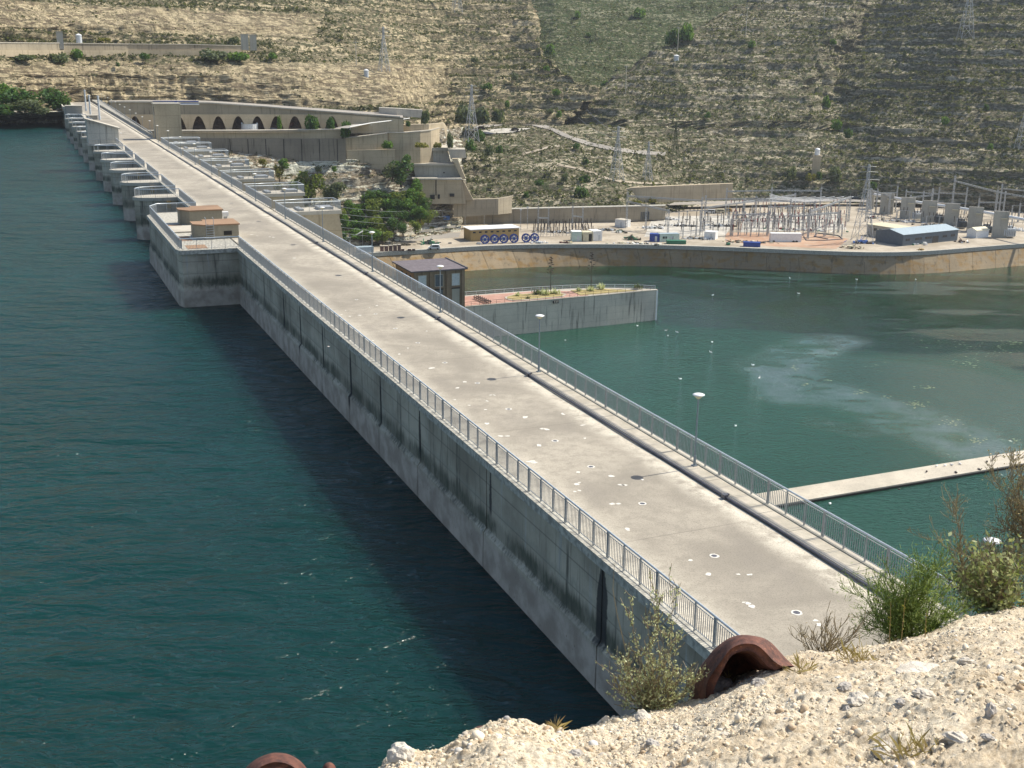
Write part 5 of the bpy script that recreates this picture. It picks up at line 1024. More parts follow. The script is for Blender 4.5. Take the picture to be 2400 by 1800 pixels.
mb = MB(); mb.bb(-3.5, 0.5, 0, 4, -4.5, .6); mb.obj('wall', 'grey_wall', t); mb = MB(); mb.bb(-3.7, 4, -.2, 4.2, .6, .9); mb.obj('roof', 'firewall', t); mb = MB(); mb.bb(.8, 3.4, -.1, 1.2, -2.6, -1.1); mb.obj('tarpaulin', 'tarp', t)
mb = MB(); [mb.bb(x, x+.2, -.3, -.1, -4.5, .6) for x in (-3.6, .4, 3.8)]; mb.obj('posts', 'galv', t); mb = MB(); [mb.bb(x, x+.9, -.03, 0, -1., -.1) for x in (-3, -1.4)]; mb.obj('window', 'glass', t)

# roads and paths on the slopes
def drape(name, mat, pts, wpx, dz=.35):
    q = np.array(pts, float); sl_ = np.r_[0, np.cumsum(np.hypot(*np.diff(q, axis=0).T))]; k = int(sl_[-1]/5)+2; tt = np.linspace(0, sl_[-1], k); X = np.interp(tt, sl_, q[:, 0]); Y = np.interp(tt, sl_, q[:, 1]); vs = []
    for x, y in zip(X, Y): w_ = wpx*(1+.12*math.sin(x*.13)); vs += [onhill('hill_right', x, y-w_)+Vector((0, 0, dz)), onhill('hill_right', x, y+w_)+Vector((0, 0, dz))]
    mb = MB(); mb.add(vs, [(2*i, 2*i+1, 2*i+3, 2*i+2) for i in range(k-1)]); return tag(mb.obj(name, mat), kind='structure')
drape('upper_road', 'asphalt', UPPER, 4.2)
for q in PATHS: drape('footpath', 'yard', q, 2.2, .25)
p = onhill('hill_right', 1195, 309); t = None
mb = MB(); mb.add([onhill('hill_right', a, b)+Vector((0, 0, .5)) for a, b in ((1125, 308), (1180, 303), (1245, 303), (1200, 313), (1140, 316))], [(0, 1, 2, 3, 4)]); tag(mb.obj('pale_clearing', 'gravel_white'), kind='structure')
for px, py, lab in ((1128, 306, 'left dark parked car on the pale clearing by the upper road'), (1207, 309, 'right dark parked car on the pale clearing by the upper road')):
    p = onhill('hill_right', px, py)+Vector((0, 0, .55)); t = thing('parked_car', lab, 'car', p, facing(p))
    mb = MB(); mb.prism([(-2, -.85), (2, -.85), (2, .85), (-2, .85)], .35, .95); mb.obj('body', 'insul', t); mb = MB(); frust(mb, [(-1.2, -.7), (.9, -.7), (.9, .7), (-1.2, .7)], [(-1.6, -.8), (1.3, -.8), (1.3, .8), (-1.6, .8)], 1.55, .95); mb.obj('cabin', 'insul', t)
    for x in (-1.25, 1.25):
        for y in (-.86, .86): mb = MB(); mb.tube([(x, y-.1, .35), (x, y+.1, .35)], .35, 10); mb.obj('wheel', 'dark', t)
# walls behind the yard
pwall('yard_back_wall', 'long stained retaining wall along the back of the yard', 'retaining wall', [(1028, 497, 528, 462), (1120, 494, 524, 464), (1200, 491, 520, 468), (1330, 488, 513, 472), (1466, 485, 508, 478), (1560, 483, 503, 486)], 'old_wall', 3, 'coping', depthz=2)
pwall('end_wall', 'pale cracked wall piece at the left end of the long yard wall', 'retaining wall', [(1016, 500, 528, 458), (1056, 498, 530, 458)], 'ochre_pale', 3, depthz=2)
pwall('parapet_wall', 'smooth brown sloping parapet wall above the back of the yard', 'retaining wall', [(1425, 463, 472, 505), (1455, 447, 472, 507), (1480, 440, 470, 508), (1560, 436, 468, 514), (1640, 433, 466, 522), (1718, 430, 460, 530)], 'tan_wall', 3, None, depthz=1)
band('valley_road', 'asphalt', [(1560, 478), (1700, 474), (1850, 470), (2000, 470), (2200, 474), (2500, 482)], 9, z=-45.8)
t = pwall('road_fence', 'low white wall along the access track on the left side of the yard', 'low wall', [(855, 560, 565, 414), (920, 551, 556, 424), (980, 541, 546, 436), (1068, 528, 533, 446)], 'pale_concrete', .4)

# ------------------------------------------------------------------ the yard
def yp(px, py): return U(px, py, ZY)
def boxbuild(name, label, cat, a, b, depth, h, wall, roof, roof_t=.25, over=.2, windows=(), door=None, doormat='dark', group=None, gable=0., base=0.):
    A, B = yp(*a), yp(*b); L = (B-A).length; rz = math.atan2((B-A).y, (B-A).x); t = thing(name, label, cat, A, rz, group)
    mb = MB()
    if gable:
        mb.add([(0, 0, 0), (L, 0, 0), (L, depth, 0), (0, depth, 0), (0, 0, h), (L, 0, h), (L, depth, h), (0, depth, h), (0, depth/2, h+gable), (L, depth/2, h+gable)], [(0, 1, 5, 4), (3, 7, 6, 2), (0, 4, 8, 7, 3), (1, 2, 6, 9, 5), (4, 5, 9, 8), (7, 8, 9, 6), (0, 3, 2, 1)])
        mb.obj('wall', wall, t)
        mb = MB(); o = over; e = .12
        for y0, y1 in ((-o, depth/2), (depth+o, depth/2)):
            z0 = h-gable*o/(depth/2)
            mb.hexa([(-o, y0, z0+.02), (L+o, y0, z0+.02), (L+o, y1, h+gable+.02), (-o, y1, h+gable+.02), (-o, y0, z0+e), (L+o, y0, z0+e), (L+o, y1, h+gable+e), (-o, y1, h+gable+e)])
        mb.obj('roof', roof, t)
    else:
        mb.bb(0, L, 0, depth, 0, h); mb.obj('wall', wall, t)
        mb = MB(); mb.bb(-over, L+over, -over, depth+over, h, h+roof_t); mb.obj('roof', roof, t)
    for x0, x1, z0, z1 in windows: mb = MB(); mb.bb(x0*L, x1*L, -.05, -.001, z0, z1); mb.obj('window', 'glass', t)
    if door: mb = MB(); mb.bb(door[0]*L, door[1]*L, -.05, -.001, 0, door[2]); mb.obj('door', doormat, t)
    return t, L
boxbuild('ochre_shed', 'long ochre shed with a white flat roof behind the blue cable reels', 'shed', (1103.5, 566), (1216, 560.5), 8, 4.2, 'ochre', 'white', .3, .45, [((i+.35)/8.2, (i+.8)/8.2, 3.0, 3.55) for i in range(8)])
for i, (px, lab) in enumerate(((1136.5, 'leftmost blue cable reel in front of the ochre shed'), (1159, 'second blue cable reel from the left'), (1180.8, 'third blue cable reel from the left'), (1204.6, 'fourth blue cable reel, last of the left four'), (1232.7, 'fifth blue cable reel, right of the ochre shed'), (1252.8, 'rightmost blue cable reel'))):
    p = yp(px, 571.5-(px-1136)*.035); t = thing('cable_reel', lab, 'cable reel', p, facing(p)+R(8), 'blue cable reels'); r = 1.65
    if i == 0:
        rd = []
        for y in (-.6, .6):
            mb = MB(); k = 24
            vs = [(rr*math.cos(j*2*math.pi/k), y+dy, r+rr*math.sin(j*2*math.pi/k)) for dy in (-.05, .05) for rr in (r, r*.74) for j in range(k)]
            fs = [(q*2*k+j, q*2*k+(j+1) % k, q*2*k+k+(j+1) % k, q*2*k+k+j) for q in (0, 1) for j in range(k)]+[(j, (j+1) % k, 2*k+(j+1) % k, 2*k+j) for j in range(k)]+[(k+j, k+(j+1) % k, 3*k+(j+1) % k, 3*k+j) for j in range(k)]
            mb.add(vs, fs)
            for j in range(6): a = j*math.pi/3; mb.tube([(0, y, r), (r*.78*math.cos(a), y, r+r*.78*math.sin(a))], .11, 4)
            mb.tube([(0, y-.06, r), (0, y+.06, r)], .45, 12); rd.append(mb.obj('flange', 'blue', t).data)
        mb = MB(); mb.tube([(0, -.5, r), (0, .5, r)], .85, 18); rd.append(mb.obj('drum', 'tank_grey', t).data)
        mb = MB(); mb.bb(-.5, .5, -.8, .8, 0, .12); rd.append(mb.obj('chock', 'white', t).data)
    else:
        for nm, m_ in zip(('flange', 'flange', 'drum', 'chock'), rd): link(nm, m_, t)
def container(label, a, b, depth, h, mat, roofm=None, door=None, cat='container', windows=()):
    t, L = boxbuild('container', label, cat, a, b, depth, h, mat, roofm or mat, .08, .05, windows, door)
    mb = MB()
    for i in range(int(L/.6)): mb.bb(.2+i*.6, .35+i*.6, -.05, 0, .15, h-.15)
    if not windows and not door: mb.obj('ribs', mat, t)
    if h > 2.5 and not door: mb = MB(); mb.bb(L*.55, L*.55+.8, -.07, -.05, .1, 2.1); d0 = mb.obj('door', 'tank_grey', t); mb = MB(); mb.bb(L*.55+.65, L*.55+.72, -.1, -.07, 1., 1.15); mb.obj('handle', 'dark', d0)
    return t
container('pale green cabin, leftmost of the three cabins in a row', (1340, 566), (1363, 566), 4, 3.6, 'pale_green', 'white')
container('cream cabin with an open dark door, middle of the three cabins', (1366, 566), (1388, 566), 4, 3.4, 'cream', 'cream', (.62, .95, 2.8))
container('white cabin, rightmost of the three cabins in a row', (1390, 565), (1411, 564), 5, 3.6, 'white', 'white')
container('green container at the back of the yard', (1390, 518), (1413, 518.5), 2.5, 2.2, 'green_paint')
container('white hut beside the tall gantry', (1441, 531), (1464, 534), 4, 3., 'white', 'pale_concrete')
container('blue container left of the site cabin', (1522, 566), (1545, 567), 3, 2.8, 'blue')
container('pale blue site cabin with windows', (1546, 567), (1592, 566), 3, 2.9, 'pale_green', 'roof_blue', None, 'cabin', ((.15, .25, 1.2, 2.), (.28, .36, 1.2, 2.), (.6, .68, .9, 2.)))
container('long low green skip near the river edge', (1563, 572), (1608, 572.5), 2.2, 1.2, 'green_paint')
container('low blue skip near the river edge right of the middle', (1742, 578), (1782, 579.5), 2.2, 1.6, 'blue')
container('white hut inside the insulator field', (1650, 560), (1676, 562), 4, 2.8, 'white', 'white')
container('grey blue tank container near the left end of the yard', (838, 594), (876, 592.5), 3, 2., 'tank_grey', 'roof_blue')
for i, (x, w_, h) in enumerate(((890.5, 9.5, 2.), (900.8, 9.5, 2.), (911, 9.5, 2.1), (921.3, 9.5, 2.2), (931.5, 8.5, 2.3), (940, 8, .8), (955, 9, .7), (965.5, 8, .7))):
    y = 589.5-(x-890)*.03-(5-i if i < 5 else 0)*.0; p = yp(x+w_/2, y); t = thing('brick_pallet', ('pallet of brown bricks, %s from the left in the row by the river edge' % ordn[i]), 'pallet', p, facing(p), 'pallets of bricks'); k = PXM(415)*w_*.9
    mb = MB(); mb.bb(-k/2, k/2, -.6, .6, .12, h); mb.obj('brick_block', 'brick_stack', t); mb = MB(); mb.bb(-k/2, k/2, -.62, .62, h, h+.06); mb.obj('cover', 'pale_concrete', t); mb = MB(); mb.bb(-k/2, k/2, -.6, .6, 0, .12); mb.obj('pallet_base', 'timber', t)
t = thing('canopy', 'small white curved canopy shed at the left end of the yard', 'canopy', yp(822, 577), facing(yp(822, 577)))
mb = MB(); mb.bb(-2, 0, -1.5, 1.5, 0, 3.2); mb.obj('kiosk', 'tank_grey', t); mb = MB(); pts = [(-2.3, 3.3), (0, 3.3), (2, 4.2), (4.5, 5.4)]
for (x0, z0), (x1, z1) in zip(pts[:-1], pts[1:]): mb.hexa([(x0, -1.7, z0), (x1, -1.7, z1), (x1, 1.7, z1), (x0, 1.7, z0), (x0, -1.7, z0+.2), (x1, -1.7, z1+.2), (x1, 1.7, z1+.2), (x0, 1.7, z0+.2)])
mb.obj('roof', 'white', t); mb = MB(); [mb.tube([(4.2, y, 0), (4.2, y, 5.2)], .07, 5) for y in (-1.4, 1.4)]; mb.obj('posts', 'galv', t)
def vehicle(px, py, label, mat, L=4.1, van=True, rz=0.):
    p = yp(px, py); t = thing('van' if van else 'car', label, 'van' if van else 'car', p, facing(p)+rz); h = L/2; w_ = .85
    pr = [(-h, .35), (-h, .85), (-h+.55, 1.0), (-h+1.3, 1.75), (h-.25, 1.8), (h, 1.1), (h, .35)] if van else [(-h, .35), (-h, .8), (-h+1., .92), (-h+1.7, 1.4), (h-1.1, 1.4), (h-.3, .95), (h, .8), (h, .35)]
    n = len(pr); mb = MB(); mb.add([(a, -w_, b) for a, b in pr]+[(a, w_, b) for a, b in pr], [tuple(range(n)), tuple(range(n, 2*n))[::-1]]+[(i, n+i, n+(i+1) % n, (i+1) % n) for i in range(n)]); mb.obj('body', mat, t)
    for y in (-w_-.01, w_+.01):
        mb = MB(); x0 = -h+1.15; mb.add([(x0, y, 1.05), (h-.45, y, 1.05), (h-.55, y, 1.6 if van else 1.32), (x0+.55, y, 1.6 if van else 1.32)], [(0, 1, 2, 3)]); mb.obj('side_window', 'glass', t)
    mb = MB(); mb.add([(-h+.62, -w_*.9, 1.08), (-h+.62, w_*.9, 1.08), (-h+1.25, w_*.85, 1.71 if van else 1.3), (-h+1.25, -w_*.85, 1.71 if van else 1.3)], [(0, 1, 2, 3)]); 
    for v_ in range(len(mb.v)): mb.v[v_] = (mb.v[v_][0]-.03, mb.v[v_][1], mb.v[v_][2]+.03)
    mb.obj('windscreen', 'glass', t)
    for x in (-h+.75, h-.75):
        for y in (-w_, w_): mb = MB(); mb.tube([(x, y-.1, .32), (x, y+.1, .32)], .32, 12); mb.obj('wheel', 'dark', t)
vehicle(1017.5, 584.5, 'small white van parked by the river wall left of the ochre shed', 'white')
vehicle(1307, 521, 'white car at the back of the small insulator field, left one', 'white', 4.3, False)
vehicle(1354, 520, 'white pickup at the back of the small insulator field, right one', 'white', 4.6, True)
vehicle(2045, 550.5, 'white van beside the beige building', 'white', 4.3, True, R(8))
vehicle(1664, 500, 'dark white car left of the parked trucks at the back', 'tank_grey', 4.6, True)
vehicle(1686, 499, 'cream truck in the middle of the row at the back', 'cream', 4.6, True)
vehicle(1703, 497, 'orange truck at the right of the row at the back', 'ochre', 4.2, True)
vehicle(1425, 517, 'yellow and grey truck beside the green container', 'cream', 5, True)
# right hand buildings
boxbuild('grey_hall', 'dark blue grey hall with a pale blue roof beside the river wall', 'hall', (2114.6, 577), (2243.5, 563.5), 13, 4.2, 'steel_blue', 'roof_blue', .2, .3, [(x, x+.035, 1.8, 2.6) for x in (.05, .09, .22, .26, .30, .4, .44, .48, .72, .76, .87, .91)], (.53, .64, 2.6), 'glass', gable=1.3)
boxbuild('beige_building', 'low beige building with a flat pale roof behind the grey hall', 'building', (2031, 551), (2110, 564), 9, 4.2, 'pale_concrete', 'cream', .25, .3, ((.2, .3, 2.2, 3.2), (.36, .44, 2.2, 3.2)))
boxbuild('gabled_hut', 'small cream gabled hut right of the grey hall', 'hut', (2287, 558.5), (2316, 556), 4.6, 3.0, 'white', 'cream', .2, .25, (), (-.0, .0, 0.1), gable=.9)
t, L = boxbuild('white_trailer', 'long white semi trailer standing in the yard', 'trailer', (1806, 567), (1878, 567.5), 2.6, 3.2, 'white', 'white', .05, .02)
for x in (1.2, L-3, L-1.8): mb = MB(); mb.tube([(x, -.12, .1), (x, .3, .1)], .5, 10); mb.obj('wheel', 'dark', t)
# firewalls with transformers and white duct
FWX = [((845, 905), (178, 332)), ((960, 1078), (205, 376)), ((1135, 1258), (240, 415)), ((1316, 1445), (268, 446)), ((1512, 1640), (294, 482)), ((1712, 1842), (326, 528)), ((1928, 2060), (366, 578))]
zr = lambda x, y: (1800+x/3.687, 400+y/3.687)
tops = []
for i, ((x0, x1), (y0, y1)) in enumerate(FWX):
    A, B = yp(*zr(x0, y1-6)), yp(*zr(x1, y1+2)); k = (A+B)/2; d = math.hypot(k.x, k.y); h = (y1-y0)/3.687*PXM(d)*.97
    t = thing('firewall', 'tall pale concrete blast wall in the transformer row, %s from the left' % ordn[i], 'blast wall', A, math.atan2((B-A).y, (B-A).x), 'blast walls between transformers'); L = (B-A).length
    mb = MB(); mb.bb(0, L, 0, .7, 0, h); mb.obj('panel', 'firewall', t); mb = MB(); mb.bb(L*.48, L*.52, -.03, .0, 0, h); mb.obj('joint', 'coping', t)
    mb = MB(); mb.bb(L*.5, L*.9, -.6, 0, h*.72, h*.72+.35); mb.obj('bracket', 'cream', t); tops.append((A, B, h))
t = thing('bus_duct', 'thick white bus duct running behind the tops of the blast walls', 'duct', tops[0][1])
o1 = tops[0][1]; pts = [(b-o1)+Vector((0, 1.6, h*.8)) for a, b, h in tops]; pts = [pts[0]-(pts[1]-pts[0])*.2]+pts+[pts[-1]+(pts[-1]-pts[-2])*1.6]; mb = MB(); mb.tube(pts, .62, 10); mb.obj('duct', 'white', t)
mb = MB(); [mb.tube([q, Vector((q.x, q.y, ZY-o1.z))], .12, 5) for q in pts]; mb.obj('supports', 'galv', t)
def transformer(p, s, label, mat='transf'):
    t = thing('transformer', label, 'transformer', p, facing(p)+R(15), 'large transformers'); mb = MB(); mb.bb(-2.2*s, 2.2*s, -1.4*s, 1.4*s, .4, 3.6*s); mb.obj('tank', mat, t)
    for j in range(7): mb = MB(); x = -2*s+j*.66*s; mb.bb(x, x+.3*s, -2.1*s, -1.4*s, .8, 3.2*s); mb.obj('radiator', mat, t)
    for j in range(3): mb = MB(); x = (-1.3+j*1.3)*s; mb.tube([(x, 0, 3.6*s), (x+.3*(j-1), 0, 5.6*s)], [.22, .12], 7); mb.obj('bushing', 'insul', t)
    mb = MB(); mb.tube([(-1.5*s, .9*s, 4.1*s), (1.5*s, .9*s, 4.1*s)], .4*s, 10); mb.obj('oil_tank', mat, t)
for i, (x, y, m_) in enumerate(((1285, 425, 'tank_grey'), (1475, 458, 'transf'), (1665, 498, 'transf'), (1885, 545, 'transf'))): transformer(yp(*zr(x, y)), .85, 'dark transformer standing between blast walls, %s of the row' % ordn[i], m_)
transformer(yp(1502, 517), 1.25, 'large dark transformer under the tall gantry left of the middle')
transformer(yp(2362, 556), 1., 'grey transformer at the right end by the river edge', 'tank_grey')
transformer(yp(2000, 475), .8, 'small transformer left of the first blast wall')
# insulator posts
def ipost(h, red):
    mb = MB(); mb.mat(0).tube([(0, 0, 0), (0, 0, h*.5)], .09, 5); mb.mat(1).tube([(0, 0, h*.5), (0, 0, h)], .14, 6)
    o = mb.obj('insulator_post', ['galv', 'insul_red' if red else 'insul']); m_ = o.data; bpy.data.objects.remove(o); return m_
IP = [ipost(3.6, 0), ipost(4.8, 0), ipost(4.6, 1), ipost(5.8, 0), ipost(2.8, 0)]
def ifield(rows, cols_, poly, kinds, lab, grp, seed_):
    g = random.Random(seed_)
    for rI in range(rows):
        for cI in range(cols_):
            a = (cI+.5+g.uniform(-.3, .3))/cols_; b = (rI+.5+g.uniform(-.12, .12))/rows; kd = g.choice(kinds)
            x = (poly[0][0]*(1-a)+poly[1][0]*a)*(1-b)+(poly[3][0]*(1-a)+poly[2][0]*a)*b; y = (poly[0][1]*(1-a)+poly[1][1]*a)*(1-b)+(poly[3][1]*(1-a)+poly[2][1]*a)*b
            tag(link('insulator_post', IP[kd], None, yp(x, y)), '%s insulator post, %s from left, %s row from river, %s' % ('red' if kd == 2 else 'brown', ordn[cI], ordn[rI], lab), 'insulator', grp)
ifield(5, 19, [(1248, 557), (1392, 554), (1388, 530), (1250, 532)], [0, 0, 4], 'small switchgear field', 'insulators of the small field', 1)
ifield(6, 22, [(1700, 558), (1985, 550), (1960, 500), (1720, 504)], [1, 2, 2, 1, 3], 'large switchgear field', 'insulators of the large field', 2)
ifield(3, 9, [(1590, 562), (1740, 560), (1730, 520), (1590, 520)], [1, 3], 'white gravel yard', 'insulators of the middle yard', 3)
ifield(2, 7, [(2330, 522), (2400, 532), (2400, 505), (2330, 500)], [1, 3], 'right edge of the yard', 'insulators at the right edge', 4)
ifield(2, 16, [(2040, 515), (2330, 560), (2330, 500), (2040, 482)], [1, 4], 'among the blast walls', 'insulators among the blast walls', 5)
# gantries
def lattice(mb, a, b, w_, n, r=.05):
    a, b = Vector(a), Vector(b); t_ = (b-a).normalized(); s1 = t_.cross(Vector((0, 0, 1)));
    if s1.length < .1: s1 = Vector((1, 0, 0))
    s1.normalize(); s2 = t_.cross(s1); cs = [(s1+s2)*w_/2, (s1-s2)*w_/2, (-s1-s2)*w_/2, (-s1+s2)*w_/2]
    w2 = 1.
    for c in cs: mb.tube([a+c, b+c], r, 4, False)
    for i in range(n):
        p, q = a.lerp(b, i/n), a.lerp(b, (i+1)/n)
        for j in range(4): mb.tube([p+cs[j], q+cs[(j+1) % 4]], r*.7, 3, False)
def gantry(label, feet, h, beams, group='steel gantries of the substation', w_=.55):
    P = [yp(*f) for f in feet]; t = thing('gantry', label, 'gantry', P[0], 0, group)
    for p, hh in zip(P, h): mb = MB(); lattice(mb, p-P[0], p-P[0]+Vector((0, 0, hh)), w_, int(hh/1.1), .095); mb.tube([p-P[0]+Vector((0, 0, hh)), p-P[0]+Vector((0, 0, hh+2))], .05, 4); mb.obj('column', 'lattice', t)
    for i, j, z1, z2 in beams: mb = MB(); a = P[i]-P[0]+Vector((0, 0, z1)); b = P[j]-P[0]+Vector((0, 0, z2)); lattice(mb, a, b, w_*.9, int((b-a).length/1.3), .10); mb.obj('beam', 'galv', t)
gantry('tall portal gantry spanning the big transformer', [(1468, 534), (1642, 545), (1565, 547), (1513, 540)], [14.5, 14, 9.5, 9.], [(0, 1, 12.8, 12.5), (0, 2, 10.6, 8.8)])
gantry('gantry continuing right above the white gravel yard', [(1650, 540), (1768, 535), (1905, 545), (1860, 505)], [14, 13, 12.5, 10], [(0, 1, 12.3, 12), (1, 2, 12, 11.5), (0, 3, 9, 9)])
gantry('small double post gantry behind the ochre shed on the left', [(1261, 540), (1285, 538)], [9.5, 8.5], [(0, 1, 5, 4.6)], w_=.4)
gantry('small double post gantry above the three cabins', [(1341, 540), (1365, 538)], [9.6, 8.7], [(0, 1, 5.8, 5)], w_=.4)
gantry('gantry in front of the large insulator field', [(1893, 560), (1988, 520)], [11.5, 11], [(0, 1, 10.5, 10.5)])
gantry('gantry row behind the left blast walls', [(2038, 492), (2082, 505), (2130, 505), (2180, 505)], [10, 10, 9, 12], [(0, 1, 9, 8.5), (2, 3, 8, 9)])
gantry('tall gantry behind the right blast walls with a long falling beam', [(2229, 500), (2330, 515), (2420, 520)], [17, 13, 12], [(0, 1, 14.5, 12), (1, 2, 12, 10)])
gantry('slim gantry posts at the right edge behind the transformers', [(2290, 512), (2349, 512), (2386, 520)], [9, 12, 8], [(0, 1, 7, 7)], w_=.4)
gantry('low gantry over the left half of the large insulator field', [(1715, 552), (1800, 548)], [9, 9], [(0, 1, 8, 8)], w_=.4)
gantry('low gantry over the middle of the large insulator field', [(1740, 520), (1850, 522)], [10, 10], [(0, 1, 9, 9)], w_=.4)
gantry('back gantry over the large insulator field', [(1700, 505), (1805, 502), (1920, 503)], [12, 12, 12], [(0, 1, 10.5, 10.5), (1, 2, 10.5, 10.5)], w_=.45)
gantry('front gantry over the right part of the large insulator field', [(1850, 556), (1965, 545)], [9, 9], [(0, 1, 8, 8)], w_=.4)
gantry('gantry behind the white trailer', [(1812, 540), (1880, 538)], [11, 11], [(0, 1, 9.5, 9.5)], w_=.4)
gantry('row of slim columns above the beige building', [(2028, 520), (2052, 500), (2098, 498), (2160, 500)], [12, 11, 12, 10], [(1, 2, 9, 9)], w_=.4)
gantry('row of slim columns behind the middle blast walls', [(2120, 490), (2196, 496), (2260, 502)], [9, 11, 12], [(0, 1, 8, 8), (1, 2, 8.5, 9)], w_=.4)
gantry('pair of columns behind the grey transformer at the right edge', [(2340, 505), (2400, 512)], [14, 14], [(0, 1, 12, 12)], w_=.4)
for i, (x, y, h) in enumerate(((1090, 532, 7.5), (1135, 528, 8), (1220, 540, 8), (1236, 537, 8.5))):
    p = yp(x, y); t = thing('mast', 'thin grey mast near the back wall of the yard, %s from the left' % ordn[i], 'mast', p); mb = MB(); lattice(mb, (0, 0, 0), (0, 0, h), .3, 7, .05); mb.obj('column', 'lattice', t); mb = MB(); mb.box((0, 0, h+.2), (.9, .4, .4)); mb.obj('head', 'tank_grey', t)
g3 = random.Random(9); ww = ['near', 'middle', 'far']
for i in range(18):
    col_, row_ = i % 6, i//6; px = 1712+col_*46+g3.uniform(-8, 8); py = (554, 534, 512)[row_]+g3.uniform(-3, 3); a = yp(px, py); b = yp(px+38, py+g3.uniform(-2, 2)); h = g3.uniform(4.6, 7)
    t = thing('busbar_frame', 'grey busbar frame in the large field, %s from the left in the %s row' % (ordn[col_], ww[row_]), 'busbar frame', a, 0, 'busbar frames'); q = b-a
    for k in (0, .5, 1): mb = MB(); p = q*k; lattice(mb, p, p+Vector((0, 0, h)), .35, 4, .07); mb.obj('column', 'lattice', t)
    mb = MB(); mb.tube([(0, 0, h), q+Vector((0, 0, h))], .12, 4); mb.tube([(0, 0, h-1), q+Vector((0, 0, h-1))], .08, 4); mb.obj('beam', 'galv', t)
    for k in (.15, .35, .65, .85): mb = MB(); p = q*k; mb.tube([p+Vector((0, 0, h+.1)), p+Vector((0, 0, h+1.5))], .16, 5); mb.obj('insulator', 'insul_red' if g3.random() < .5 else 'insul', t)
for i, (px, py) in enumerate(((1600, 560), (1640, 552), (1560, 530), (1610, 520), (1660, 522), (2040, 530), (2100, 520), (2170, 528), (2240, 540), (2340, 535), (2370, 510))):
    a = yp(px, py); b = yp(px+30, py); h = g3.uniform(3.5, 6); q = b-a; t = thing('busbar_frame', 'single grey busbar frame outside the large field, %s from the left' % ordn[i], 'busbar frame', a, 0, 'busbar frames')
    for k in (0, 1): mb = MB(); p = q*k; lattice(mb, p, p+Vector((0, 0, h)), .35, 4, .07); mb.obj('column', 'lattice', t)
    mb = MB(); mb.tube([(0, 0, h), q+Vector((0, 0, h))], .12, 4); mb.obj('beam', 'galv', t)
    for k in (.2, .5, .8): mb = MB(); p = q*k; mb.tube([p+Vector((0, 0, h+.1)), p+Vector((0, 0, h+1.5))], .16, 5); mb.obj('insulator', 'insul', t)
# tubular conductors
for i in range(6):
    a = yp(1800, 505+i*4); b = yp(1885+i*22, 520); t = thing('conductor', 'pale sagging tube conductor above the large insulator field, %s from the back' % ordn[i], 'conductor', a, 0, 'sagging conductors')
    pts = []
    for k in range(9): s_ = k/8; q = (b-a)*s_; pts.append((q.x, q.y, 9.5-3*s_*(1-s_)*4*.35+1.2*s_)); 
    mb = MB(); mb.tube(pts, .13, 5); mb.obj('tube', 'white', t)
# pylons
def pylon(px, yb, yt, hl, label, d=None, mat='lattice', wid=.2):
    d = d or hd_(hl, px, yb)-1.5; p = PD(px, yb, d); h = (yb-yt)*PXM(d); t = thing('pylon', label, 'pylon', p, facing(p)+.4, 'lattice pylons'); b = h*.11; mb = MB()
    lv = [0, .22, .4, .55, .68, .8, .9, 1.]; wv = [b*(1-.86*min(1, q/.8)) for q in lv]; wv[-1] = wv[-2]*.6
    for i in range(len(lv)-1):
        z0, z1 = lv[i]*h, lv[i+1]*h; a, c = wv[i], wv[i+1]; q0 = [(a, a), (-a, a), (-a, -a), (a, -a)]; q1 = [(c, c), (-c, c), (-c, -c), (c, -c)]
        for j in range(4):
            k = (j+1) % 4; mb.tube([(*q0[j], z0), (*q1[j], z1)], wid*.55, 4, False); mb.tube([(*q0[j], z0), (*q1[k], z1)], wid*.33, 3, False); mb.tube([(*q0[k], z0), (*q1[j], z1)], wid*.33, 3, False); mb.tube([(*q1[j], z1), (*q1[k], z1)], wid*.33, 3, False)
    mb.obj('mast', mat, t)
    for z, l in ((.8, .16), (.9, .13), (.97, .1)): mb = MB(); l *= h; mb.tube([(-l, 0, z*h), (0, 0, z*h+.25)], wid*.4, 3); mb.tube([(l, 0, z*h), (0, 0, z*h+.25)], wid*.4, 3); mb.obj('cross_arm', mat, t)
pylon(900, 168, 72, 'hill_left', 'pale lattice pylon on the left hill beside the cistern')
pylon(1105, 332, 205, 'hill_left', 'green grey lattice pylon standing by the bushes at the upper road', d=505)
pylon(1445, 424, 300, 'hill_right', 'lattice pylon at the foot of the slope, left of a pair')
pylon(1517, 424, 335, 'hill_right', 'lattice pylon at the foot of the slope, right of a pair')
pylon(2020, 566, 395, 'hill_right', 'tall lattice tower rising beside the blue tarpaulin', d=math.hypot(*yp(2018, 568)[:2]))
pylon(2262, 92, -30, 'hill_right', 'faint big pylon at the top right of the hill'); pylon(2396, 350, 232, 'hill_right', 'faint pylon cut by the right picture edge'); pylon(1071, 30, -60, 'hill_left', 'pylon at the top edge above the left hill')
pylon(1580, 385, 290, 'hill_right', 'slim greenish pylon on the middle slope', mat='leaf_olive')
for px, yb, yt, hl, lab in ((1588, 121, 68, 'hill_right', 'thin pole standing above the middle cistern'), (1466, 217, 158, 'hill_right', 'thin pole on the nose of the right hill'), (1748, 79, 22, 'hill_right', 'thin pole high on the middle spur'), (1931, 40, -10, 'hill_right', 'thin pole at the top edge above the fold'), (835, 150, 100, 'hill_left', 'thin pole left of the pale pylon')):
    d = hd_(hl, px, yb)-2; p = PD(px, yb, d); h = (yb-yt)*PXM(d); t = thing('utility_pole', lab, 'pole', p); mb = MB(); mb.tube([(0, 0, -1), (0, 0, h)], [.22, .14], 6); mb.obj('pole', 'pale_concrete', t); mb = MB(); mb.bb(-1.2, 1.2, -.1, .1, h-.8, h-.6); mb.obj('cross_arm', 'galv', t)
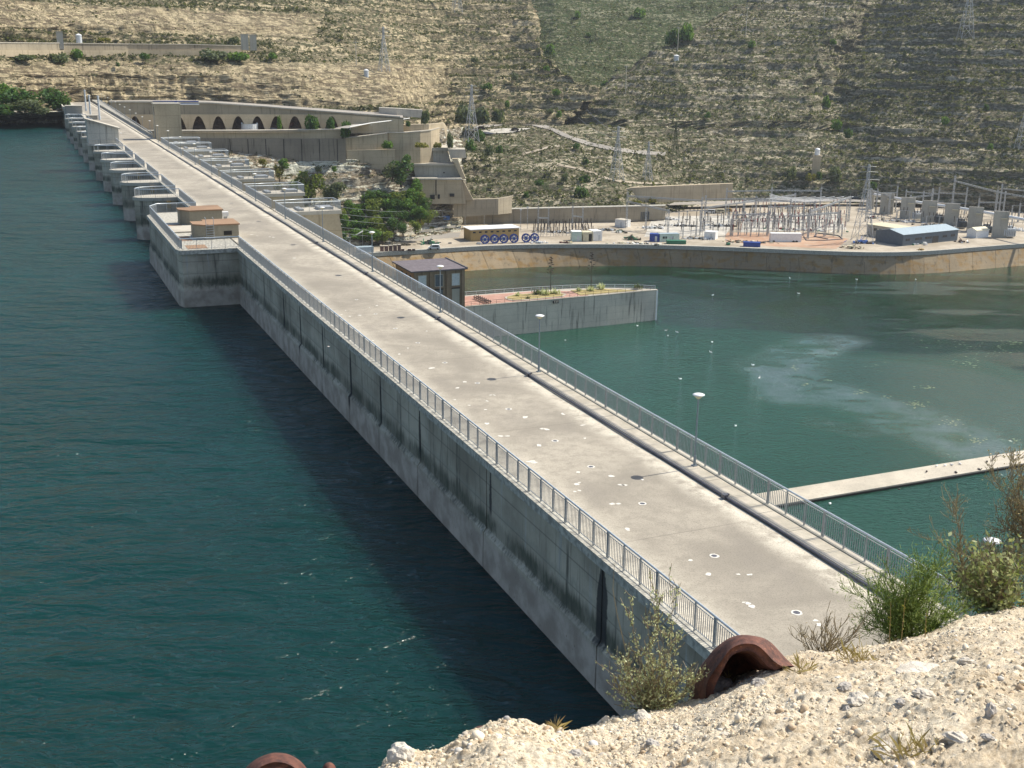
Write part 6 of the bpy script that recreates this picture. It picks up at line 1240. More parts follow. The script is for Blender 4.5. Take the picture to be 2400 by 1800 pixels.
def wire(label, a, b, sag, r=.035):
    t = thing('cable', label, 'cable', a); mb = MB(); mb.tube([tuple((b-a)*(k/12)-Vector((0, 0, sag*4*(k/12)*(1-k/12)))) for k in range(13)], r, 3, False); mb.obj('wire', 'galv', t); t['group'] = 'overhead cables'
wn = 'overhead wire crossing in front of the green thicket, %s from the top'
for i, (ya, yb) in enumerate(((484, 492), (500, 506), (513, 521), (531, 540), (545, 552))): wire(wn % ordn[i], PD(790, ya, 395), PD(1045, yb, 440), 1.2, .05)
wire('overhead wire rising from the tall gantry to the hill above the blast walls', PD(1900, 425, 545), PD(2100, 350, 600), 2.)
for i in range(3): wire('diagonal wire between the pylon pair and the upper slope, %s one' % ordn[i], PD(1445-i*8, 310+i*12, 540), PD(1375-i*20, 255+i*20, 600), 1.5, .05)
# scrap, tarpaulins, clutter
def heap(px, py, w_, h, mats, label, n=26, name='scrap_heap', cat='scrap heap', z=None):
    p = yp(px, py) if z is None else U(px, py, z); t = thing(name, label, cat, p, facing(p)); k = PXM(math.hypot(p.x, p.y))
    for i, m_ in enumerate(mats):
        mb = MB()
        for _ in range(n//len(mats)):
            x = random.gauss(0, .25)*w_*k; L = random.uniform(.6, 2.4); q = Vector((random.gauss(0, 1), random.gauss(0, 1), random.gauss(0, .5))).normalized(); z = random.uniform(.2, h*k*max(.2, 1-abs(x)/(w_*k*.6)))
            if random.random() < .5: mb.tube([Vector((x, random.gauss(0, .8), z))-q*L/2, Vector((x, random.gauss(0, .8), z))+q*L/2], random.uniform(.06, .18), 5)
            else: mb.box((x, random.gauss(0, .8), z*.6), (random.uniform(.4, 1.6), random.uniform(.4, 1.2), random.uniform(.3, .9)), random.uniform(0, 3))
        mb.obj('pieces', m_, t)
heap(1008, 572, 50, 14, ['scrap', 'green_paint', 'transf'], 'dark heap of scrap machinery in the middle of the left yard', 40)
heap(1010, 548, 26, 4, ['scrap', 'pale_concrete'], 'low row of debris behind the scrap heap', 12)
heap(1480, 562, 40, 14, ['scrap', 'insul', 'green_paint', 'brick_stack'], 'mixed dark equipment heap beside the river wall', 44)
heap(1330, 570, 40, 5, ['brick_stack', 'cream'], 'row of small red and cream crates by the river edge', 20)
heap(1455, 545, 30, 8, ['scrap', 'white', 'green_paint'], 'green and white equipment behind the dark heap', 20)
heap(1530, 535, 60, 6, ['scrap', 'white', 'tank_grey'], 'scattered equipment on the gravel below the big transformer', 40)
heap(2018, 570, 50, 12, ['tarp', 'tarp', 'timber'], 'heap covered by a bright blue tarpaulin at the lattice tower', 30)
heap(2000, 582, 60, 8, ['brick_stack', 'cream', 'scrap'], 'planks and debris in front of the blue tarpaulin', 30)
heap(2106, 571, 14, 12, ['timber'], 'tall stack of brown crates at the corner of the grey hall', 16, 'crate_stack', 'crates')
heap(2140, 573, 20, 7, ['tank_grey', 'green_paint'], 'grey pipe reel and green bits before the grey hall', 14)
heap(2165, 572, 26, 6, ['pale_green', 'white'], 'pale green boxes in front of the grey hall', 12); heap(2250, 568, 40, 7, ['brick_stack', 'timber', 'tank_grey'], 'brown pallets at the right corner of the grey hall', 20)
heap(2158, 586, 9, 4, ['ochre'], 'small yellow digger bucket on the river wall edge', 5); heap(2045, 512, 40, 6, ['insul_red', 'scrap', 'white'], 'red and grey gear left of the second blast wall', 22)
heap(2385, 480, 36, 8, ['insul_red', 'scrap'], 'rusty red gear at the right edge behind the yard', 20); heap(1705, 574, 12, 8, ['green_paint', 'scrap'], 'small green tank beside the river wall', 6); heap(1850, 488, 90, 5, ['ochre', 'tank_grey', 'brick_stack'], 'coloured crates behind the large insulator field', 26)
heap(1265, 570, 34, 5, ['tank_grey', 'white'], 'pale metal coils right of the cable reels', 16); heap(1124, 572, 14, 5, ['tank_grey'], 'grey metal coil left of the first cable reel', 8); heap(1640, 560, 90, 3, ['tank_grey', 'white', 'scrap'], 'low equipment scattered on the white gravel', 60); heap(2270, 530, 120, 6, ['tank_grey', 'scrap', 'white'], 'pipes and fittings lying behind the blast walls', 50)
g2 = random.Random(44)
for k_, (px, py, w_, h_, ms, lb) in enumerate(((1420, 540, 60, 4, ['tank_grey', 'scrap'], 'pipes and fittings left of the white hut'), (1600, 530, 90, 5, ['scrap', 'white', 'insul'], 'switch frames on the white gravel'), (1560, 515, 80, 4, ['tank_grey', 'scrap', 'white'], 'frames behind the middle gantry'), (1690, 530, 70, 5, ['scrap', 'tank_grey'], 'steel frames at the left end of the insulator field'), (1800, 520, 160, 5, ['tank_grey', 'insul_red', 'white', 'scrap'], 'switchgear bodies under the large insulator field'), (1880, 540, 160, 4, ['tank_grey', 'insul_red', 'white', 'green_paint'], 'coloured switchgear low in the front of the insulator field'), (1310, 545, 110, 4, ['tank_grey', 'scrap'], 'low switch frames under the small insulator field'), (2120, 520, 90, 4, ['scrap', 'white', 'tank_grey'], 'fittings before the second blast wall'), (2200, 530, 110, 4, ['scrap', 'tank_grey', 'insul'], 'fittings before the fourth blast wall'), (2380, 540, 40, 7, ['tank_grey', 'white'], 'grey cylinders at the right end of the blast walls'), (930, 575, 80, 2, ['scrap'], 'scattered scraps beside the brick pallets'), (1750, 568, 100, 3, ['scrap', 'insul', 'cream'], 'odds and ends along the river wall'), (1500, 572, 120, 3, ['scrap', 'white', 'cream'], 'small litter along the river wall below the dark heap'))):
    heap(px, py, w_, h_, ms, lb, 54)
def slabp(name, mat, pts, dz=.02): mb = MB(); mb.add([tuple(yp(a, b)+Vector((0, 0, dz))) for a, b in pts], [tuple(range(len(pts)))]); return tag(mb.obj(name, mat), kind='structure')
slabp('red_ground', 'yard_red', [(1700, 566), (1800, 577), (1960, 583), (1990, 560), (1900, 545), (1700, 545)], .02)
slabp('white_gravel', 'gravel_white', [(1510, 555), (1700, 552), (1730, 505), (1530, 508)], .03); slabp('white_gravel', 'gravel_white', [(1735, 544), (1985, 538), (1960, 497), (1745, 500)], .05)
slabp('paved_track', 'asphalt', [(880, 572), (1075, 556), (1080, 545), (1000, 546), (900, 556)], .02)
t = thing('cable_loop', 'black cable laid out in loops on the ground beside the white trailer', 'cable', yp(1900, 562)); mb = MB(); zc = [(1884, 555), (1890, 564), (1935, 564), (1975, 561), (1965, 553), (1915, 547), (1908, 555), (1940, 561)]; o1 = yp(1900, 562); mb.tube([tuple(yp(a, b)-o1+Vector((0, 0, .15))) for a, b in zc], .22, 5); mb.obj('cable', 'black_pipe', t)
# ------------------------------------------------------------------ boom, floats, gulls
t = thing('boom_wall', 'long pale concrete beam wall lying across the river at the right', 'boom', D(112, 150.5, ZT), YAW)
mb = MB(); mb.bb(0, 130, -2.7, 2.9, -2, .55); mb.obj('beam', 'boom', t); mb = MB(); mb.bb(-.1, 130, -2.9, -2.7, -.2, .35); mb.obj('edge', 'dark', t)
t = thing('driftwood', 'dead twisted branch lying on the boom wall', 'branch', D(167, 151.5, ZT+.55), YAW); mb = MB(); mb.tube([(-2.2, -.8, .1), (-.6, 0, .5), (.8, .4, .9), (2, 1.1, .4)], [.06, .1, .08, .03], 5); mb.tube([(-.6, 0, .5), (.3, -.7, .9), (1.2, -.9, .3)], [.07, .04, .02], 5); mb.obj('branch', 'darktwig', t)
def gull(p, label, mat='gull', s=1.):
    t = thing('water_bird', label, 'bird', p, random.uniform(0, 6), 'birds on the river'); mb = MB()
    mb.lathe([(.02, -.3*s), (.1*s, -.2*s), (.16*s, 0), (.11*s, .2*s), (.02, .34*s)], 7); mb.v = [(z, y, .12*s+x*.8) for x, y, z in mb.v]; mb.tube([(.26*s, 0, .15*s), (.36*s, 0, .32*s)], [.05*s, .06*s], 5); mb.obj('body', mat, t)
for i, (x, y) in enumerate(sorted(((1324.6, 799), (1560, 776), (1565, 788), (1587, 780), (1595, 889.5), (1669, 803), (1666, 827), (1765, 856.7), (1779.5, 887), (1724, 999.5), (1494, 765), (1945, 1182), (2008, 656), (2146, 656), (1851, 653), (1872, 689), (1670, 693)))): gull(U(x, y, ZT+.02), 'white gull resting on the open river, %s counted from the left' % ordn[i], s=1.5)
for i, (x, y) in enumerate(((2195, 1094), (2215, 1093), (2230, 1091), (2250, 1089), (2370, 1069), (2380, 1068), (2387, 1066))): gull(U(x, y-1, ZT+.56), 'white gull standing on the far edge of the boom wall, %s from the left' % ordn[i], s=1.2)
for i, (x, y) in enumerate(sorted(((2240, 1108), (2106, 1148), (2295, 1101), (2313, 1083), (2172, 1106)))): gull(U(x, y, ZT+.56), 'dark cormorant standing on the boom wall, %s from the left' % ordn[i], 'insul', s=1.3)
mb = MB()
for a, b, sx, sy_, n in ((1861, 862, 8, 5, 14), (1890, 902, 8, 3, 12), (1942, 891, 8, 2, 10), (2018, 917, 14, 5, 20), (2078, 930, 10, 4, 12), (2145, 948, 22, 7, 50), (2235, 990, 20, 8, 30), (2290, 1030, 18, 8, 24), (2385, 1032, 12, 4, 14), (2170, 908, 20, 4, 20), (2330, 820, 60, 20, 60), (2380, 802, 30, 6, 60), (2270, 850, 30, 10, 40), (2210, 800, 80, 14, 30), (2050, 860, 30, 12, 14)):
    for _ in range(n):
        x, y = random.gauss(a, sx*.6), random.gauss(b, sy_*.6)
        if x > 2395 or y > 1075: continue
        p = U(x, y, ZT+.012); r = random.uniform(.06, .24); an = random.uniform(0, 3); k = 6
        mb.add([(p.x+r*1.6*math.cos(j*1.047)*random.uniform(.6, 1.1), p.y+r*.8*math.sin(j*1.047)*random.uniform(.6, 1.1), p.z) for j in range(k)], [tuple(range(k))])
tag(mb.obj('algae_flakes', 'algae'), 'yellow green flakes of algae floating on the river', 'algae', kind='stuff')
# agaves and century plant stalks on the training wall
def agave(p, r, label, n=34):
    t = thing('agave', label, 'plant', p, 0, 'agaves on the training wall'); mb = MB(); g = random.Random(int(r*100+p.x))
    for i in range(n):
        a = g.uniform(0, 6.28); e = g.uniform(.3, 1.4); L = r*g.uniform(.7, 1.15); d = Vector((math.cos(a)*math.cos(e), math.sin(a)*math.cos(e), math.sin(e))); s_ = Vector((-math.sin(a), math.cos(a), 0))*r*.09; o = Vector((g.gauss(0, .3)*r, g.gauss(0, .2)*r, 0))
        mb.add([o-s_, o+s_, o+d*L*.5+s_*1.1, o+d*L+Vector((0, 0, -.05*L)), o+d*L*.5-s_*1.1], [(0, 1, 2, 3, 4)])
    mb.obj('leaves', g.choice(['saltbush', 'leaf_olive']), t)
for a, b, r, lab in ((19.5, 7.6, 1.3, 'small round agave at the left end of the garden bed'), (27.0, 6.4, 2.3, 'largest agave clump in the garden bed'), (30.6, 6.4, 1.9, 'agave clump right of the largest one'), (25.2, 7.3, 1.6, 'agave clump left of the largest one'), (20.5, 2.9, .9, 'low bush at the front of the garden bed'), (38.5, 7.6, 1.4, 'left agave of the second garden bed'), (42, 6.9, 1.8, 'dark agave in the second garden bed'), (46., 8.2, 2.1, 'tall agave in the second garden bed'), (56.5, 4.9, 1.8, 'single agave near the tip of the training wall')): agave(pen_at(a, b, .2), r, lab)
for a, b, h, lab in ((29.5, 7.3, 10.5, 'left tall dry flower stalk above the training wall'), (42.5, 7.6, 11., 'right tall dry flower stalk above the training wall')):
    t = thing('flower_stalk', lab, 'flower stalk', pen_at(a, b, .2)); mb = MB(); mb.tube([(0, 0, 0), (0, 0, h)], [.13, .05], 6); mb.obj('stem', 'darktwig', t)
    for k in range(15): mb = MB(); z = h*(.5+.48*k/15); an = k*2.4; L = .9*(1.2-k/15); mb.tube([(0, 0, z), (L*math.cos(an), L*math.sin(an), z+.25)], .03, 3); mb.box((L*math.cos(an), L*math.sin(an), z+.3), (.5, .5, .18), an); mb.obj('flower_branch', 'darktwig', t)

# ------------------------------------------------------------------ foreground ledge
FE = [(560, 1990, 3.2), (760, 1905, 3.4), (880, 1830, 3.6), (905, 1795, 3.7), (945, 1768, 3.75), (1000, 1772, 3.75), (1040, 1765, 3.8), (1090, 1725, 3.9), (1150, 1700, 4.), (1195, 1695, 4.), (1240, 1702, 4.), (1300, 1722, 4.), (1350, 1719, 4.), (1385, 1702, 4.1), (1440, 1692, 4.2), (1480, 1690, 4.2), (1505, 1678, 4.3), (1560, 1668, 4.3), (1610, 1650, 4.4), (1660, 1632, 4.4), (1700, 1610, 4.5), (1740, 1585, 4.6), (1790, 1562, 4.7), (1850, 1548, 4.8), (1930, 1532, 4.9), (2000, 1522, 5.), (2090, 1506, 5.1), (2170, 1492, 5.2), (2230, 1462, 5.4), (2300, 1442, 5.6), (2400, 1430, 5.9), (2560, 1412, 6.2), (2800, 1400, 6.6)]
nx, ny = 760, 300
ex = np.linspace(FE[0][0], FE[-1][0], nx); eyy = np.interp(ex, [a[0] for a in FE], [a[1] for a in FE]); ed = np.interp(ex, [a[0] for a in FE], [a[2] for a in FE])
def raysN(px, py, d):
    dx = fw+rt*((px-1200)/FPX)[..., None]-up*((py-900)/FPX)[..., None]; t_ = d/np.hypot(dx[..., 0], dx[..., 1]); P = dx*t_[..., None]; P[..., 2] += CZ; return P
E1 = raysN(ex, eyy, ed); N1 = raysN(ex, np.full(nx, 2250.), np.full(nx, 1.75)); s = np.linspace(0, 1, ny)[:, None, None]
G = N1[None]*(1-s)+E1[None]*s
G[..., 2] += .10*np.sin(s[..., 0]*math.pi)
drop = np.linspace(0, 1, 14)[1:, None, None]; out_ = E1[:, :2]/np.linalg.norm(E1[:, :2], axis=1, keepdims=True)
Dp = np.repeat(E1[None], 13, 0).copy(); Dp[..., 2] -= (drop[..., 0]**1.5)*16; Dp[..., :2] += out_[None]*(np.minimum(drop*6, 1)*.03)*np.ones((13, nx, 1)); G = np.concatenate([G, Dp])
x, y, z = G[..., 0], G[..., 1], G[..., 2]
dz = .07*fbm(x*1.6, y*1.6, z, 3, 70)+.05*fbm(x*6, y*6, z*3, 3, 71)+.038*np.abs(fbm(x*20, y*20, z*9, 4, 72))+.012*fbm(x*60, y*60, z*20, 2, 73)
edgef = np.concatenate([np.linspace(1, .6, ny), np.full(13, .6)])[:, None]
G[..., 2] += dz*edgef; G[:, :, 0] += .02*fbm(x*9, y*9, z*9, 2, 75)
H_, W_2 = G.shape[:2]; idx = np.arange(H_*W_2).reshape(H_, W_2); F = np.stack([idx[:-1, :-1], idx[:-1, 1:], idx[1:, 1:], idx[1:, :-1]], -1).reshape(-1, 4)
tag(link('rock_ledge', fastmesh('rock_ledge', G.reshape(-1, 3), F, 'fg', smooth=False)), kind='structure')
def fgpt(px, frac):   # a point on the ledge: frac 0 near .. 1 edge
    i = int(np.clip(np.searchsorted(ex, px), 0, nx-1)); j = int(frac*(ny-1)); return Vector(G[j, i])
# pebbles (stuff) and single stones
sel_j = rng.integers(int(ny*.28), ny-2, 21000); sel_i = rng.integers(int(nx*.12), nx-1, 21000); c = G[sel_j, sel_i]
clus = fbm(c[:, 0]*2.5, c[:, 1]*2.5, c[:, 2], 2, 90); keep = rng.random(len(c)) < np.clip(.55+clus*1.2, .15, 1); c = c[keep]; s_ = np.exp(rng.normal(math.log(.0047), .5, len(c))).clip(.0022, .024)
c = c+np.stack([0*s_, 0*s_, s_*-.1], 1); big = s_ > .012
tag(link('pebbles', rocks_mesh('pebbles', c[~big], s_[~big], 'peb')), 'small tan and grey pebbles covering the foreground ledge', 'pebbles', kind='stuff')
tag(link('pebbles', rocks_mesh('pebbles', c[big], s_[big], 'peb', 1)), 'larger rounded pebbles strewn over the foreground ledge', 'pebbles', kind='stuff')
def atfg(px, py):
    # nearest surface vertex in view to a bearing
    q = proj_arr; k = np.argmin((q[..., 0]-px)**2+(q[..., 1]-py)**2); return Vector(G.reshape(-1, 3)[k])
Gr = G.reshape(-1, 3)-np.array([0, 0, CZ]); dd = Gr@fw; proj_arr = np.stack([1200+FPX*(Gr@rt)/dd, 900-FPX*(Gr@up)/dd], -1); proj_arr[ny*nx:] = -9999
def stone(px, py, sx, sy2, sz_, mat, label, seed_):
    p = atfg(px, py); g = np.random.default_rng(seed_); me = None
    global rng; keep_ = rng; rng = g; me = rocks_mesh('stone', np.array([[0, 0, 0.]]), np.array([1.]), mat, 2); rng = keep_
    co = np.empty(len(me.vertices)*3, np.float32); me.vertices.foreach_get('co', co); co = co.reshape(-1, 3); co *= (1+.18*fbm(co[:, 0]*1.7, co[:, 1]*1.7, co[:, 2]*1.7+seed_, 3, seed_))[:, None]; me.vertices.foreach_set('co', co.astype(np.float32).ravel())
    for pl_ in me.polygons: pl_.use_smooth = False
    o = link('stone', me, None, p+Vector((0, 0, sz_*.15)), random.uniform(0, 3), (sx, sy2, sz_)); return tag(o, label, 'stone', 'stones on the foreground ledge')
ST = [(2160, 1578, .13, .1, .035, 'rock_pale', 'large flat pale grey stone lying in the right foreground'), (1690, 1620, .13, .09, .06, 'rock_pale', 'rounded pale boulder under the rusty arch'), (940, 1775, .09, .07, .05, 'rock_pale', 'pale rounded rock at the left tip of the ledge'), (1508, 1686, .075, .05, .035, 'rock_pale', 'pale angular stone at the edge left of the arch'), (1980, 1612, .035, .03, .02, 'rock_grey', 'small dark stone in the middle right gravel'), (1985, 1665, .02, .018, .015, 'rock_grey', 'dark blue grey pebble below the flat stone'), (1778, 1605, .045, .03, .022, 'rock_grey', 'blue grey stone right below the rusty arch'), (2322, 1670, .03, .022, .03, 'rock_grey', 'pointed grey stone at the far right'), (2165, 1632, .045, .035, .025, 'rock_pale', 'pale stone below the large flat stone'), (2060, 1640, .04, .03, .022, 'rock_pale', 'pale blocky stone left of centre right'), (2110, 1650, .022, .02, .018, 'rock_grey', 'grey pebble among the pale stones'), (2265, 1555, .05, .035, .03, 'rock_pale', 'wedge stone casting a shadow right of the flat stone'), (2240, 1735, .05, .04, .025, 'rock_pale', 'low pale stone near the lower right corner'), (2075, 1760, .05, .035, .025, 'rock_pale', 'pale oval stone near the bottom edge'), (2315, 1730, .03, .022, .018, 'rock_grey', 'grey oval pebble near the lower right corner'), (1595, 1715, .04, .03, .02, 'rock_pale', 'pale flat stone below the saltbush'), (1530, 1745, .03, .025, .018, 'rock_grey', 'grey pebble below the saltbush'), (2010, 1645, .05, .04, .03, 'rock_pale', 'cream stone in the lower middle of the ledge'), (1350, 1770, .03, .025, .018, 'rock_grey', 'grey oval stone in the left part of the ledge'), (1700, 1725, .03, .02, .015, 'rock_pale', 'thin pale stone below the arch')]
for i, a in enumerate(ST): stone(a[0], a[1], a[2]*.8, a[3]*.8, a[4]*.8, *a[5:], 200+i)
# rusty arches
def smooth_poly(P, n):
    P = np.array([tuple(p) for p in P]); q = np.r_[0, np.cumsum(np.linalg.norm(np.diff(P, axis=0), axis=1))]; t_ = np.linspace(0, q[-1], n)
    Q = np.stack([np.interp(t_, q, P[:, i]) for i in range(3)], 1)
    for _ in range(3): Q[1:-1] = (Q[:-2]+2*Q[1:-1]+Q[2:])/4
    return Q
def arch(label, inner_px, outer_px, d0, d1, depth=.35, seed_=0):
    """bent steel hoop: flared collar between a front rim and a wider back rim, with a dark throat running down behind"""
    n = 40; A = smooth_poly([PD(a, b, d0) for a, b in inner_px], n); B = smooth_poly([PD(a, b, d1) for a, b in outer_px], n); o_ = Vector(A[0]); t = thing('steel_arch', label, 'rusty steel arch', o_)
    cen = A.mean(0)+np.array([0, 0, -.12]); k = 6; rows = []
    for j in range(k+1):
        f = j/k; q = A*(1-f)+B*f; out = q-(cen*(1-f)+B.mean(0)*f); out /= np.linalg.norm(out, axis=1, keepdims=True)+1e-6
        w_ = .02*math.sin(f*math.pi)+.006*fbm(q[:, 0]*9+seed_, q[:, 1]*9, q[:, 2]*9, 2, 5); rows.append(q+out*w_[:, None] if not np.isscalar(w_) else q)
    rows = np.array(rows); vs = rows.reshape(-1, 3)-np.array(o_); inn = rows-(rows-cen)/np.linalg.norm(rows-cen, axis=2, keepdims=True)*.034; vi = inn.reshape(-1, 3)-np.array(o_); m_ = len(vs)
    fs = [(j*n+i, j*n+i+1, (j+1)*n+i+1, (j+1)*n+i) for j in range(k) for i in range(n-1)]; mb = MB()
    mb.add([tuple(q) for q in vs]+[tuple(q) for q in vi], fs+[tuple(m_+q for q in ff)[::-1] for ff in fs]+[(i, i+1, m_+i+1, m_+i) for i in range(n-1)]+[(k*n+i, k*n+i+1, m_+k*n+i+1, m_+k*n+i) for i in range(n-1)])
    mb.obj('collar', 'rust', t, True)
    th = inn[0]; f = np.array([.1, .95, -.5])*depth; bk = cen+(th-cen)*.8+f; mb = MB(); mb.add([tuple(q) for q in th-np.array(o_)]+[tuple(q) for q in bk-np.array(o_)], [(i, i+1, n+i+1, n+i) for i in range(n-1)]+[tuple(range(n, 2*n))]); mb.obj('throat', 'rust', t, True)
    return t
arch('large rusty steel arch standing on the edge of the foreground ledge', [(1652, 1660), (1656, 1600), (1687, 1553), (1712, 1519), (1737, 1506), (1772, 1508), (1795, 1526), (1815, 1551), (1836, 1562)], [(1612, 1650), (1618, 1600), (1640, 1562), (1678, 1517), (1708, 1495), (1736, 1486), (1777, 1492), (1804, 1504), (1822, 1524), (1841, 1541), (1866, 1566)], 4.22, 4.42, seed_=1)
arch('small rusty pipe hoop behind the left part of the ledge', [(1106, 1745), (1112, 1724), (1124, 1716), (1136, 1716), (1146, 1726), (1152, 1745)], [(1097, 1745), (1103, 1720), (1118, 1708), (1132, 1706), (1147, 1713), (1158, 1728), (1163, 1745)], 3.95, 4.1, .15, 3)
arch('rusty steel hump at the bottom edge of the picture', [(575, 1860), (592, 1815), (612, 1795), (640, 1784), (668, 1786), (692, 1800), (704, 1820), (715, 1860)], [(556, 1850), (578, 1800), (605, 1778), (640, 1768), (670, 1771), (698, 1786), (716, 1805), (736, 1850)], 3.5, 3.7, .2, 5)
arch('tiny rusty knob at the bottom edge right of the hump', [(760, 1835), (765, 1806), (773, 1800), (780, 1806), (784, 1835)], [(755, 1830), (760, 1798), (772, 1793), (783, 1800), (790, 1830)], 3.5, 3.58, .1, 6)

# foreground plants
def twig_plant(name, label, px, py, stems, leafmat_, twigmat, leaf, n_leaf, spread=.02, d_off=0., droop=0., thick=.004, side=3, group=None, lift=0.):
    """stems: list of polylines in photo bearings relative to the base, all near one distance"""
    base = atfg(px, py) if d_off is None else PD(px, py, d_off); dist = math.hypot(base.x, base.y); t = thing(name, label, name.replace('_', ' '), base); g = random.Random(int(px)); L = []; V = []
    k = (base-Vector((0, 0, CZ))).dot(Vector(fw))/FPX; rv = Vector(rt)*k; uv_ = Vector((0, 0, 1))*k*1.12; fv = Vector((out_[nx//2][0], out_[nx//2][1], 0))*k
    mb = MB(); allp = []
    def growth(pts, r, lvl):
        mb.tube(pts, [max(.0012, r*(1-i/len(pts))) for i in range(len(pts))], 4, False)
        for i in range(len(pts)-1):
            seg = (pts[i+1]-pts[i]).length
            for _ in range(max(1, int(seg/(.02)))): allp.append((pts[i].lerp(pts[i+1], g.random()), (pts[i+1]-pts[i]).normalized(), lvl))
        if lvl < 2:
            for i in range(1, len(pts)):
                for _ in range(side if lvl == 0 else 2):
                    p = pts[i-1].lerp(pts[i], g.random()); dr = (pts[i]-pts[i-1]).normalized()+Vector((g.gauss(0, .6), g.gauss(0, .6), g.gauss(.25, .35))); dr.normalize(); ln = g.uniform(.03, .09)*(1 if lvl == 0 else .5)*(1+len(pts)/14)
                    growth([p, p+dr*ln*.5, p+dr*ln+Vector((0, 0, ln*.15-droop*ln))], r*.5, lvl+1)
    for st_ in stems:
        dep = g.gauss(0, 30); pts = []
        for i, (a, b) in enumerate(st_): pts.append(rv*(a-px)+uv_*(py-b)+fv*dep*(i/len(st_)))
        growth(pts, thick, 0)
    mb.obj('stems', twigmat, t)
    if n_leaf:
        ch = [g.choice(allp) for _ in range(n_leaf)]; c_ = np.array([tuple(q[0]) for q in ch])+np.array([[g.gauss(0, spread) for _ in range(3)] for _ in ch]); n_ = len(c_)
        a = rng.normal(0, 1, (n_, 3))+np.array([tuple(q[1]) for q in ch])*1.2; a /= np.linalg.norm(a, axis=1, keepdims=True); b = rng.normal(0, 1, (n_, 3)); b = np.cross(a, b); b /= np.linalg.norm(b, axis=1, keepdims=True)
        la, lb = leaf; s1 = la*rng.uniform(.6, 1.3, n_)[:, None]; s2 = lb*rng.uniform(.6, 1.3, n_)[:, None]
        Vv = np.stack([c_-a*s1, c_+b*s2, c_+a*s1, c_-b*s2], 1).reshape(-1, 3); link('leaves', fastmesh('leaves', Vv, np.arange(len(Vv)).reshape(-1, 4), leafmat_), t)
    return t
g = random.Random(5)
def fan(px, py, tips, jitter=8, n=4):
    out = []
    for tx, ty in tips:
        pts = [(px+g.uniform(-4, 4), py)]
        for i in range(1, n+1): s_ = i/n; pts.append((px+(tx-px)*s_**1.1+g.uniform(-jitter, jitter), py+(ty-py)*s_+g.uniform(-jitter, jitter)))
        out.append(pts)
    return out
twig_plant('saltbush', 'pale green saltbush growing at the ledge left of the large rusty arch', 1530, 1690, fan(1535, 1690, [(1525, 1388), (1560, 1420), (1500, 1440), (1472, 1470), (1450, 1530), (1462, 1590), (1480, 1640), (1590, 1560), (1628, 1570), (1610, 1620), (1570, 1500), (1440, 1580), (1520, 1540), (1500, 1600), (1560, 1590), (1475, 1560)], 7, 6), 'saltbush', 'twig', (.007, .0042), 3600, .006, 4.25, side=2, thick=.003)
twig_plant('dead_plant', 'long bare dry stem rising above the saltbush', 1500, 1620, [[(1500, 1640), (1462, 1520), (1440, 1440), (1428, 1380), (1430, 1325)]], 'twig', 'twig', (.004, .002), 0, .01, 4.25, side=0, thick=.003)
twig_plant('feathery_bush', 'bright green feathery bush at the end of the walkway', 2110, 1492, fan(2110, 1495, [(1990, 1405), (2010, 1450), (2035, 1380), (2060, 1400), (2080, 1370), (2110, 1360), (2140, 1350), (2170, 1330), (2150, 1390), (2200, 1400), (2230, 1430), (2250, 1450), (2090, 1420), (2180, 1440), (2120, 1400), (2040, 1440), (2150, 1310), (2180, 1310), (2220, 1460), (2130, 1450)], 9, 6), 'feather', 'greentwig', (.015, .0017), 8500, .036, 5.3, side=4, thick=.003)
twig_plant('saltbush', 'large silvery leaved bush at the right edge of the ledge', 2310, 1450, fan(2310, 1450, [(2240, 1330), (2265, 1300), (2290, 1290), (2320, 1310), (2350, 1300), (2380, 1330), (2400, 1360), (2420, 1300), (2270, 1360), (2300, 1350), (2340, 1370), (2370, 1390), (2250, 1400), (2410, 1420), (2330, 1340)], 10, 6), 'silver', 'twig', (.016, .009), 1700, .026, 5.7, side=3)
twig_plant('saltbush', 'dull brown green bush behind the silvery bush', 2290, 1400, fan(2290, 1410, [(2200, 1330), (2225, 1310), (2260, 1290), (2310, 1275), (2340, 1270), (2380, 1280), (2400, 1260), (2230, 1360), (2260, 1340), (2350, 1320), (2300, 1310), (2400, 1330)], 10, 6), 'leaf_olive', 'twig', (.012, .003), 2600, .03, 6.2, side=4)
twig_plant('dead_plant', 'tall jagged dry stalk right of the lamp bush', 2250, 1330, [[(2265, 1360), (2245, 1300), (2238, 1255), (2222, 1210), (2216, 1182)]], 'twig', 'twig', (.008, .002), 160, .008, 5.6, side=6, thick=.0035)
twig_plant('dead_plant', 'orange tipped dry stem leaning left from the silvery bush', 2280, 1320, [[(2290, 1312), (2245, 1297), (2205, 1280), (2195, 1268), (2165, 1267)]], 'dry', 'twig', (.006, .003), 40, .006, 5.6, side=2, thick=.003)
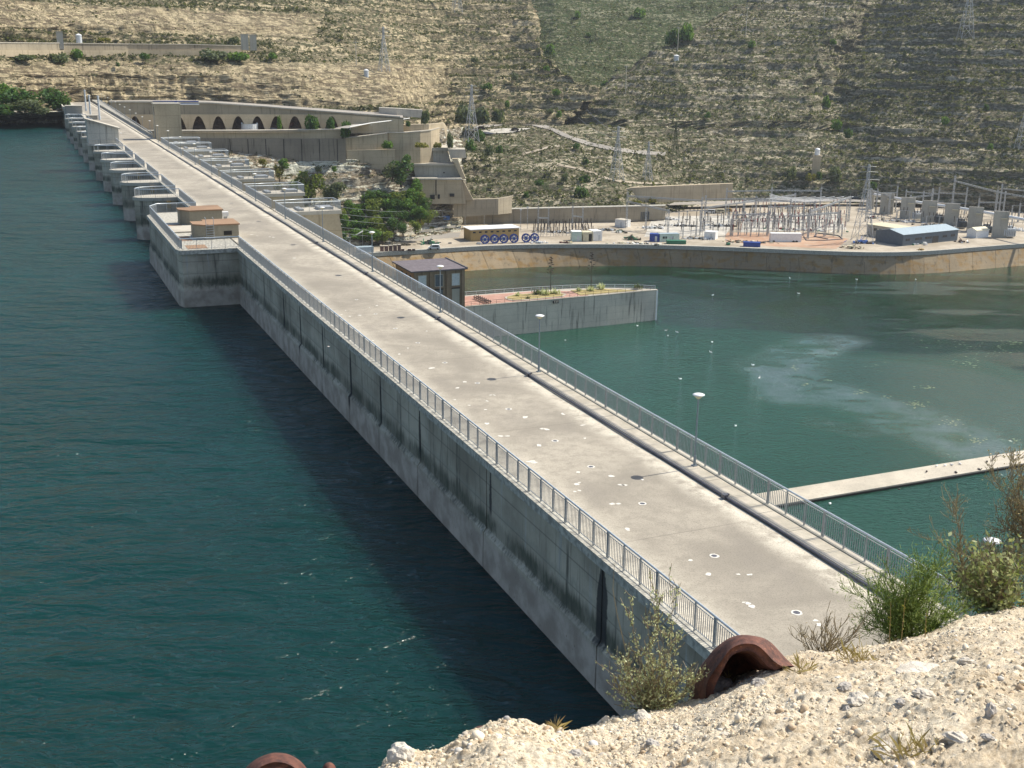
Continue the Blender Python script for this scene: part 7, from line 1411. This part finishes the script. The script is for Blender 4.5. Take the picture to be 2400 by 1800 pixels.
twig_plant('dry_bush', 'dry straw coloured bush entering from the right edge', 2420, 1260, fan(2420, 1280, [(2360, 1190), (2380, 1160), (2350, 1120), (2300, 1110), (2400, 1100), (2340, 1230), (2340, 1060)], 8, 6), 'dry', 'twig', (.007, .003), 1500, .018, 6.3, side=5)
twig_plant('dry_bush', 'small dry twiggy bush on the edge right of the large arch', 1925, 1540, fan(1925, 1545, [(1905, 1500), (1935, 1495), (1950, 1500), (1880, 1520), (1975, 1515), (1990, 1500), (1960, 1470)], 5, 4), 'dry', 'twig', (.008, .0012), 240, .012, 4.9, side=2)
for px, py, w_, lab in ((1880, 1575, 30, 'pale tuft of dry grass beside the foot of the large arch'), (2010, 1550, 60, 'spread of dry grass at the ledge edge below the green bush'), (2090, 1520, 40, 'dry grass tuft under the green bush'), (2360, 1440, 60, 'reddish dry grass in front of the silvery bush'), (2130, 1770, 50, 'dry weed near the bottom edge of the picture'), (1700, 1600, 24, 'tiny dry plant inside the large arch'), (1300, 1715, 16, 'thin grass blades at the left notch of the ledge')):
    b_ = atfg(px, py) if py > 1530 or px == 1300 else PD(px, py, 5.2 if px < 2300 else 5.8); t = thing('grass_tuft', lab, 'grass tuft', b_, 0, 'dry grass tufts'); k = 5/FPX; mb = MB()
    for _ in range(int(w_*1.3)):
        x = g.gauss(0, .38)*w_*k; y = g.gauss(0, .3)*w_*k; h = g.uniform(.02, .075); dx_, dy_ = g.gauss(0, .03), g.gauss(0, .03)
        mb.add([(x-.0006, y, 0), (x+.0006, y, 0), (x+dx_*.5+.0007, y+dy_*.5, h*.7), (x+dx_, y+dy_, h)], [(0, 1, 2, 3)])
    tag(mb.obj('blades', 'dry', t), kind='stuff')
for i, (px, py, tx, ty) in enumerate(((2112, 1510, 2112, 1412), (2168, 1500, 2165, 1440), (2085, 1500, 2082, 1425))):
    twig_plant('dead_plant', 'straight yellow flower stalk in front of the green bush, %s' % ('middle one', 'right one', 'left one')[i], px, py, [[(px, py+8), ((px+tx)/2, (py+ty)/2), (tx, ty)]], 'leaf_yellow', 'dry', (.006, .004), 12, .003, 4.95, side=0, thick=.003)
